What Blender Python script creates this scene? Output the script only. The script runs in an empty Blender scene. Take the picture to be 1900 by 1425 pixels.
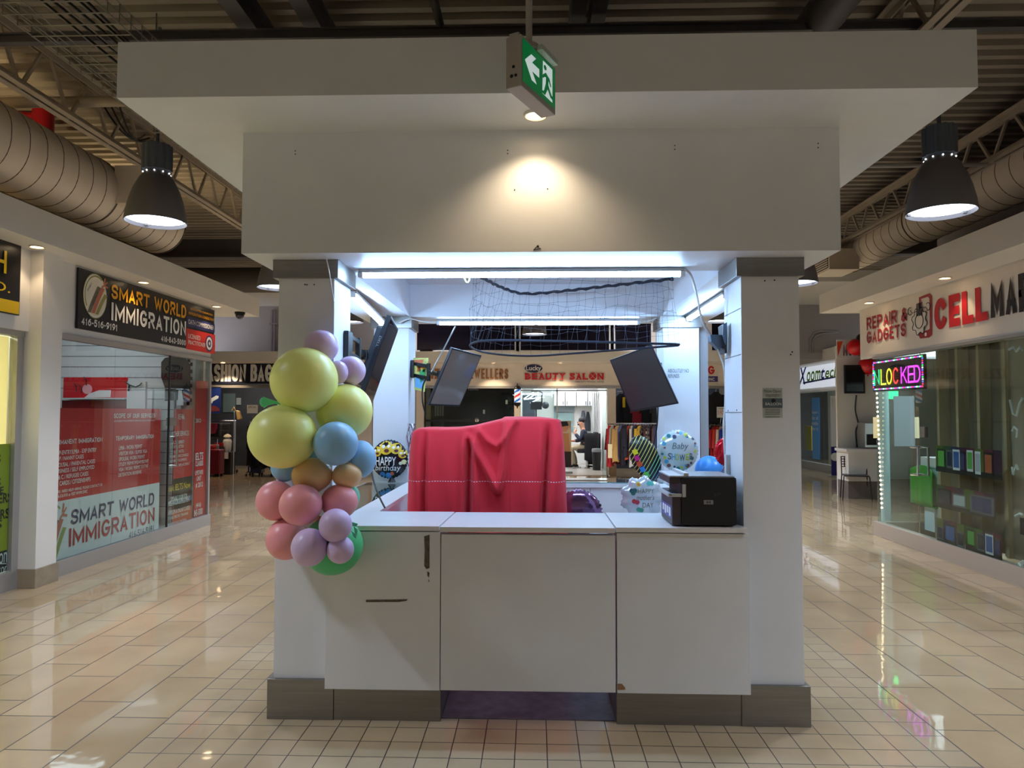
import bpy, bmesh, math, random
from mathutils import Vector, Matrix
random.seed(7)
PI = math.pi
SC = bpy.context.scene
COL = SC.collection

# ------------------------------------------------------------------ camera
YAW, PITCH, ROLL, FPX, EYE = 0.0316, 0.0393, 0.00177, 1320.0, 1.58
_f = Vector((-math.sin(YAW) * math.cos(PITCH), math.cos(YAW) * math.cos(PITCH), math.sin(PITCH)))
_r0 = Vector((math.cos(YAW), math.sin(YAW), 0)); _u0 = _r0.cross(_f)
_r = math.cos(ROLL) * _r0 + math.sin(ROLL) * _u0
_u = -math.sin(ROLL) * _r0 + math.cos(ROLL) * _u0
EYEV = Vector((0, 0, EYE))
cd = bpy.data.cameras.new('camera'); cam = bpy.data.objects.new('camera', cd); COL.objects.link(cam)
cd.sensor_fit = 'HORIZONTAL'; cd.sensor_width = 36.0; cd.lens = FPX / 1900 * 36.0
cd.clip_start = 0.05; cd.clip_end = 200
cam.matrix_world = Matrix(((_r.x, _u.x, -_f.x, 0), (_r.y, _u.y, -_f.y, 0), (_r.z, _u.z, -_f.z, EYE), (0, 0, 0, 1)))
SC.camera = cam

def P(x, y, X=None, Y=None, Z=None):
    """photo pixel -> world point on the plane X=, Y= or Z="""
    d = _f + (x - 950) / FPX * _r - (y - 712.5) / FPX * _u
    t = (X / d.x) if X is not None else (Y / d.y) if Y is not None else ((Z - EYE) / d.z)
    return EYEV + d * t

# ------------------------------------------------------------------ world, view
SC.view_settings.view_transform = 'Standard'
SC.view_settings.look = 'None'
SC.view_settings.gamma = 1.0
SC.view_settings.exposure = 0.0
SC.view_settings.use_curve_mapping = False
SC.cycles.use_denoising = True
SC.cycles.max_bounces = 8
SC.cycles.transparent_max_bounces = 16
SC.cycles.sample_clamp_indirect = 6.0
SC.cycles.caustics_reflective = False
SC.cycles.caustics_refractive = False
W = bpy.data.worlds.new('world'); SC.world = W; W.use_nodes = True
W.node_tree.nodes['Background'].inputs[0].default_value = (0.80, 0.86, 1.0, 1)
W.node_tree.nodes['Background'].inputs[1].default_value = 0.06

# light levels of the lamps, seen and assumed (tuned here, used by the lamp builders)
PENDANT_E = 5.0        # glass of the pendant lamps
PENDANT_W = 330.0      # beam of each pendant lamp
LED_E = 96.0           # LED tubes in the kiosk
DOWN_W = 9.0           # recessed downlights over the shop fronts
SPOT_W = 19.0          # recessed downlight in the kiosk canopy

# ------------------------------------------------------------------ materials
def lin(c):
    return tuple(((v / 255) / 12.92 if v / 255 <= 0.04045 else ((v / 255 + 0.055) / 1.055) ** 2.4) for v in c)
_M = {}
def M(name, c=(200, 200, 200), rough=0.5, metal=0.0, emit=None, e=0.0, var=0.0, scale=8.0, bump=0.0, spec=0.5, stretch=None, coat=0.0, trans=0.0):
    """procedural principled material; c in sRGB 0-255; var = noise variation of the colour"""
    if name in _M: return _M[name]
    m = bpy.data.materials.new(name); m.use_nodes = True; nt = m.node_tree; b = nt.nodes['Principled BSDF']
    L = lin(c)
    b.inputs['Base Color'].default_value = (*L, 1); b.inputs['Roughness'].default_value = rough
    b.inputs['Metallic'].default_value = metal; b.inputs['Specular IOR Level'].default_value = spec
    b.inputs['Coat Weight'].default_value = coat
    if emit is not None:
        b.inputs['Emission Color'].default_value = (*lin(emit), 1); b.inputs['Emission Strength'].default_value = e
    if var or bump:
        tc = nt.nodes.new('ShaderNodeTexCoord'); mp = nt.nodes.new('ShaderNodeMapping'); n = nt.nodes.new('ShaderNodeTexNoise')
        nt.links.new(tc.outputs['Object'], mp.inputs[0]); nt.links.new(mp.outputs[0], n.inputs['Vector'])
        if stretch: mp.inputs['Scale'].default_value = stretch
        n.inputs['Scale'].default_value = scale; n.inputs['Detail'].default_value = 5
        if var:
            r = nt.nodes.new('ShaderNodeValToRGB'); r.color_ramp.elements[0].position = 0.3; r.color_ramp.elements[1].position = 0.7
            r.color_ramp.elements[0].color = (*[v * (1 - var) for v in L], 1)
            r.color_ramp.elements[1].color = (*[min(1, v * (1 + var)) for v in L], 1)
            nt.links.new(n.outputs[0], r.inputs[0]); nt.links.new(r.outputs[0], b.inputs['Base Color'])
        if bump:
            bp = nt.nodes.new('ShaderNodeBump'); bp.inputs['Strength'].default_value = bump; bp.inputs['Distance'].default_value = 0.01
            nt.links.new(n.outputs[0], bp.inputs['Height']); nt.links.new(bp.outputs[0], b.inputs['Normal'])
    _M[name] = m
    return m
def glow(name, c, e): return M(name, c, 0.4, emit=c, e=e)

def glass_mat(name, tint=(236, 244, 242), ior=1.5, rough=0.0, boost=1.0):
    if name in _M: return _M[name]
    m = bpy.data.materials.new(name); m.use_nodes = True; nt = m.node_tree; nt.nodes.remove(nt.nodes['Principled BSDF'])
    out = nt.nodes['Material Output']
    t = nt.nodes.new('ShaderNodeBsdfTransparent'); t.inputs[0].default_value = (*lin(tint), 1)
    g = nt.nodes.new('ShaderNodeBsdfGlossy'); g.inputs['Roughness'].default_value = rough
    fr = nt.nodes.new('ShaderNodeFresnel'); fr.inputs[0].default_value = ior
    mu = nt.nodes.new('ShaderNodeMath'); mu.operation = 'MULTIPLY'; mu.inputs[1].default_value = boost; mu.use_clamp = True
    mx = nt.nodes.new('ShaderNodeMixShader')
    ge = nt.nodes.new('ShaderNodeNewGeometry'); ff = nt.nodes.new('ShaderNodeMath'); ff.operation = 'SUBTRACT'; ff.inputs[0].default_value = 1.0
    nt.links.new(ge.outputs['Backfacing'], ff.inputs[1]); m2 = nt.nodes.new('ShaderNodeMath'); m2.operation = 'MULTIPLY'
    nt.links.new(fr.outputs[0], mu.inputs[0]); nt.links.new(mu.outputs[0], m2.inputs[0]); nt.links.new(ff.outputs[0], m2.inputs[1]); nt.links.new(m2.outputs[0], mx.inputs[0])
    nt.links.new(t.outputs[0], mx.inputs[1]); nt.links.new(g.outputs[0], mx.inputs[2]); nt.links.new(mx.outputs[0], out.inputs[0])
    _M[name] = m
    return m

def film_mat(name, c, thru=0.5):
    """paper / film that lets light through"""
    if name in _M: return _M[name]
    m = bpy.data.materials.new(name); m.use_nodes = True; nt = m.node_tree; nt.nodes.remove(nt.nodes['Principled BSDF'])
    d = nt.nodes.new('ShaderNodeBsdfDiffuse'); t = nt.nodes.new('ShaderNodeBsdfTranslucent'); mx = nt.nodes.new('ShaderNodeMixShader')
    for n in (d, t): n.inputs[0].default_value = (*lin(c), 1)
    mx.inputs[0].default_value = thru
    nt.links.new(d.outputs[0], mx.inputs[1]); nt.links.new(t.outputs[0], mx.inputs[2]); nt.links.new(mx.outputs[0], nt.nodes['Material Output'].inputs[0])
    _M[name] = m
    return m

# ------------------------------------------------------------------ mesh builder
def wloc(o):
    v = Vector((0, 0, 0))
    while o is not None:
        v += o.location; o = o.parent
    return v
def put(o, label=None, cat=None, group=None, kind=None):
    if label: o['label'] = label
    if cat: o['category'] = cat
    if group: o['group'] = group
    if kind: o['kind'] = kind
    return o
def thing(name, label, cat, loc=(0, 0, 0), group=None, kind=None):
    o = bpy.data.objects.new(name, None); COL.objects.link(o); o.location = loc; o.empty_display_size = 0.1
    return put(o, label, cat, group, kind)

class MB:
    def __init__(s): s.v = []; s.f = []
    def add(s, vs, fs):
        n = len(s.v); s.v += [Vector(p) for p in vs]; s.f += [[i + n for i in f] for f in fs]; return s
    def box(s, x0, x1, y0, y1, z0, z1):
        x0, x1 = sorted((x0, x1)); y0, y1 = sorted((y0, y1)); z0, z1 = sorted((z0, z1))
        return s.add([(x0, y0, z0), (x1, y0, z0), (x1, y1, z0), (x0, y1, z0), (x0, y0, z1), (x1, y0, z1), (x1, y1, z1), (x0, y1, z1)],
                     [[3, 2, 1, 0], [4, 5, 6, 7], [0, 1, 5, 4], [1, 2, 6, 5], [2, 3, 7, 6], [3, 0, 4, 7]])
    def prism(s, pts, ext):
        """polygon pts swept along vector ext"""
        e = Vector(ext); n = len(pts); a = [Vector(p) for p in pts]
        nr = Vector((0, 0, 0))
        for i in range(n): nr += a[i].cross(a[(i + 1) % n])
        if nr.dot(e) < 0: a.reverse()
        vs = a + [p + e for p in a]
        fs = [list(range(n - 1, -1, -1)), list(range(n, 2 * n))] + [[i, (i + 1) % n, n + (i + 1) % n, n + i] for i in range(n)]
        return s.add(vs, fs)
    def bar(s, p, q, w, h=None, up=(0, 0, 1)):
        p, q = Vector(p), Vector(q); h = h or w; d = (q - p).normalized(); u = Vector(up)
        if abs(d.dot(u)) > 0.98: u = Vector((0, 1, 0))
        a = d.cross(u).normalized() * w / 2; b = a.cross(d).normalized() * h / 2
        return s.prism([p - a - b, p + a - b, p + a + b, p - a + b], q - p)
    def tube(s, pts, r, n=8, r2=None, closed=False, cap=True):
        pts = [Vector(p) for p in pts]; k = len(pts); rings = []; prev = None
        for i, p in enumerate(pts):
            if closed: d = pts[(i + 1) % k] - pts[i - 1]
            else: d = pts[min(i + 1, k - 1)] - pts[max(i - 1, 0)]
            d.normalize()
            if prev is None:
                a = d.cross(Vector((0, 0, 1)))
                if a.length < 0.05: a = d.cross(Vector((1, 0, 0)))
            else: a = prev - d * prev.dot(d)
            a.normalize(); prev = a; b = d.cross(a)
            rr = r if not isinstance(r, (list, tuple)) else r[i]
            rings.append([p + rr * (math.cos(2 * PI * j / n) * a + math.sin(2 * PI * j / n) * b) for j in range(n)])
        vs = [p for g in rings for p in g]; fs = []
        for i in range(k if closed else k - 1):
            i2 = (i + 1) % k
            for j in range(n):
                j2 = (j + 1) % n; fs.append([i * n + j, i * n + j2, i2 * n + j2, i2 * n + j])
        if not closed and cap:
            fs.append(list(range(n - 1, -1, -1))); fs.append([(k - 1) * n + j for j in range(n)])
        return s.add(vs, fs)
    def lathe(s, prof, c=(0, 0, 0), n=24, axis=(0, 0, 1)):
        """prof = [(radius, height)...] turned about axis through c"""
        ax = Vector(axis).normalized(); a = ax.cross(Vector((0, 1, 0)))
        if a.length < 0.05: a = ax.cross(Vector((1, 0, 0)))
        a.normalize(); b = ax.cross(a); c = Vector(c); vs = []; fs = []; k = len(prof)
        for r, h in prof:
            for j in range(n):
                t = 2 * PI * j / n; vs.append(c + ax * h + max(r, 1e-4) * (math.cos(t) * a + math.sin(t) * b))
        for i in range(k - 1):
            for j in range(n):
                j2 = (j + 1) % n; fs.append([i * n + j, i * n + j2, (i + 1) * n + j2, (i + 1) * n + j])
        return s.add(vs, fs)
    def disc(s, c, r, n=24, axis=(0, 0, 1), t=0.004):
        return s.lathe([(0, -t / 2), (r, -t / 2), (r, t / 2), (0, t / 2)], c, n, axis)
    def ball(s, c, r, n=24, m=14, sq=(1, 1, 1)):
        c = Vector(c); vs = [c + Vector((0, 0, -r * sq[2]))]; fs = []
        for i in range(1, m):
            t = PI * i / m - PI / 2
            for j in range(n):
                a = 2 * PI * j / n; vs.append(c + Vector((r * sq[0] * math.cos(t) * math.cos(a), r * sq[1] * math.cos(t) * math.sin(a), r * sq[2] * math.sin(t))))
        vs.append(c + Vector((0, 0, r * sq[2])))
        for j in range(n): fs.append([0, 1 + (j + 1) % n, 1 + j])
        for i in range(m - 2):
            for j in range(n):
                j2 = (j + 1) % n; fs.append([1 + i * n + j, 1 + i * n + j2, 1 + (i + 1) * n + j2, 1 + (i + 1) * n + j])
        e = len(vs) - 1
        for j in range(n): fs.append([e, 1 + (m - 2) * n + j, 1 + (m - 2) * n + (j + 1) % n])
        return s.add(vs, fs)
    def grid(s, fn, nu, nv, closed=False):
        vs = [fn(i / (nu if closed else nu - 1), j / (nv - 1)) for j in range(nv) for i in range(nu)]; fs = []
        for j in range(nv - 1):
            for i in range(nu if closed else nu - 1):
                i2 = (i + 1) % nu; fs.append([j * nu + i, j * nu + i2, (j + 1) * nu + i2, (j + 1) * nu + i])
        return s.add(vs, fs)
    def map(s, fn): s.v = [Vector(fn(p)) for p in s.v]; return s
    def build(s, name, mat, parent=None, smooth=False, bevel=0.0, label=None, cat=None, group=None, kind=None, base=True, angle=40):
        me = bpy.data.meshes.new(name)
        if parent is not None: off = wloc(parent)
        elif base and s.v:
            xs = [p.x for p in s.v]; ys = [p.y for p in s.v]; off = Vector(((min(xs) + max(xs)) / 2, (min(ys) + max(ys)) / 2, min(p.z for p in s.v)))
        else: off = Vector((0, 0, 0))
        me.from_pydata([p - off for p in s.v], [], s.f); me.update()
        if bevel:
            bm = bmesh.new(); bm.from_mesh(me); bmesh.ops.remove_doubles(bm, verts=bm.verts, dist=1e-5)
            ed = [e for e in bm.edges if len(e.link_faces) == 2 and e.calc_face_angle(0) > 0.6]
            bmesh.ops.bevel(bm, geom=ed, offset=bevel, segments=2, affect='EDGES', profile=0.6)
            bm.to_mesh(me); bm.free()
        me.materials.append(mat)
        if smooth:
            for p in me.polygons: p.use_smooth = True
            me.set_sharp_from_angle(angle=math.radians(angle))
        o = bpy.data.objects.new(name, me); COL.objects.link(o)
        if parent is not None: o.parent = parent
        else: o.location = off
        return put(o, label, cat, group, kind)

def copy_tree(o, parent=None):
    c = o.copy(); COL.objects.link(c); c.parent = parent
    for ch in list(o.children): copy_tree(ch, c)
    return c
def struct(mb, name, mat, **k):
    return mb.build(name, mat, kind='structure', base=False, **k)

# ------------------------------------------------------------------ lettering (Blender's own font only)
_TC = {}
def text_mesh(s, bold=0.0, shear=0.0):
    key = (s, bold, shear)
    if key in _TC: return _TC[key]
    cu = bpy.data.curves.new('t', 'FONT'); cu.body = s; cu.offset = bold; cu.shear = shear; cu.resolution_u = 3; cu.fill_mode = 'FRONT'
    cu.space_character = 1.0 + bold * 1.6
    o = bpy.data.objects.new('t', cu); COL.objects.link(o)
    dg = bpy.context.evaluated_depsgraph_get(); me = bpy.data.meshes.new_from_object(o.evaluated_get(dg))
    vs = [v.co.copy() for v in me.vertices]; fs = [list(p.vertices) for p in me.polygons]
    bpy.data.objects.remove(o); bpy.data.curves.remove(cu); bpy.data.meshes.remove(me)
    x0 = min(v.x for v in vs); x1 = max(v.x for v in vs); y0 = min(v.y for v in vs); y1 = max(v.y for v in vs)
    _TC[key] = ([((v.x - x0) / max(x1 - x0, 1e-6), (v.y - y0) / max(y1 - y0, 1e-6)) for v in vs], fs, (x1 - x0) / max(y1 - y0, 1e-6))
    return _TC[key]
def text(s, o, u, v, w, h, mat, parent, depth=0.003, bold=0.0, shear=0.0, name='lettering', wrap=None, label=None):
    """lettering s filling the box o + [0,w]u + [0,h]v; raised by depth along u x v"""
    uv, fs, asp = text_mesh(s, bold, shear); o = Vector(o); u = Vector(u).normalized(); v = Vector(v).normalized(); n = u.cross(v)
    if w is None: w = h * asp
    mb = MB()
    if wrap: front = [wrap(a * w, b * h) for a, b in uv]; mb.add(front, fs)
    else:
        front = [o + u * (a * w) + v * (b * h) + n * depth for a, b in uv]
        mb.add(front, fs)
        if depth > 0.006:      # sides of raised letters
            cnt = {}
            for f in fs:
                for i in range(len(f)):
                    e = (f[i], f[(i + 1) % len(f)]); cnt[tuple(sorted(e))] = cnt.get(tuple(sorted(e)), []) + [e]
            for k, es in cnt.items():
                if len(es) == 1:
                    a, b = es[0]; mb.add([front[b], front[a], front[a] - n * depth, front[b] - n * depth], [[0, 1, 2, 3]])
    return mb.build(name, mat, parent, label=label)
def textX(s, tl, br, X, mat, parent, **k):
    """lettering on a plane X=const, box given by photo pixels top-left and bottom-right"""
    a, b = P(*tl, X=X), P(*br, X=X); u = Vector((0, 1 if X < 0 else -1, 0))
    return text(s, (X, a.y, b.z), u, (0, 0, 1), abs(b.y - a.y), a.z - b.z, mat, parent, **k)
def textY(s, tl, br, Y, mat, parent, **k):
    a, b = P(*tl, Y=Y), P(*br, Y=Y)
    return text(s, (a.x, Y, b.z), (1, 0, 0), (0, 0, 1), b.x - a.x, a.z - b.z, mat, parent, **k)
def rectX(tl, br, X, t=0.004):
    a, b = P(*tl, X=X), P(*br, X=X); s = 1 if X < 0 else -1
    return MB().box(X, X - s * t, a.y, b.y, b.z, a.z)
def rectY(tl, br, Y, t=0.01):
    a, b = P(*tl, Y=Y), P(*br, Y=Y)
    return MB().box(a.x, b.x, Y, Y + t, b.z, a.z)
def light(name, typ, loc, power, color=(1, 1, 1), size=0.1, size_y=None, rot=(0, 0, 0), spot=None, blend=0.5, parent=None):
    l = bpy.data.lights.new(name, typ); l.energy = power; l.color = color
    if typ == 'AREA':
        l.shape = 'RECTANGLE' if size_y else 'DISK'; l.size = size
        if size_y: l.size_y = size_y
    else: l.shadow_soft_size = size
    if typ == 'SPOT': l.spot_size = math.radians(spot or 90); l.spot_blend = blend
    o = bpy.data.objects.new(name, l); COL.objects.link(o)
    if parent is not None: o.parent = parent; o.location = Vector(loc) - wloc(parent)
    else: o.location = loc
    o.rotation_euler = rot
    return o

# ------------------------------------------------------------------ heavy block lettering drawn from strokes
def _arc(cx, cy, rx, ry, a0, a1, n=14): return [(cx + rx * math.cos(math.radians(a0 + (a1 - a0) * i / n)), cy + ry * math.sin(math.radians(a0 + (a1 - a0) * i / n))) for i in range(n + 1)]
_P = [(0, 0), (0, 1)] + _arc(.6, .74, .4, .26, 90, -90) + [(0, .48)]
GLY = {'A': [[(0, 0), (.5, 1), (1, 0)], [(.2, .27), (.8, .27)]], 'B': [[(0, 0), (0, 1)] + _arc(.55, .76, .4, .24, 90, -90) + [(0, .52)], [(.4, .52)] + _arc(.58, .26, .42, .26, 90, -90) + [(0, 0), (0, .5)]],
       'C': [_arc(.5, .5, .5, .5, 42, 318, 22)], 'D': [[(0, 0), (0, 1)] + _arc(.45, .5, .55, .5, 90, -90, 16) + [(0, 0)]], 'E': [[(1, 1), (0, 1), (0, 0), (1, 0)], [(0, .5), (.88, .5)]], 'F': [[(1, 1), (0, 1), (0, 0)], [(0, .5), (.85, .5)]],
       'G': [_arc(.5, .5, .5, .5, 45, 350, 22) + [(1, .45), (.55, .45)]], 'H': [[(0, 0), (0, 1)], [(1, 0), (1, 1)], [(0, .5), (1, .5)]], 'I': [[(.5, 0), (.5, 1)]], 'J': [[(.95, 1), (.95, .35)] + _arc(.47, .35, .48, .35, 0, -165)],
       'K': [[(0, 0), (0, 1)], [(1, 1), (0, .40)], [(.32, .6), (1, 0)]], 'L': [[(0, 1), (0, 0), (1, 0)]], 'M': [[(0, 0), (0, 1), (.5, .2), (1, 1), (1, 0)]], 'N': [[(0, 0), (0, 1), (1, 0), (1, 1)]], 'O': [_arc(.5, .5, .5, .5, 0, 360, 28)],
       'P': [_P], 'R': [_P, [(.45, .48), (1, 0)]], 'S': [_arc(.5, .75, .5, .25, 15, 270) + _arc(.5, .25, .5, .25, 90, -165)], 'T': [[(0, 1), (1, 1)], [(.5, 1), (.5, 0)]], 'U': [[(0, 1), (0, .36)] + _arc(.5, .36, .5, .36, 180, 360) + [(1, 1)]],
       'V': [[(0, 1), (.5, 0), (1, 1)]], 'W': [[(0, 1), (.25, 0), (.5, .8), (.75, 0), (1, 1)]], 'X': [[(0, 0), (1, 1)], [(0, 1), (1, 0)]], 'Y': [[(0, 1), (.5, .45), (1, 1)], [(.5, .45), (.5, 0)]], 'Z': [[(0, 1), (1, 1), (0, 0), (1, 0)]],
       '0': [_arc(.5, .5, .5, .5, 0, 360, 24)], '1': [[(.15, .78), (.6, 1), (.6, 0)]], '3': [_arc(.45, .76, .5, .24, 160, -90) + _arc(.45, .26, .55, .26, 90, -160)], '4': [[(.75, 0), (.75, 1), (0, .28), (1, .28)]], '5': [[(.92, 1), (.15, 1), (.08, .58)] + _arc(.45, .33, .52, .33, 120, -150)],
       '6': [_arc(.5, .32, .5, .32, 0, 360, 20), [(.02, .36), (.2, .75), (.75, 1)]], '8': [_arc(.5, .76, .44, .24, 0, 360, 18), _arc(.5, .27, .5, .27, 0, 360, 18)], '9': [_arc(.5, .68, .5, .32, 0, 360, 20), [(.98, .64), (.8, .25), (.25, 0)]], '-': [[(.05, .42), (.95, .42)]],
       '&': [[(1, 0), (.28, .66), (.27, .88), (.48, 1), (.68, .88), (.62, .68), (.12, .38), (.06, .16), (.3, 0), (.62, .06), (.98, .46)]]}
GW = {'I': 0, 'M': 1.3, 'W': 1.45, ' ': .5, '-': .5, '1': .6, 'E': .85, 'F': .82, 'L': .82, 'S': .95, '&': 1.15, 'O': 1.12, 'G': 1.1, 'C': 1.05}
def block(s, o, u, v, w, h, mat, parent, t=.19, depth=.003, gap=.15, shear=0.0, name='lettering'):
    o = Vector(o); u = Vector(u).normalized(); v = Vector(v).normalized(); n = u.cross(v); tt = t * h; g = gap * h * min(1, w / (h * len(s) * .6))
    free = w - g * (len(s) - 1); ni = s.count('I'); unit = (free - ni * tt) / max(1e-6, sum(GW.get(c, 1) for c in s)); x = 0; mb = MB()
    th = min(tt, unit * .42)
    cnt = [0]
    def ribbon(pts, x0, cw):
        cnt[0] += 1; dd_ = depth + .0004 * (cnt[0] % 3)
        q = [(x0 + th / 2 + a * (cw - th), th / 2 + b * (h - th)) for a, b in pts]
        closed = math.hypot(q[0][0] - q[-1][0], q[0][1] - q[-1][1]) < 1e-6 and len(q) > 3
        if closed: q = q[:-1]
        k = len(q); L_, R_ = [], []
        for i in range(k):
            a = q[i - 1] if (i or closed) else None; c = q[(i + 1) % k] if (i < k - 1 or closed) else None; b = q[i]
            d0 = Vector((b[0] - a[0], b[1] - a[1])).normalized() if a else None; d1 = Vector((c[0] - b[0], c[1] - b[1])).normalized() if c else None
            d0 = d0 or d1; d1 = d1 or d0; m = Vector((-(d0.y + d1.y), d0.x + d1.x))
            m = m.normalized() if m.length > .05 else Vector((-d0.y, d0.x)); f = min(2.6, 1 / max(.2, m.dot(Vector((-d1.y, d1.x)))))
            e0 = Vector(b) - (d0 * th / 2 if not a else Vector((0, 0))) + (d1 * th / 2 if not c else Vector((0, 0)))
            L_.append(e0 + m * th / 2 * f); R_.append(e0 - m * th / 2 * f)
        cl = lambda z: (min(max(z.x, x0 - .02 * h), x0 + cw + .02 * h), min(max(z.y, 0), h))
        W_ = lambda z: o + u * (cl(z)[0] + shear * cl(z)[1]) + v * cl(z)[1] + n * dd_
        vs = [W_(z) for z in L_] + [W_(z) for z in R_]
        mb.add(vs, [[k + i, k + (i + 1) % k, (i + 1) % k, i] for i in range(k if closed else k - 1)])
    for c in s:
        cw = th if c == 'I' else GW.get(c, 1) * unit
        for st_ in GLY.get(c, []): ribbon(st_, x, cw)
        x += cw + g
    return mb.build(name, mat, parent)
def blockX(s, tl, br, X, mat, parent, **k):
    a, b = P(*tl, X=X), P(*br, X=X); return block(s, (X, a.y, b.z), (0, 1 if X < 0 else -1, 0), (0, 0, 1), abs(b.y - a.y), a.z - b.z, mat, parent, **k)
def blockY(s, tl, br, Y, mat, parent, **k):
    a, b = P(*tl, Y=Y), P(*br, Y=Y); return block(s, (a.x, Y, b.z), (1, 0, 0), (0, 0, 1), b.x - a.x, a.z - b.z, mat, parent, **k)

# common materials
WHITE = M('painted white panel', (224, 228, 234), 0.45, var=0.03, scale=3)
LAM = M('white laminate', (222, 222, 224), 0.28, var=0.02, scale=4)
WALL = M('off white drywall', (224, 221, 215), 0.7, var=0.03, scale=2)
GREYWALL = M('grey drywall', (168, 164, 166), 0.8, var=0.04, scale=1.5)
STEEL = M('brushed stainless steel', (142, 140, 136), 0.36, 0.9, var=0.09, scale=3, stretch=(1, 1, 30))
CHROME = M('polished steel', (205, 205, 205), 0.2, 1.0)
ALU = M('satin aluminium frame', (176, 174, 172), 0.4, 0.6)
BLACK = M('black plastic', (18, 18, 20), 0.35)
DARK = M('dark grey metal', (42, 43, 46), 0.5, 0.3)
GLASS = glass_mat('shop glass')
# ================================================================== floor
def floor_mat():
    m = bpy.data.materials.new('glazed floor tiles'); m.use_nodes = True; nt = m.node_tree; b = nt.nodes['Principled BSDF']; N = nt.nodes.new; L = nt.links.new
    tc = N('ShaderNodeTexCoord'); sx = N('ShaderNodeSeparateXYZ'); L(tc.outputs['Object'], sx.inputs[0])
    def math_(op, a, c, clamp=False):
        n = N('ShaderNodeMath'); n.operation = op; n.use_clamp = clamp
        for i, q in enumerate((a, c)):
            if isinstance(q, (int, float)): n.inputs[i].default_value = q
            else: L(q, n.inputs[i])
        return n.outputs[0]
    def brick(ox, oy, w, h, off, mort, c1=(198, 173, 138), c2=(186, 161, 127)):
        cx = N('ShaderNodeCombineXYZ'); L(math_('ADD', sx.outputs[1], ox), cx.inputs[0]); L(math_('ADD', sx.outputs[0], oy), cx.inputs[1])
        k = N('ShaderNodeTexBrick'); L(cx.outputs[0], k.inputs['Vector']); k.offset = off; k.offset_frequency = 2; k.squash = 1
        k.inputs['Scale'].default_value = 1; k.inputs['Brick Width'].default_value = w; k.inputs['Row Height'].default_value = h
        k.inputs['Mortar Size'].default_value = mort; k.inputs['Mortar Smooth'].default_value = 0.1; k.inputs['Bias'].default_value = 0
        k.inputs['Color1'].default_value = (*lin(c1), 1); k.inputs['Color2'].default_value = (*lin(c2), 1)
        k.inputs['Mortar'].default_value = (*lin((48, 34, 26)), 1)
        return k
    big = brick(-3.675 + 0.555 * 40, 1.88 + 0.2985 * 100, 0.555, 0.2985, 0.652, 0.0036)
    sml = brick(-3.302 + 0.153 * 80, 1.88 + 0.1492 * 200, 0.153, 0.1492, 0.0, 0.0026, (200, 179, 148), (190, 169, 138))
    inx = math_('MULTIPLY', math_('GREATER_THAN', sx.outputs[0], -1.88), math_('LESS_THAN', sx.outputs[0], 2.0))
    iny = math_('MULTIPLY', math_('GREATER_THAN', sx.outputs[1], 3.149), math_('LESS_THAN', sx.outputs[1], 7.05))
    msk = math_('MULTIPLY', inx, iny)
    def mix(a, c):
        x = N('ShaderNodeMix'); x.data_type = 'RGBA'; L(msk, x.inputs[0]); L(a, x.inputs[6]); L(c, x.inputs[7]); return x.outputs[2]
    col = mix(big.outputs[0], sml.outputs[0])
    fac = N('ShaderNodeMix'); fac.data_type = 'FLOAT'; L(msk, fac.inputs[0]); L(big.outputs['Fac'], fac.inputs[2]); L(sml.outputs['Fac'], fac.inputs[3])
    n1 = N('ShaderNodeTexNoise'); L(tc.outputs['Object'], n1.inputs['Vector']); n1.inputs['Scale'].default_value = 2.2; n1.inputs['Detail'].default_value = 6
    rp = N('ShaderNodeValToRGB'); rp.color_ramp.elements[0].position = .3; rp.color_ramp.elements[1].position = .75
    rp.color_ramp.elements[0].color = (.82, .80, .78, 1); rp.color_ramp.elements[1].color = (1, 1, 1, 1); L(n1.outputs[0], rp.inputs[0])
    mu = N('ShaderNodeMix'); mu.data_type = 'RGBA'; mu.blend_type = 'MULTIPLY'; mu.inputs[0].default_value = 1; L(col, mu.inputs[6]); L(rp.outputs[0], mu.inputs[7])
    L(mu.outputs[2], b.inputs['Base Color'])
    n2 = N('ShaderNodeTexNoise'); L(tc.outputs['Object'], n2.inputs['Vector']); n2.inputs['Scale'].default_value = 5; n2.inputs['Detail'].default_value = 2
    b2 = N('ShaderNodeBump'); b2.inputs['Strength'].default_value = .06; b2.inputs['Distance'].default_value = .02; L(n2.outputs[0], b2.inputs['Height'])
    bp = N('ShaderNodeBump'); bp.invert = True; bp.inputs['Strength'].default_value = .5; bp.inputs['Distance'].default_value = .002; L(fac.outputs[0], bp.inputs['Height'])
    L(b2.outputs[0], bp.inputs['Normal']); L(bp.outputs[0], b.inputs['Normal'])
    L(math_('ADD', math_('MULTIPLY', fac.outputs[0], .5), math_('MULTIPLY', n1.outputs[0], .07)), b.inputs['Roughness'])
    b.inputs['IOR'].default_value = 1.75; b.inputs['Coat Weight'].default_value = 0.25; b.inputs['Coat Roughness'].default_value = 0.02
    return m
struct(MB().box(-13, 13, -4, 27, -0.1, 0), 'floor', floor_mat())

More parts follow.
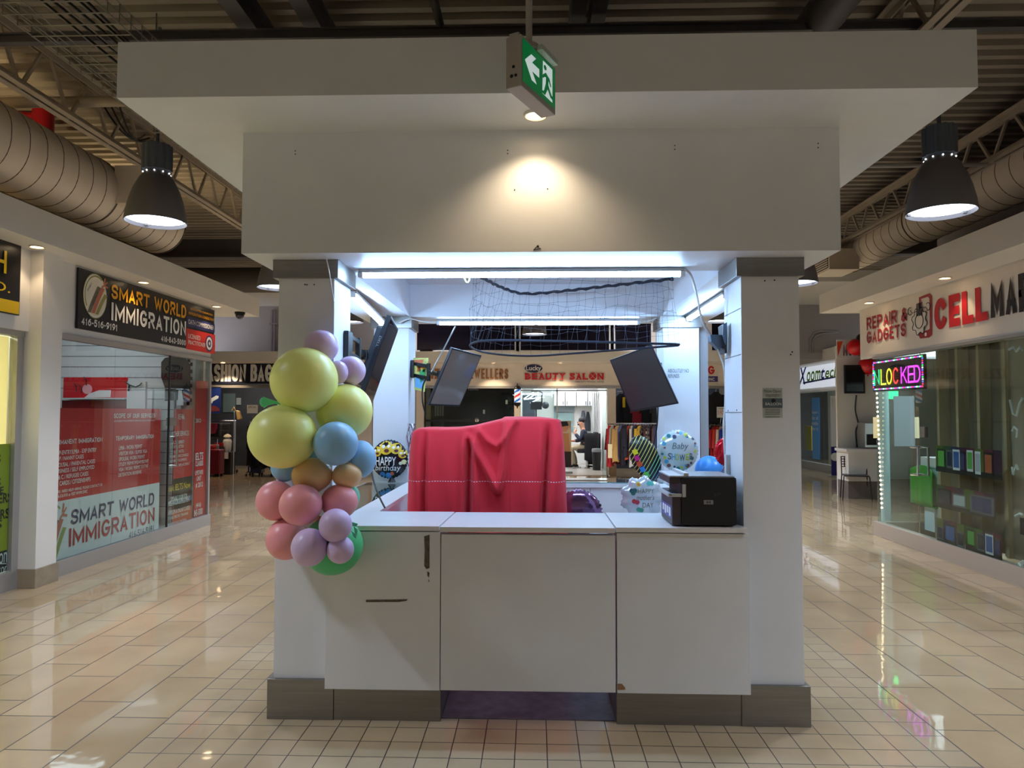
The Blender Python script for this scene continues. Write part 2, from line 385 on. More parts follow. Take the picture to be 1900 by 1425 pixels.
# ================================================================== metal deck ceiling
DECK = M('painted steel roof deck', (142, 133, 122), 0.6, 0.0, var=0.10, scale=1.2)
GIRD = M('dark painted steel', (86, 84, 88), 0.55, 0.1, var=0.1, scale=2)
TAN = M('tan painted steel', (168, 156, 140), 0.55, 0.1, var=0.08, scale=3)
pts = []; y = -4.0
while y < 18.8:
    pts += [(y, 4.60), (y + .065, 4.60), (y + .085, 4.645), (y + .15, 4.645)]; y += .17
mb = MB(); k = len(pts)
vs = [(-13, a, b) for a, b in pts] + [(13, a, b) for a, b in pts]
mb.add(vs, [[i, i + 1, k + i + 1, k + i] for i in range(k - 1)])
mb.box(-13, 13, -4, 27, 4.7, 4.8)
struct(mb, 'ceiling', DECK)
# dropped ceiling towards the back and the walls that close the hall
struct(MB().box(-13, 13, 15.2, 27, 4.36, 4.42).box(-13, 13, 15.2, 15.3, 4.42, 4.6), 'trim_1', WALL)
struct(MB().box(-13, 6.5, 18.5, 18.7, 2.75, 4.36).box(6.3, 6.5, 18.7, 26, 2.75, 4.36), 'wall_back', GREYWALL)
struct(MB().box(6.5, 13, 26, 26.2, 0, 4.36), 'wall_corridor', GREYWALL)
struct(MB().box(-13.1, -13, -4, 27, 0, 4.7), 'wall_left', GREYWALL)
struct(MB().box(13, 13.1, -4, 27, 0, 4.7), 'wall_right', GREYWALL)
struct(MB().box(-13, 13, -4.1, -4, 0, 4.7), 'wall_front', WALL)

# ================================================================== shop soffits
struct(MB().box(-13, -4.25, -4, 10.81, 3.04, 3.32), 'trim_2', WALL)
struct(MB().box(4.03, 13, -4, 10.15, 2.98, 3.24), 'trim_3', WALL)
# upper walls over the soffits
struct(MB().box(-5.35, -5.3, -4, 6.1, 3.32, 4.6), 'wall_over_left_shops', WALL)
struct(MB().box(5.6, 5.65, -4, 10, 3.24, 4.6), 'wall_over_right_shops', GREYWALL)

# ================================================================== roof joists, beams, pipes
def joist(X, zb, zt, y0, y1, node0, pitch, label, mat):
    t = thing('roof_joist', label, 'joist', (X, (y0 + y1) / 2, zb), 'steel roof joists')
    for nm, z, sgn in (('bottom_chord', zb, 1), ('top_chord', zt, -1)):
        m_ = MB()
        for s in (-1, 1):
            m_.box(X + s * .012, X + s * .07, y0, y1, z - .006, z + .006); m_.box(X + s * .012, X + s * .024, y0, y1, z, z + sgn * .06)
        m_.build(nm, mat, t)
    y = node0 - pitch * math.ceil((node0 - y0) / pitch) + pitch
    while y + pitch < y1:
        MB().bar((X, y, zb), (X, y + pitch * .46, zt), .024).build('web_rod', mat, t)
        MB().bar((X, y + pitch * .54, zt), (X, y + pitch, zb), .024).build('web_rod', mat, t)
        y += pitch
    return t
joist(-3.9, 4.03, 4.47, 1.5, 15.1, 5.745, .567, 'tan open web roof joist above the left pendant lamps', TAN)
joist(4.5, 4.04, 4.42, 1.5, 15.1, 7.05, .567, 'tan open web roof joist above the right air duct', TAN)
joist(2.62, 4.12, 4.52, 1.5, 15.1, 3.0, .567, 'tan open web roof joist passing over the canopy right end', TAN)
for X, w, h, lab in ((-2.04, .13, .2, 'dark roof beam left of the white canopy middle, beside the wire tray'), (-1.57, .12, .2, 'dark grey roof beam second from the wire cable tray'),
                     (.30, .10, .2, 'left one of the paired dark roof beams behind the exit sign'), (.44, .10, .2, 'right one of the paired dark roof beams behind the exit sign')):
    MB().box(X - w / 2, X + w / 2, 1, 15.1, 4.3, 4.32).box(X - .006, X + .006, 1, 15.1, 4.32, 4.3 + h).box(X - w / 2, X + w / 2, 1, 15.1, 4.28 + h, 4.3 + h).build('roof_beam', GIRD, label=lab, cat='beam', group='dark roof beams')
MB().box(-13, 13, 4.82, 4.88, 4.19, 4.20).box(-13, 13, 4.845, 4.855, 4.20, 4.25).box(-13, 13, 4.82, 4.88, 4.25, 4.26).build('cross_beam', GIRD, label='long dark steel cross beam running above the white canopy', cat='beam')
MB().box(-13, 13, 11.7, 11.9, 4.17, 4.2).box(-13, 13, 11.78, 11.82, 4.2, 4.5).build('girder', GIRD, label='dark steel girder across the hall behind the left pendant lamps', cat='beam')
MB().tube([(-13, 5.9, 4.24), (-1.9, 5.9, 4.24)], .045, 12).build('tan_pipe', TAN, smooth=True, label='tan pipe crossing under the roof deck left of the canopy', cat='pipe')
MB().tube([(-.66, 1.5, 4.28), (-.66, 11.6, 4.28)], .03, 10).build('thin_conduit', GIRD, smooth=True, label='thin grey conduit over the canopy left of the exit sign', cat='pipe')
MB().tube([(1.98, 1.0, 4.3), (1.98, 9, 4.3)], .14, 18).build('dark_pipe', GIRD, smooth=True, label='thick dark round pipe above the canopy right half', cat='pipe')
RED = M('red enamel', (170, 22, 36), 0.4)
p = P(62, 222, Y=6.9)
t = thing('fire_pipe', 'red sprinkler pipe above the left air duct', 'pipe', p)
MB().tube([(p.x - 1.2, p.y, p.z + .05), (p.x + .05, p.y, p.z + .02)], .06, 12).build('pipe_run', RED, t, smooth=True)
MB().lathe([(0, -.16), (.1, -.16), (.1, .1), (.07, .13), (0, .13)], (p.x + .1, p.y, p.z - .02), 14).build('valve', RED, t, smooth=True)
mb = MB()
for i in range(3):
    a = P(180 + 20 * i, 175 + 8 * i, Y=6.2); b_ = P(285 - 8 * i, 262 - 6 * i, Y=6.9)
    mb.tube([a.lerp(b_, k / 10) - Vector((0, 0, .16 * math.sin(PI * k / 10))) for k in range(11)], .009, 6)
mb.build('loose_cable', BLACK, label='loose black cables drooping from the left roof joist', cat='cable')
MB().tube([(2.5, 7.0, 4.0), (4.42, 7.0, 4.0)], .022, 8).build('white_conduit', ALU, smooth=True, label='thin pale conduit behind the right pendant lamp', cat='pipe')

# wire cable tray
WIRE = M('galvanised wire', (150, 148, 142), 0.45, 0.7)
t = thing('cable_tray', 'galvanised wire mesh cable tray hanging at the upper left', 'cable tray', (-2.55, 6, 3.7))
x0, x1, z0 = -2.84, -2.27, 3.7  # tray edges
m1, m2 = MB(), MB()
for i in range(7): m1.tube([(x0 + (x1 - x0) * i / 6, 1.6, z0), (x0 + (x1 - x0) * i / 6, 11, z0)], .004, 5)
for s in (x0, x1):
    for k in (1, 2): m1.tube([(s, 1.6, z0 + .055 * k), (s, 11, z0 + .055 * k)], .004, 5)
y = 1.65
while y < 11: m2.tube([(x0, y, z0 + .11), (x0, y, z0 - .005), (x1, y, z0 - .005), (x1, y, z0 + .11)], .004, 5); y += .11
m1.build('long_wires', WIRE, t, kind='stuff'); m2.build('cross_wires', WIRE, t, kind='stuff')
for j, y in enumerate((3.4, 5.2, 7.0)):
    MB().tube([(x0 - .03, y, 4.6), (x0 - .03, y, z0 - .02), (x1 + .03, y, z0 - .02), (x1 + .03, y, 4.6)], .006, 6).build('hanger', WIRE, t)
mb = MB()
for i in range(5): mb.tube([(x0 + .3 + .045 * i + .03 * math.sin(y_ * 1.3 + i), y_, z0 + .02) for y_ in [1.6 + .5 * q for q in range(19)]], .008, 6)
mb.build('data_cable', BLACK, label='bundle of black cables lying in the wire cable tray', cat='cable')

# ================================================================== air ducts
DUCT = M('beige painted spiral duct', (218, 206, 190), 0.5, 0.0, var=0.05, scale=2)
SEAM = M('duct seam', (104, 92, 78), 0.6)
def duct(X, z, segs, label):
    t = thing('air_duct', label, 'duct', (X, segs[0][0], z - segs[0][2]), 'spiral air ducts')
    m_, s_ = MB(), MB()
    for y0, y1, r in segs:
        m_.lathe([(0, y0), (r, y0), (r, y1), (0, y1)], (X, 0, z), 40, (0, 1, 0))
        y = y0 + .12
        while y < y1 - .05:
            s_.tube([(X + (r + .001) * math.cos(a), y + .06 * math.sin(a * .5), z + (r + .001) * math.sin(a)) for a in [2 * PI * q / 36 for q in range(36)]], .0035, 5, closed=True); y += .21
        for e in (y1 - .02,): s_.tube([(X + (r + .004) * math.cos(a), e, z + (r + .004) * math.sin(a)) for a in [2 * PI * q / 36 for q in range(36)]], .008, 6, closed=True)
    m_.build('duct_run', DUCT, t, smooth=True); s_.build('duct_seams', SEAM, t, kind='stuff')
    return t
def grille(t, x0, x1, y0, y1, z0, z1, side):
    MB().box(x0, x1, y0, y1, z0, z1).build('outlet_box', DUCT, t, bevel=.004)
    fx = x1 if side > 0 else x0; m_, f_ = MB(), MB()
    for i in range(7):
        z = z0 + .05 + (z1 - z0 - .1) * i / 6; m_.box(fx, fx + side * .014, y0 + .05, y1 - .05, z - .008, z + .008)
    f_.box(fx, fx + side * .003, y0 + .04, y1 - .04, z0 + .03, z1 - .03)
    f_.build('dark_opening', M('duct inside', (30, 27, 24), .8), t); m_.build('louvres', DUCT, t)
t = duct(-4.5, 3.8, [(.5, 6.95, .34), (6.95, 8.3, .335)], 'fat beige spiral air duct over the left shop fronts')
grille(t, -4.2, -3.93, 6.9, 7.4, 3.66, 4.04, 1)
t = duct(4.8, 3.95, [(1.0, 8.85, .275), (8.85, 10.9, .235)], 'beige spiral air duct over the right shop fronts')
grille(t, 4.2, 4.62, 10.2, 10.8, 3.62, 3.92, -1)
MB().tube([(-9, 13.4, 4.1), (-1.9, 13.4, 4.1)], .24, 24).build('cross_duct', M('grey duct', (96, 90, 84), .6), smooth=True, label='grey round duct crossing behind the left pendant lamps', cat='duct')

# ================================================================== pendant lamps
SHADE = M('charcoal lamp shade', (120, 118, 122), 0.5, 0.0)
FIN = M('blue black lamp housing', (92, 100, 112), 0.5, 0.0)
LENS = glow('lit lamp glass', (226, 238, 255), PENDANT_E)
def pendant(loc, label, watt=None):
    t = thing('pendant_lamp', label, 'lamp', loc, 'high bay pendant lamps')
    x, y, z = loc
    out = [(.05, .40), (.085, .395), (.125, .34), (.165, .26), (.195, .17), (.215, .08), (.226, 0)]
    inn = [(.221, .0), (.21, .08), (.19, .17), (.16, .255), (.12, .335), (.05, .385)]
    MB().lathe(out + inn, (x, y, z), 32).build('shade', SHADE, t, smooth=True)
    light('lamp_beam', 'SPOT', (x, y, z + .02), watt or PENDANT_W, (.85, .95, 1.12), .18, spot=128, blend=.9, parent=t)
    MB().lathe([(0, .03), (.214, .03), (.214, .037), (0, .037)], (x, y, z), 32).build('lens', LENS, t)
    mb = MB(); n = 48; ring = lambda h: [Vector((x + (.112 if (j // 2) % 2 else .102) * math.cos(2 * PI * j / n), y + (.112 if (j // 2) % 2 else .102) * math.sin(2 * PI * j / n), z + h)) for j in range(n)]
    mb.prism(ring(.405), (0, 0, .2)); mb.build('ribbed_housing', FIN, t)
    mb = MB()
    for j in range(10):
        a = 2 * PI * j / 10; mb.ball((x + .098 * math.cos(a), y + .098 * math.sin(a), z + .385), .006, 8, 5)
    mb.build('light_slots', glow('lamp slot glow', (255, 255, 255), 3), t)
    MB().tube([(x, y, z + .6), (x, y, 4.6)], .014, 10).build('hanging_rod', FIN, t, smooth=True)
    mb = MB()
    for j in range(3):
        a = 2 * PI * j / 3 + .3; mb.box(x + .205 * math.cos(a) - .01, x + .205 * math.cos(a) + .01, y + .205 * math.sin(a) - .01, y + .205 * math.sin(a) + .01, z + .015, z + .04)
    mb.build('lens_clips', SHADE, t)
    return t
for x, y, z, lab in ((-2.95, 5.4, 3.05, 'charcoal bell pendant lamp hanging left of the white canopy, nearer one'), (2.86, 5.05, 2.985, 'charcoal bell pendant lamp hanging right of the white canopy, nearer one'),
                     (-2.96, 8.05, 3.0, 'charcoal pendant lamp peeping out behind the left front column'), (2.87, 7.85, 2.99, 'charcoal pendant lamp peeping out behind the right front column'),
                     (-2.95, 11.2, 3.0, 'assumed charcoal pendant lamp far back over the left aisle'), (2.9, 11.2, 3.0, 'assumed charcoal pendant lamp far back over the right aisle'),
                     (-2.95, 14.4, 3.0, 'assumed charcoal pendant lamp before the luggage shop'), (2.9, 14.4, 3.0, 'assumed charcoal pendant lamp before the clothing shop'), (0.0, 13.0, 3.0, 'added charcoal pendant lamp in front of the beauty salon'),
                     (-2.95, 2.75, 3.05, 'assumed charcoal pendant lamp nearest the camera over the left aisle'), (2.9, 2.4, 3.0, 'assumed charcoal pendant lamp nearest the camera over the right aisle'),
                     (-2.95, .1, 3.05, 'assumed charcoal pendant lamp beside the camera position, left one'), (2.9, -.2, 3.05, 'assumed charcoal pendant lamp beside the camera position, right one'),
                     (-2.95, -2.5, 3.0, 'assumed charcoal pendant lamp behind the camera on the left'), (2.9, -2.5, 3.0, 'assumed charcoal pendant lamp behind the camera on the right')):
    pendant((x, y, z), lab, PENDANT_W * 3.4 if y > 10 else None)

# ================================================================== recessed downlights
WARM = (1.0, 0.74, 0.46)
RING = M('downlight trim', (226, 216, 200), 0.35)
BULB = glow('downlight bulb', (255, 224, 178), 14)
def downlight(loc, label, watt, spot=95, r=.062, blend=.55, group='recessed downlights'):
    x, y, z = loc
    t = thing('downlight', label, 'light', (x, y, z - .012), group)
    MB().lathe([(r, 0), (r, -.012), (r * .86, -.012), (r * .74, 0), (r, 0)], (x, y, z), 28).build('trim_ring', RING, t, smooth=True)
    MB().lathe([(0, -.002), (r * .76, -.002), (r * .76, -.004), (0, -.004)], (x, y, z), 24).build('bulb', BULB, t)
    light('downlight_beam', 'SPOT', (x, y, z - .02), watt, WARM, .03, spot=spot, blend=blend, parent=t)
for px, py, lab in ((75, 457, 'small recessed downlight over the white pilaster at the far left'), (265, 523, 'small recessed downlight above the immigration shop sign middle'), (387, 568, 'small recessed downlight by the sign end near the dome camera')):
    q = P(px, py, Z=3.04); downlight((-4.41, q.y, 3.04), lab, DOWN_W)
q = P(75, 457, Z=3.04); downlight((-4.41, q.y - 1.75, 3.04), 'small recessed downlight over the black and yellow sign, outside the picture', DOWN_W)
for px, py, lab in ((1746, 515, 'small recessed downlight over the phone shop banner, the nearer one'), (1611, 561, 'small recessed downlight over the phone shop banner far end')):
    q = P(px, py, Z=2.98); downlight((4.25, q.y, 2.98), lab, DOWN_W)
downlight((4.25, 5.6, 2.98), 'small recessed downlight over the plywood window, outside the picture', DOWN_W)
# ================================================================== the kiosk: columns, header box, canopy
KX0, KX1, YF, YB = -1.352, 1.366, 3.70, 5.93      # outer column faces, front faces of front and back columns
CW = .297                                         # column width; depth .33
def column(x0, y0, label):
    t = thing('kiosk_column', label, 'column', (x0 + CW / 2, y0 + .165, 0), 'kiosk columns')
    MB().box(x0, x0 + CW, y0, y0 + .33, .2, 2.29).build('shaft', WHITE, t, bevel=.003)
    MB().box(x0 - .027, x0 + CW + .023, y0 - .018, y0 + .35, 2.283, 2.38).build('cap', STEEL, t, bevel=.002)
    MB().box(x0 - .024, x0 + CW + .024, y0 - .02, y0 + .35, 0, .203).build('plinth', STEEL, t, bevel=.003)
    return t
cFL = column(KX0, YF, 'white kiosk column behind the balloon garland, steel cap and base')
cFR = column(KX1 - CW, YF, 'white front kiosk column right of the black printer')
cBL = column(KX0, YB, 'white back kiosk column behind the two left screens')
cBR = column(KX1 - CW, YB, 'white back kiosk column with no refunds notice')
HOLE = M('screw hole', (40, 38, 36), .8)
def holes(col, pts, X=None, Y=None, r=.004):
    mb = MB()
    for x, y in pts:
        q = P(x, y, Y=Y) if Y else P(x, y, X=X); mb.disc(q, r, 8, (0, 1, 0) if Y else (1, 0, 0), .003)
    mb.build('screw_holes', HOLE, col)
holes(cFL, [(566, 528), (569.5, 528.5), (583, 528)], Y=YF - .0005)
holes(cFR, [(1419, 521), (1437, 520), (1470, 653), (1467, 658)], Y=YF - .0005)
holes(cFR, [(1351, 762), (1367, 761)], X=KX1 - CW - .0005)
t = cFR                                            # panel joints on its inner face
mb = MB()
for z in (2.12, 1.88, 1.58): mb.box(KX1 - CW - .002, KX1 - CW, YF + .01, YF + .32, z - .002, z + .002)
mb.build('panel_joints', M('joint shadow gap', (120, 122, 126), .7), t)

# header box with the hollow ceiling inside, and the canopy slab on top
t = thing('kiosk_header', 'big white header box over the kiosk columns, lit by one warm spot', 'header', (0.01, 5, 2.38))
mb = MB(); x0, x1, y0, y1 = -1.485, 1.511, 3.53, 6.43; a0, a1, b0, b1 = -1.05, 1.065, 4.03, 5.95
mb.box(x0, x1, y0, b0, 2.38, 3.0).box(x0, x1, b1, y1, 2.38, 3.0).box(x0, a0, b0, b1, 2.38, 3.0).box(a1, x1, b0, b1, 2.38, 3.0)
mb.build('header_box', WHITE, t)
MB().box(a0 - .01, a1 + .01, b0 - .01, b1 + .01, 2.655, 2.68).build('inner_ceiling', WHITE, t)
mb = MB()
for x, y, s in ((998, 457, 5), (942, 279, 2), (942, 285, 2), (1252, 270, 2), (1252, 277, 2), (548, 280, 2), (548, 286, 2), (1518, 266, 2), (1518, 274, 2), (1016, 350, 2), (955, 352, 2)):
    q = P(x, y, Y=y0 - .001); mb.disc(q, .002 * s / 2 + .001, 8, (0, 1, 0), .003)
q = P(997, 462, Y=y0 - .001); mb.tube([q + Vector((-.02, 0, -.006)), q + Vector((.018, 0, .002)), q + Vector((-.004, 0, .012)), q + Vector((-.018, 0, -.004))], .0018, 5)
mb.build('screw_marks', HOLE, t)
t = thing('kiosk_canopy', 'wide flat white canopy slab on top of the kiosk header', 'canopy', (0.02, 5, 3.0))
MB().box(-1.895, 1.935, 3.115, 6.85, 3.0, 3.258).build('slab', WHITE, t)
q = P(994, 212, Z=3.0)
downlight((q.x, q.y, 3.0), 'lit warm recessed spotlight under the canopy behind the exit sign', SPOT_W, 124, .058, .75, 'recessed downlights')

# LED tubes under the header
LED = glow('lit LED tube', (172, 212, 255), LED_E)
def tube_light(p, q, label, w=.042):
    p, q = Vector(p), Vector(q); t = thing('led_tube', label, 'light', (p + q) / 2, 'led tubes under the kiosk header')
    d = (q - p).normalized()
    MB().bar(p + Vector((0, 0, .015)), q + Vector((0, 0, .015)), w * 1.35, .018).build('housing', ALU, t)
    s_ = d.cross(Vector((0, 0, 1))).normalized(); e = p + d * .02
    MB().prism([e + s_ * (w * .5 * math.cos(math.radians(a_))) + Vector((0, 0, .006 - .026 * math.sin(math.radians(a_)))) for a_ in range(0, 181, 20)], (q - p) - d * .04).build('diffuser', LED, t)
    mb = MB(); mb.bar(p - d * .006, p + d * .02, w, w * .9); mb.bar(q - d * .02, q + d * .006, w, w * .9); mb.build('end_caps', LAM, t)
a = P(668, 496, Y=3.95); b = P(1268, 493, Y=3.95)
tube_light((a.x, 3.95, 2.352), (b.x, 3.95, 2.352), 'bright LED tube across the kiosk front under the header')
a = P(812, 598, Y=6.12); b = P(1186, 598, Y=6.12)
tube_light((a.x, 6.12, 2.352), (b.x, 6.12, 2.352), 'bright LED tube across the kiosk back')
tube_light((-1.2, 4.62, 2.352), (-1.245, 5.75, 2.30), 'bright LED tube on the kiosk left side behind the screen')
tube_light((1.27, 4.72, 2.352), (1.275, 5.9, 2.352), 'bright LED tube on the kiosk right side')
CAB = M('white cable', (212, 212, 210), .45)
def cable(pts, r, mat, label, cat='cable', name='cable', n=6):
    """smooth cable through the points"""
    pts = [Vector(p) for p in pts]; out = []
    for i in range(len(pts) - 1):
        p0, p1, p2, p3 = pts[max(i - 1, 0)], pts[i], pts[i + 1], pts[min(i + 2, len(pts) - 1)]
        for k in range(6):
            s = k / 6; out.append(.5 * ((2 * p1) + (p2 - p0) * s + (2 * p0 - 5 * p1 + 4 * p2 - p3) * s * s + (3 * p1 - p0 - 3 * p2 + p3) * s ** 3))
    out.append(pts[-1])
    return MB().tube(out, r, n).build(name, mat, smooth=True, label=label, cat=cat)
cable([P(1268, 498, Y=3.95), P(1282, 511, Y=3.95), P(1293, 550, Y=3.96), P(1303, 595, Y=3.98), P(1318, 622, Y=4.0), P(1335, 655, Y=4.03), P(1345, 690, Y=4.04), P(1346, 750, Y=4.05), P(1343, 790, Y=4.05), P(1346, 850, Y=4.05), P(1350, 880, Y=4.05)], .007, CAB, 'white power cable dropping from the front LED tube along the right column')
cable([P(668, 499, Y=3.95), P(652, 500, Y=3.97), P(642, 505, Y=4.0), P(641, 518, Y=4.02), P(648, 528, Y=4.05), P(657, 527, Y=4.08)], .006, M('grey cable', (70, 76, 84), .5), 'dark grey cable looping from the left end of the front LED tube')
cable([P(602, 466, Y=3.6), P(610, 500, Y=3.62), P(617, 545, Y=3.68), P(620, 562, Y=3.69)], .003, CAB, 'thin pale cord hanging on the left column cap', 'cord', 'cord')
cable([P(862, 500, Y=3.97), P(861, 512, Y=3.98), P(866, 524, Y=3.98), P(871, 518, Y=3.98), P(868, 502, Y=3.97)], .004, M('yellow cord', (226, 222, 130), .5), 'yellow loop of cord hanging below the front LED tube', 'cord', 'cord')
cable([P(1186, 599, Y=6.1), P(1205, 596, Y=6.08), P(1225, 588, Y=6.0), P(1255, 586, Y=5.96), P(1277, 587, Y=5.92)], .006, CAB, 'white cable joining the back and right LED tubes')
cable([P(740, 600, Y=5.86), P(752, 594, Y=5.88), P(765, 592, Y=5.9), P(785, 597, Y=6.02), P(812, 598, Y=6.1)], .006, CAB, 'white cable joining the left and back LED tubes')

# ================================================================== counters
t = thing('counter_cabinet', 'white counter cabinet under the balloon garland, scuffed door front', 'cabinet', (-.77, 3.9, 0), 'front counter cabinets')
xl = P(603, 1200, Y=3.64).x; xm = P(816.5, 1200, Y=3.64).x; xn = P(1144, 1200, Y=3.64).x; xr = P(1392.5, 1200, Y=3.64).x
XS = xl
MB().box(xl, xm - .002, 3.64, 3.70, .172, .968).build('front_panel', WHITE, t, bevel=.002)
MB().box(-1.05, xm - .01, 3.7, 4.05, .2, .968).build('carcass', WHITE, t)
MB().box(-1.03, xm - .002, 3.685, 4.1, 0, .2).build('kick_plate', STEEL, t, bevel=.002)
SCUFF = M('scuffed bare board', (96, 90, 80), .9, var=.35, scale=60)
def scuff(pts, parent, name='scuff_mark'):
    mb = MB()
    for poly in pts: mb.prism([P(x, y, Y=3.6385) for x, y in poly], (0, .001, 0))
    mb.build(name, SCUFF, parent, label='bare brown scuff mark')
scuff([[(787, 995), (797, 992), (797, 1054), (791, 1056), (787, 1050), (788, 1020)], [(793, 1060), (797, 1063), (796, 1072), (793, 1068)], [(795, 1074), (797, 1079), (795, 1080)]], t)
scuff([[(679, 1113), (757, 1112), (754, 1115), (740, 1117), (720, 1117), (679, 1117.5)]], t)
t = thing('counter_gate', 'white swing gate panel in the middle of the front counter', 'gate', (0, 3.65, .17))
MB().box(xm + .002, xn - .004, 3.645, 3.70, .172, .955).build('gate_panel', WHITE, t, bevel=.002)
t = thing('counter_cabinet', 'white counter cabinet under the black printer', 'cabinet', (.77, 3.9, 0), 'front counter cabinets')
MB().box(xn + .004, xr, 3.64, 3.70, .172, .968).build('front_panel', WHITE, t, bevel=.002)
MB().box(xn + .004, 1.05, 3.7, 4.05, .2, .968).build('carcass', WHITE, t)
MB().box(xn + .004, 1.045, 3.685, 4.1, 0, .2).build('kick_plate', STEEL, t, bevel=.002)
MB().prism([P(x, y, Y=3.638) for x, y in ((1146, 1269), (1154, 1269), (1160, 1276), (1160, 1280), (1146, 1280))], (0, .002, 0)).build('chipped_corner', M('bare chipboard', (150, 112, 78), .9, var=.2, scale=80), t)
# dark tile patch seen in the gap under the gate
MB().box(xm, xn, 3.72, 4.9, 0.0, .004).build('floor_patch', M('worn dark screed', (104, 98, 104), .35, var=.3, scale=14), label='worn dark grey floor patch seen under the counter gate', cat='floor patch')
# tops
a = P(815, 974, Y=3.62).x; b = P(1142, 979, Y=3.62).x
MB().prism([(XS - .0, 3.62, .976), (a - .003, 3.62, .976), (a + .02, 4.15, .976), (-.905, 4.15, .976), (-.905, 5.84, .976), (-1.05, 5.84, .976), (-1.05, 4.05, .976), (XS, 4.05, .976), ], (0, 0, .024)).build('countertop', LAM, bevel=.002, label='white L shaped countertop at the left, running back beside the red cloth', cat='countertop')
MB().prism([(a + .003, 3.615, .972), (b - .003, 3.615, .972), (b - .003, 4.15, .972), (a + .026, 4.15, .972)], (0, 0, .026)).build('lift_up_flap', LAM, bevel=.002, label='white lift up counter flap in the middle of the front counter', cat='countertop')
MB().prism([(b + .003, 3.62, .976), (P(1388, 979, Y=3.62).x, 3.62, .976), (P(1388, 979, Y=3.62).x, 3.69, .976), (1.06, 3.69, .976), (1.06, 5.84, .976), (.93, 5.84, .976), (.93, 4.15, .976), (b + .003, 4.15, .976)], (0, 0, .024)).build('countertop', LAM, bevel=.002, label='white countertop at the right carrying the black printer', cat='countertop')
# side counters with glass tops between the columns
CG = glass_mat('counter glass', (214, 232, 228), 1.5, boost=1.6)
for sx, lab in ((-1, 'white side counter with a glass display top, left side of the kiosk'), (1, 'white side counter with a glass display top, right side of the kiosk')):
    t = thing('side_counter', lab, 'counter', (sx * 1.2, 5, 0), 'kiosk side counters')
    X = lambda v: v if sx > 0 else -v
    MB().box(X(1.052), X(1.40), 4.06, 5.90, .16, .78).build('cabinet_body', WHITE, t)
    MB().box(X(.93), X(1.05), 4.2, 5.83, .0, .975).build('inner_wall', LAM, t)
    MB().box(X(1.385), X(1.40), 4.06, 5.90, .78, .985).build('outer_ledge', WHITE, t)
    MB().box(X(1.40), X(1.412), 4.05, 5.92, .965, .987).build('ledge_trim', ALU, t)
    MB().box(X(1.052), X(1.385), 4.06, 5.90, .985, .993).build('glass_top', CG, t)
    MB().box(X(1.07), X(1.38), 4.1, 5.85, 0, .16).build('kick_plate', STEEL, t)
    MB().box(X(.72), X(.93), 4.3, 5.0, .82, .838).build('inner_shelf', LAM, t)
STR = M('pink striped paper', (236, 170, 166), .6)
t = thing('back_counter', 'white back counter with glossy top at the rear of the kiosk', 'counter', (0, 6.1, 0))
MB().box(-1.045, 1.06, 5.95, 6.3, .12, .97).build('cabinet_body', LAM, t)
MB().box(-1.045, 1.06, 5.93, 6.3, .955, .99).build('edge_band', LAM, t, bevel=.002)
MB().box(-1.045, 1.06, 5.93, 6.32, .991, 1.0).build('glass_top', glass_mat('mirror like counter glass', (205, 222, 222), 1.5, boost=3.0), t)
mb = MB()
for x in (1095, 930, 860): q = P(x, 920, Y=5.949).x; mb.box(q - .002, q + .002, 5.947, 5.951, .12, .95)
mb.build('door_gaps', M('door gap', (96, 98, 108), .8), t)
# striped paper items
q = P(735, 932, Z=.93)
mb = MB(); mb.box(-.89, -.74, 4.35, 4.95, .84, .90); mb.build('paper_stack', M('pink paper stack', (220, 150, 160), .6, var=.25, scale=40, stretch=(1, .05, 1)), label='pink striped paper stack between left counter and red cloth', cat='paper')
a = P(664, 903, Y=6.5); b = P(688, 936, Y=6.5); mb = MB()
for i in range(5):
    x = a.x + (b.x - a.x) * (i + .25) / 5; mb.box(x, x + (b.x - a.x) / 10, 6.5, 6.51, b.z, a.z)
t = thing('popcorn_box', 'red and white striped box beyond the left side counter', 'box', ((a.x + b.x) / 2, 6.6, 0)); MB().box(a.x, b.x, 6.511, 6.8, 0, a.z).build('carton', LAM, t); mb.build('stripes', RED, t)
# ================================================================== left shops
FX = -4.57
STONE = M('beige stone base', (150, 136, 116), .6, var=.12, scale=10)
YEL = M('yellow vinyl', (236, 196, 10), .4); BLKV = M('black sign face', (22, 20, 21), .35)
WHT = M('white lettering', (238, 238, 236), .4); REDV = M('red vinyl', (196, 36, 40), .4)
struct(MB().box(-4.75, FX - .01, -4, 9.9, 2.30, 3.04), 'wall_left_shop_header', WALL)
mb = MB().box(-4.80, -4.46, 6.28, 6.56, 0, 3.04); struct(mb, 'trim_4', WALL)
struct(MB().box(-4.82, -4.445, 6.265, 6.575, 0, .17), 'baseboard_left_pilaster', STONE, bevel=.004)
struct(MB().box(-8.5, -4.8, 6.38, 6.46, 0, 3.04), 'wall_between_left_shops', WALL)
struct(MB().box(-8.6, -8.5, -4, 9.9, 0, 3.04), 'wall_left_shop_rear', WALL); struct(MB().box(-8.5, -4.66, 9.86, 9.96, 0, 3.04), 'wall_left_shop_end', WALL)
SLAB = M('grey shop floor', (150, 146, 140), .4, var=.1)
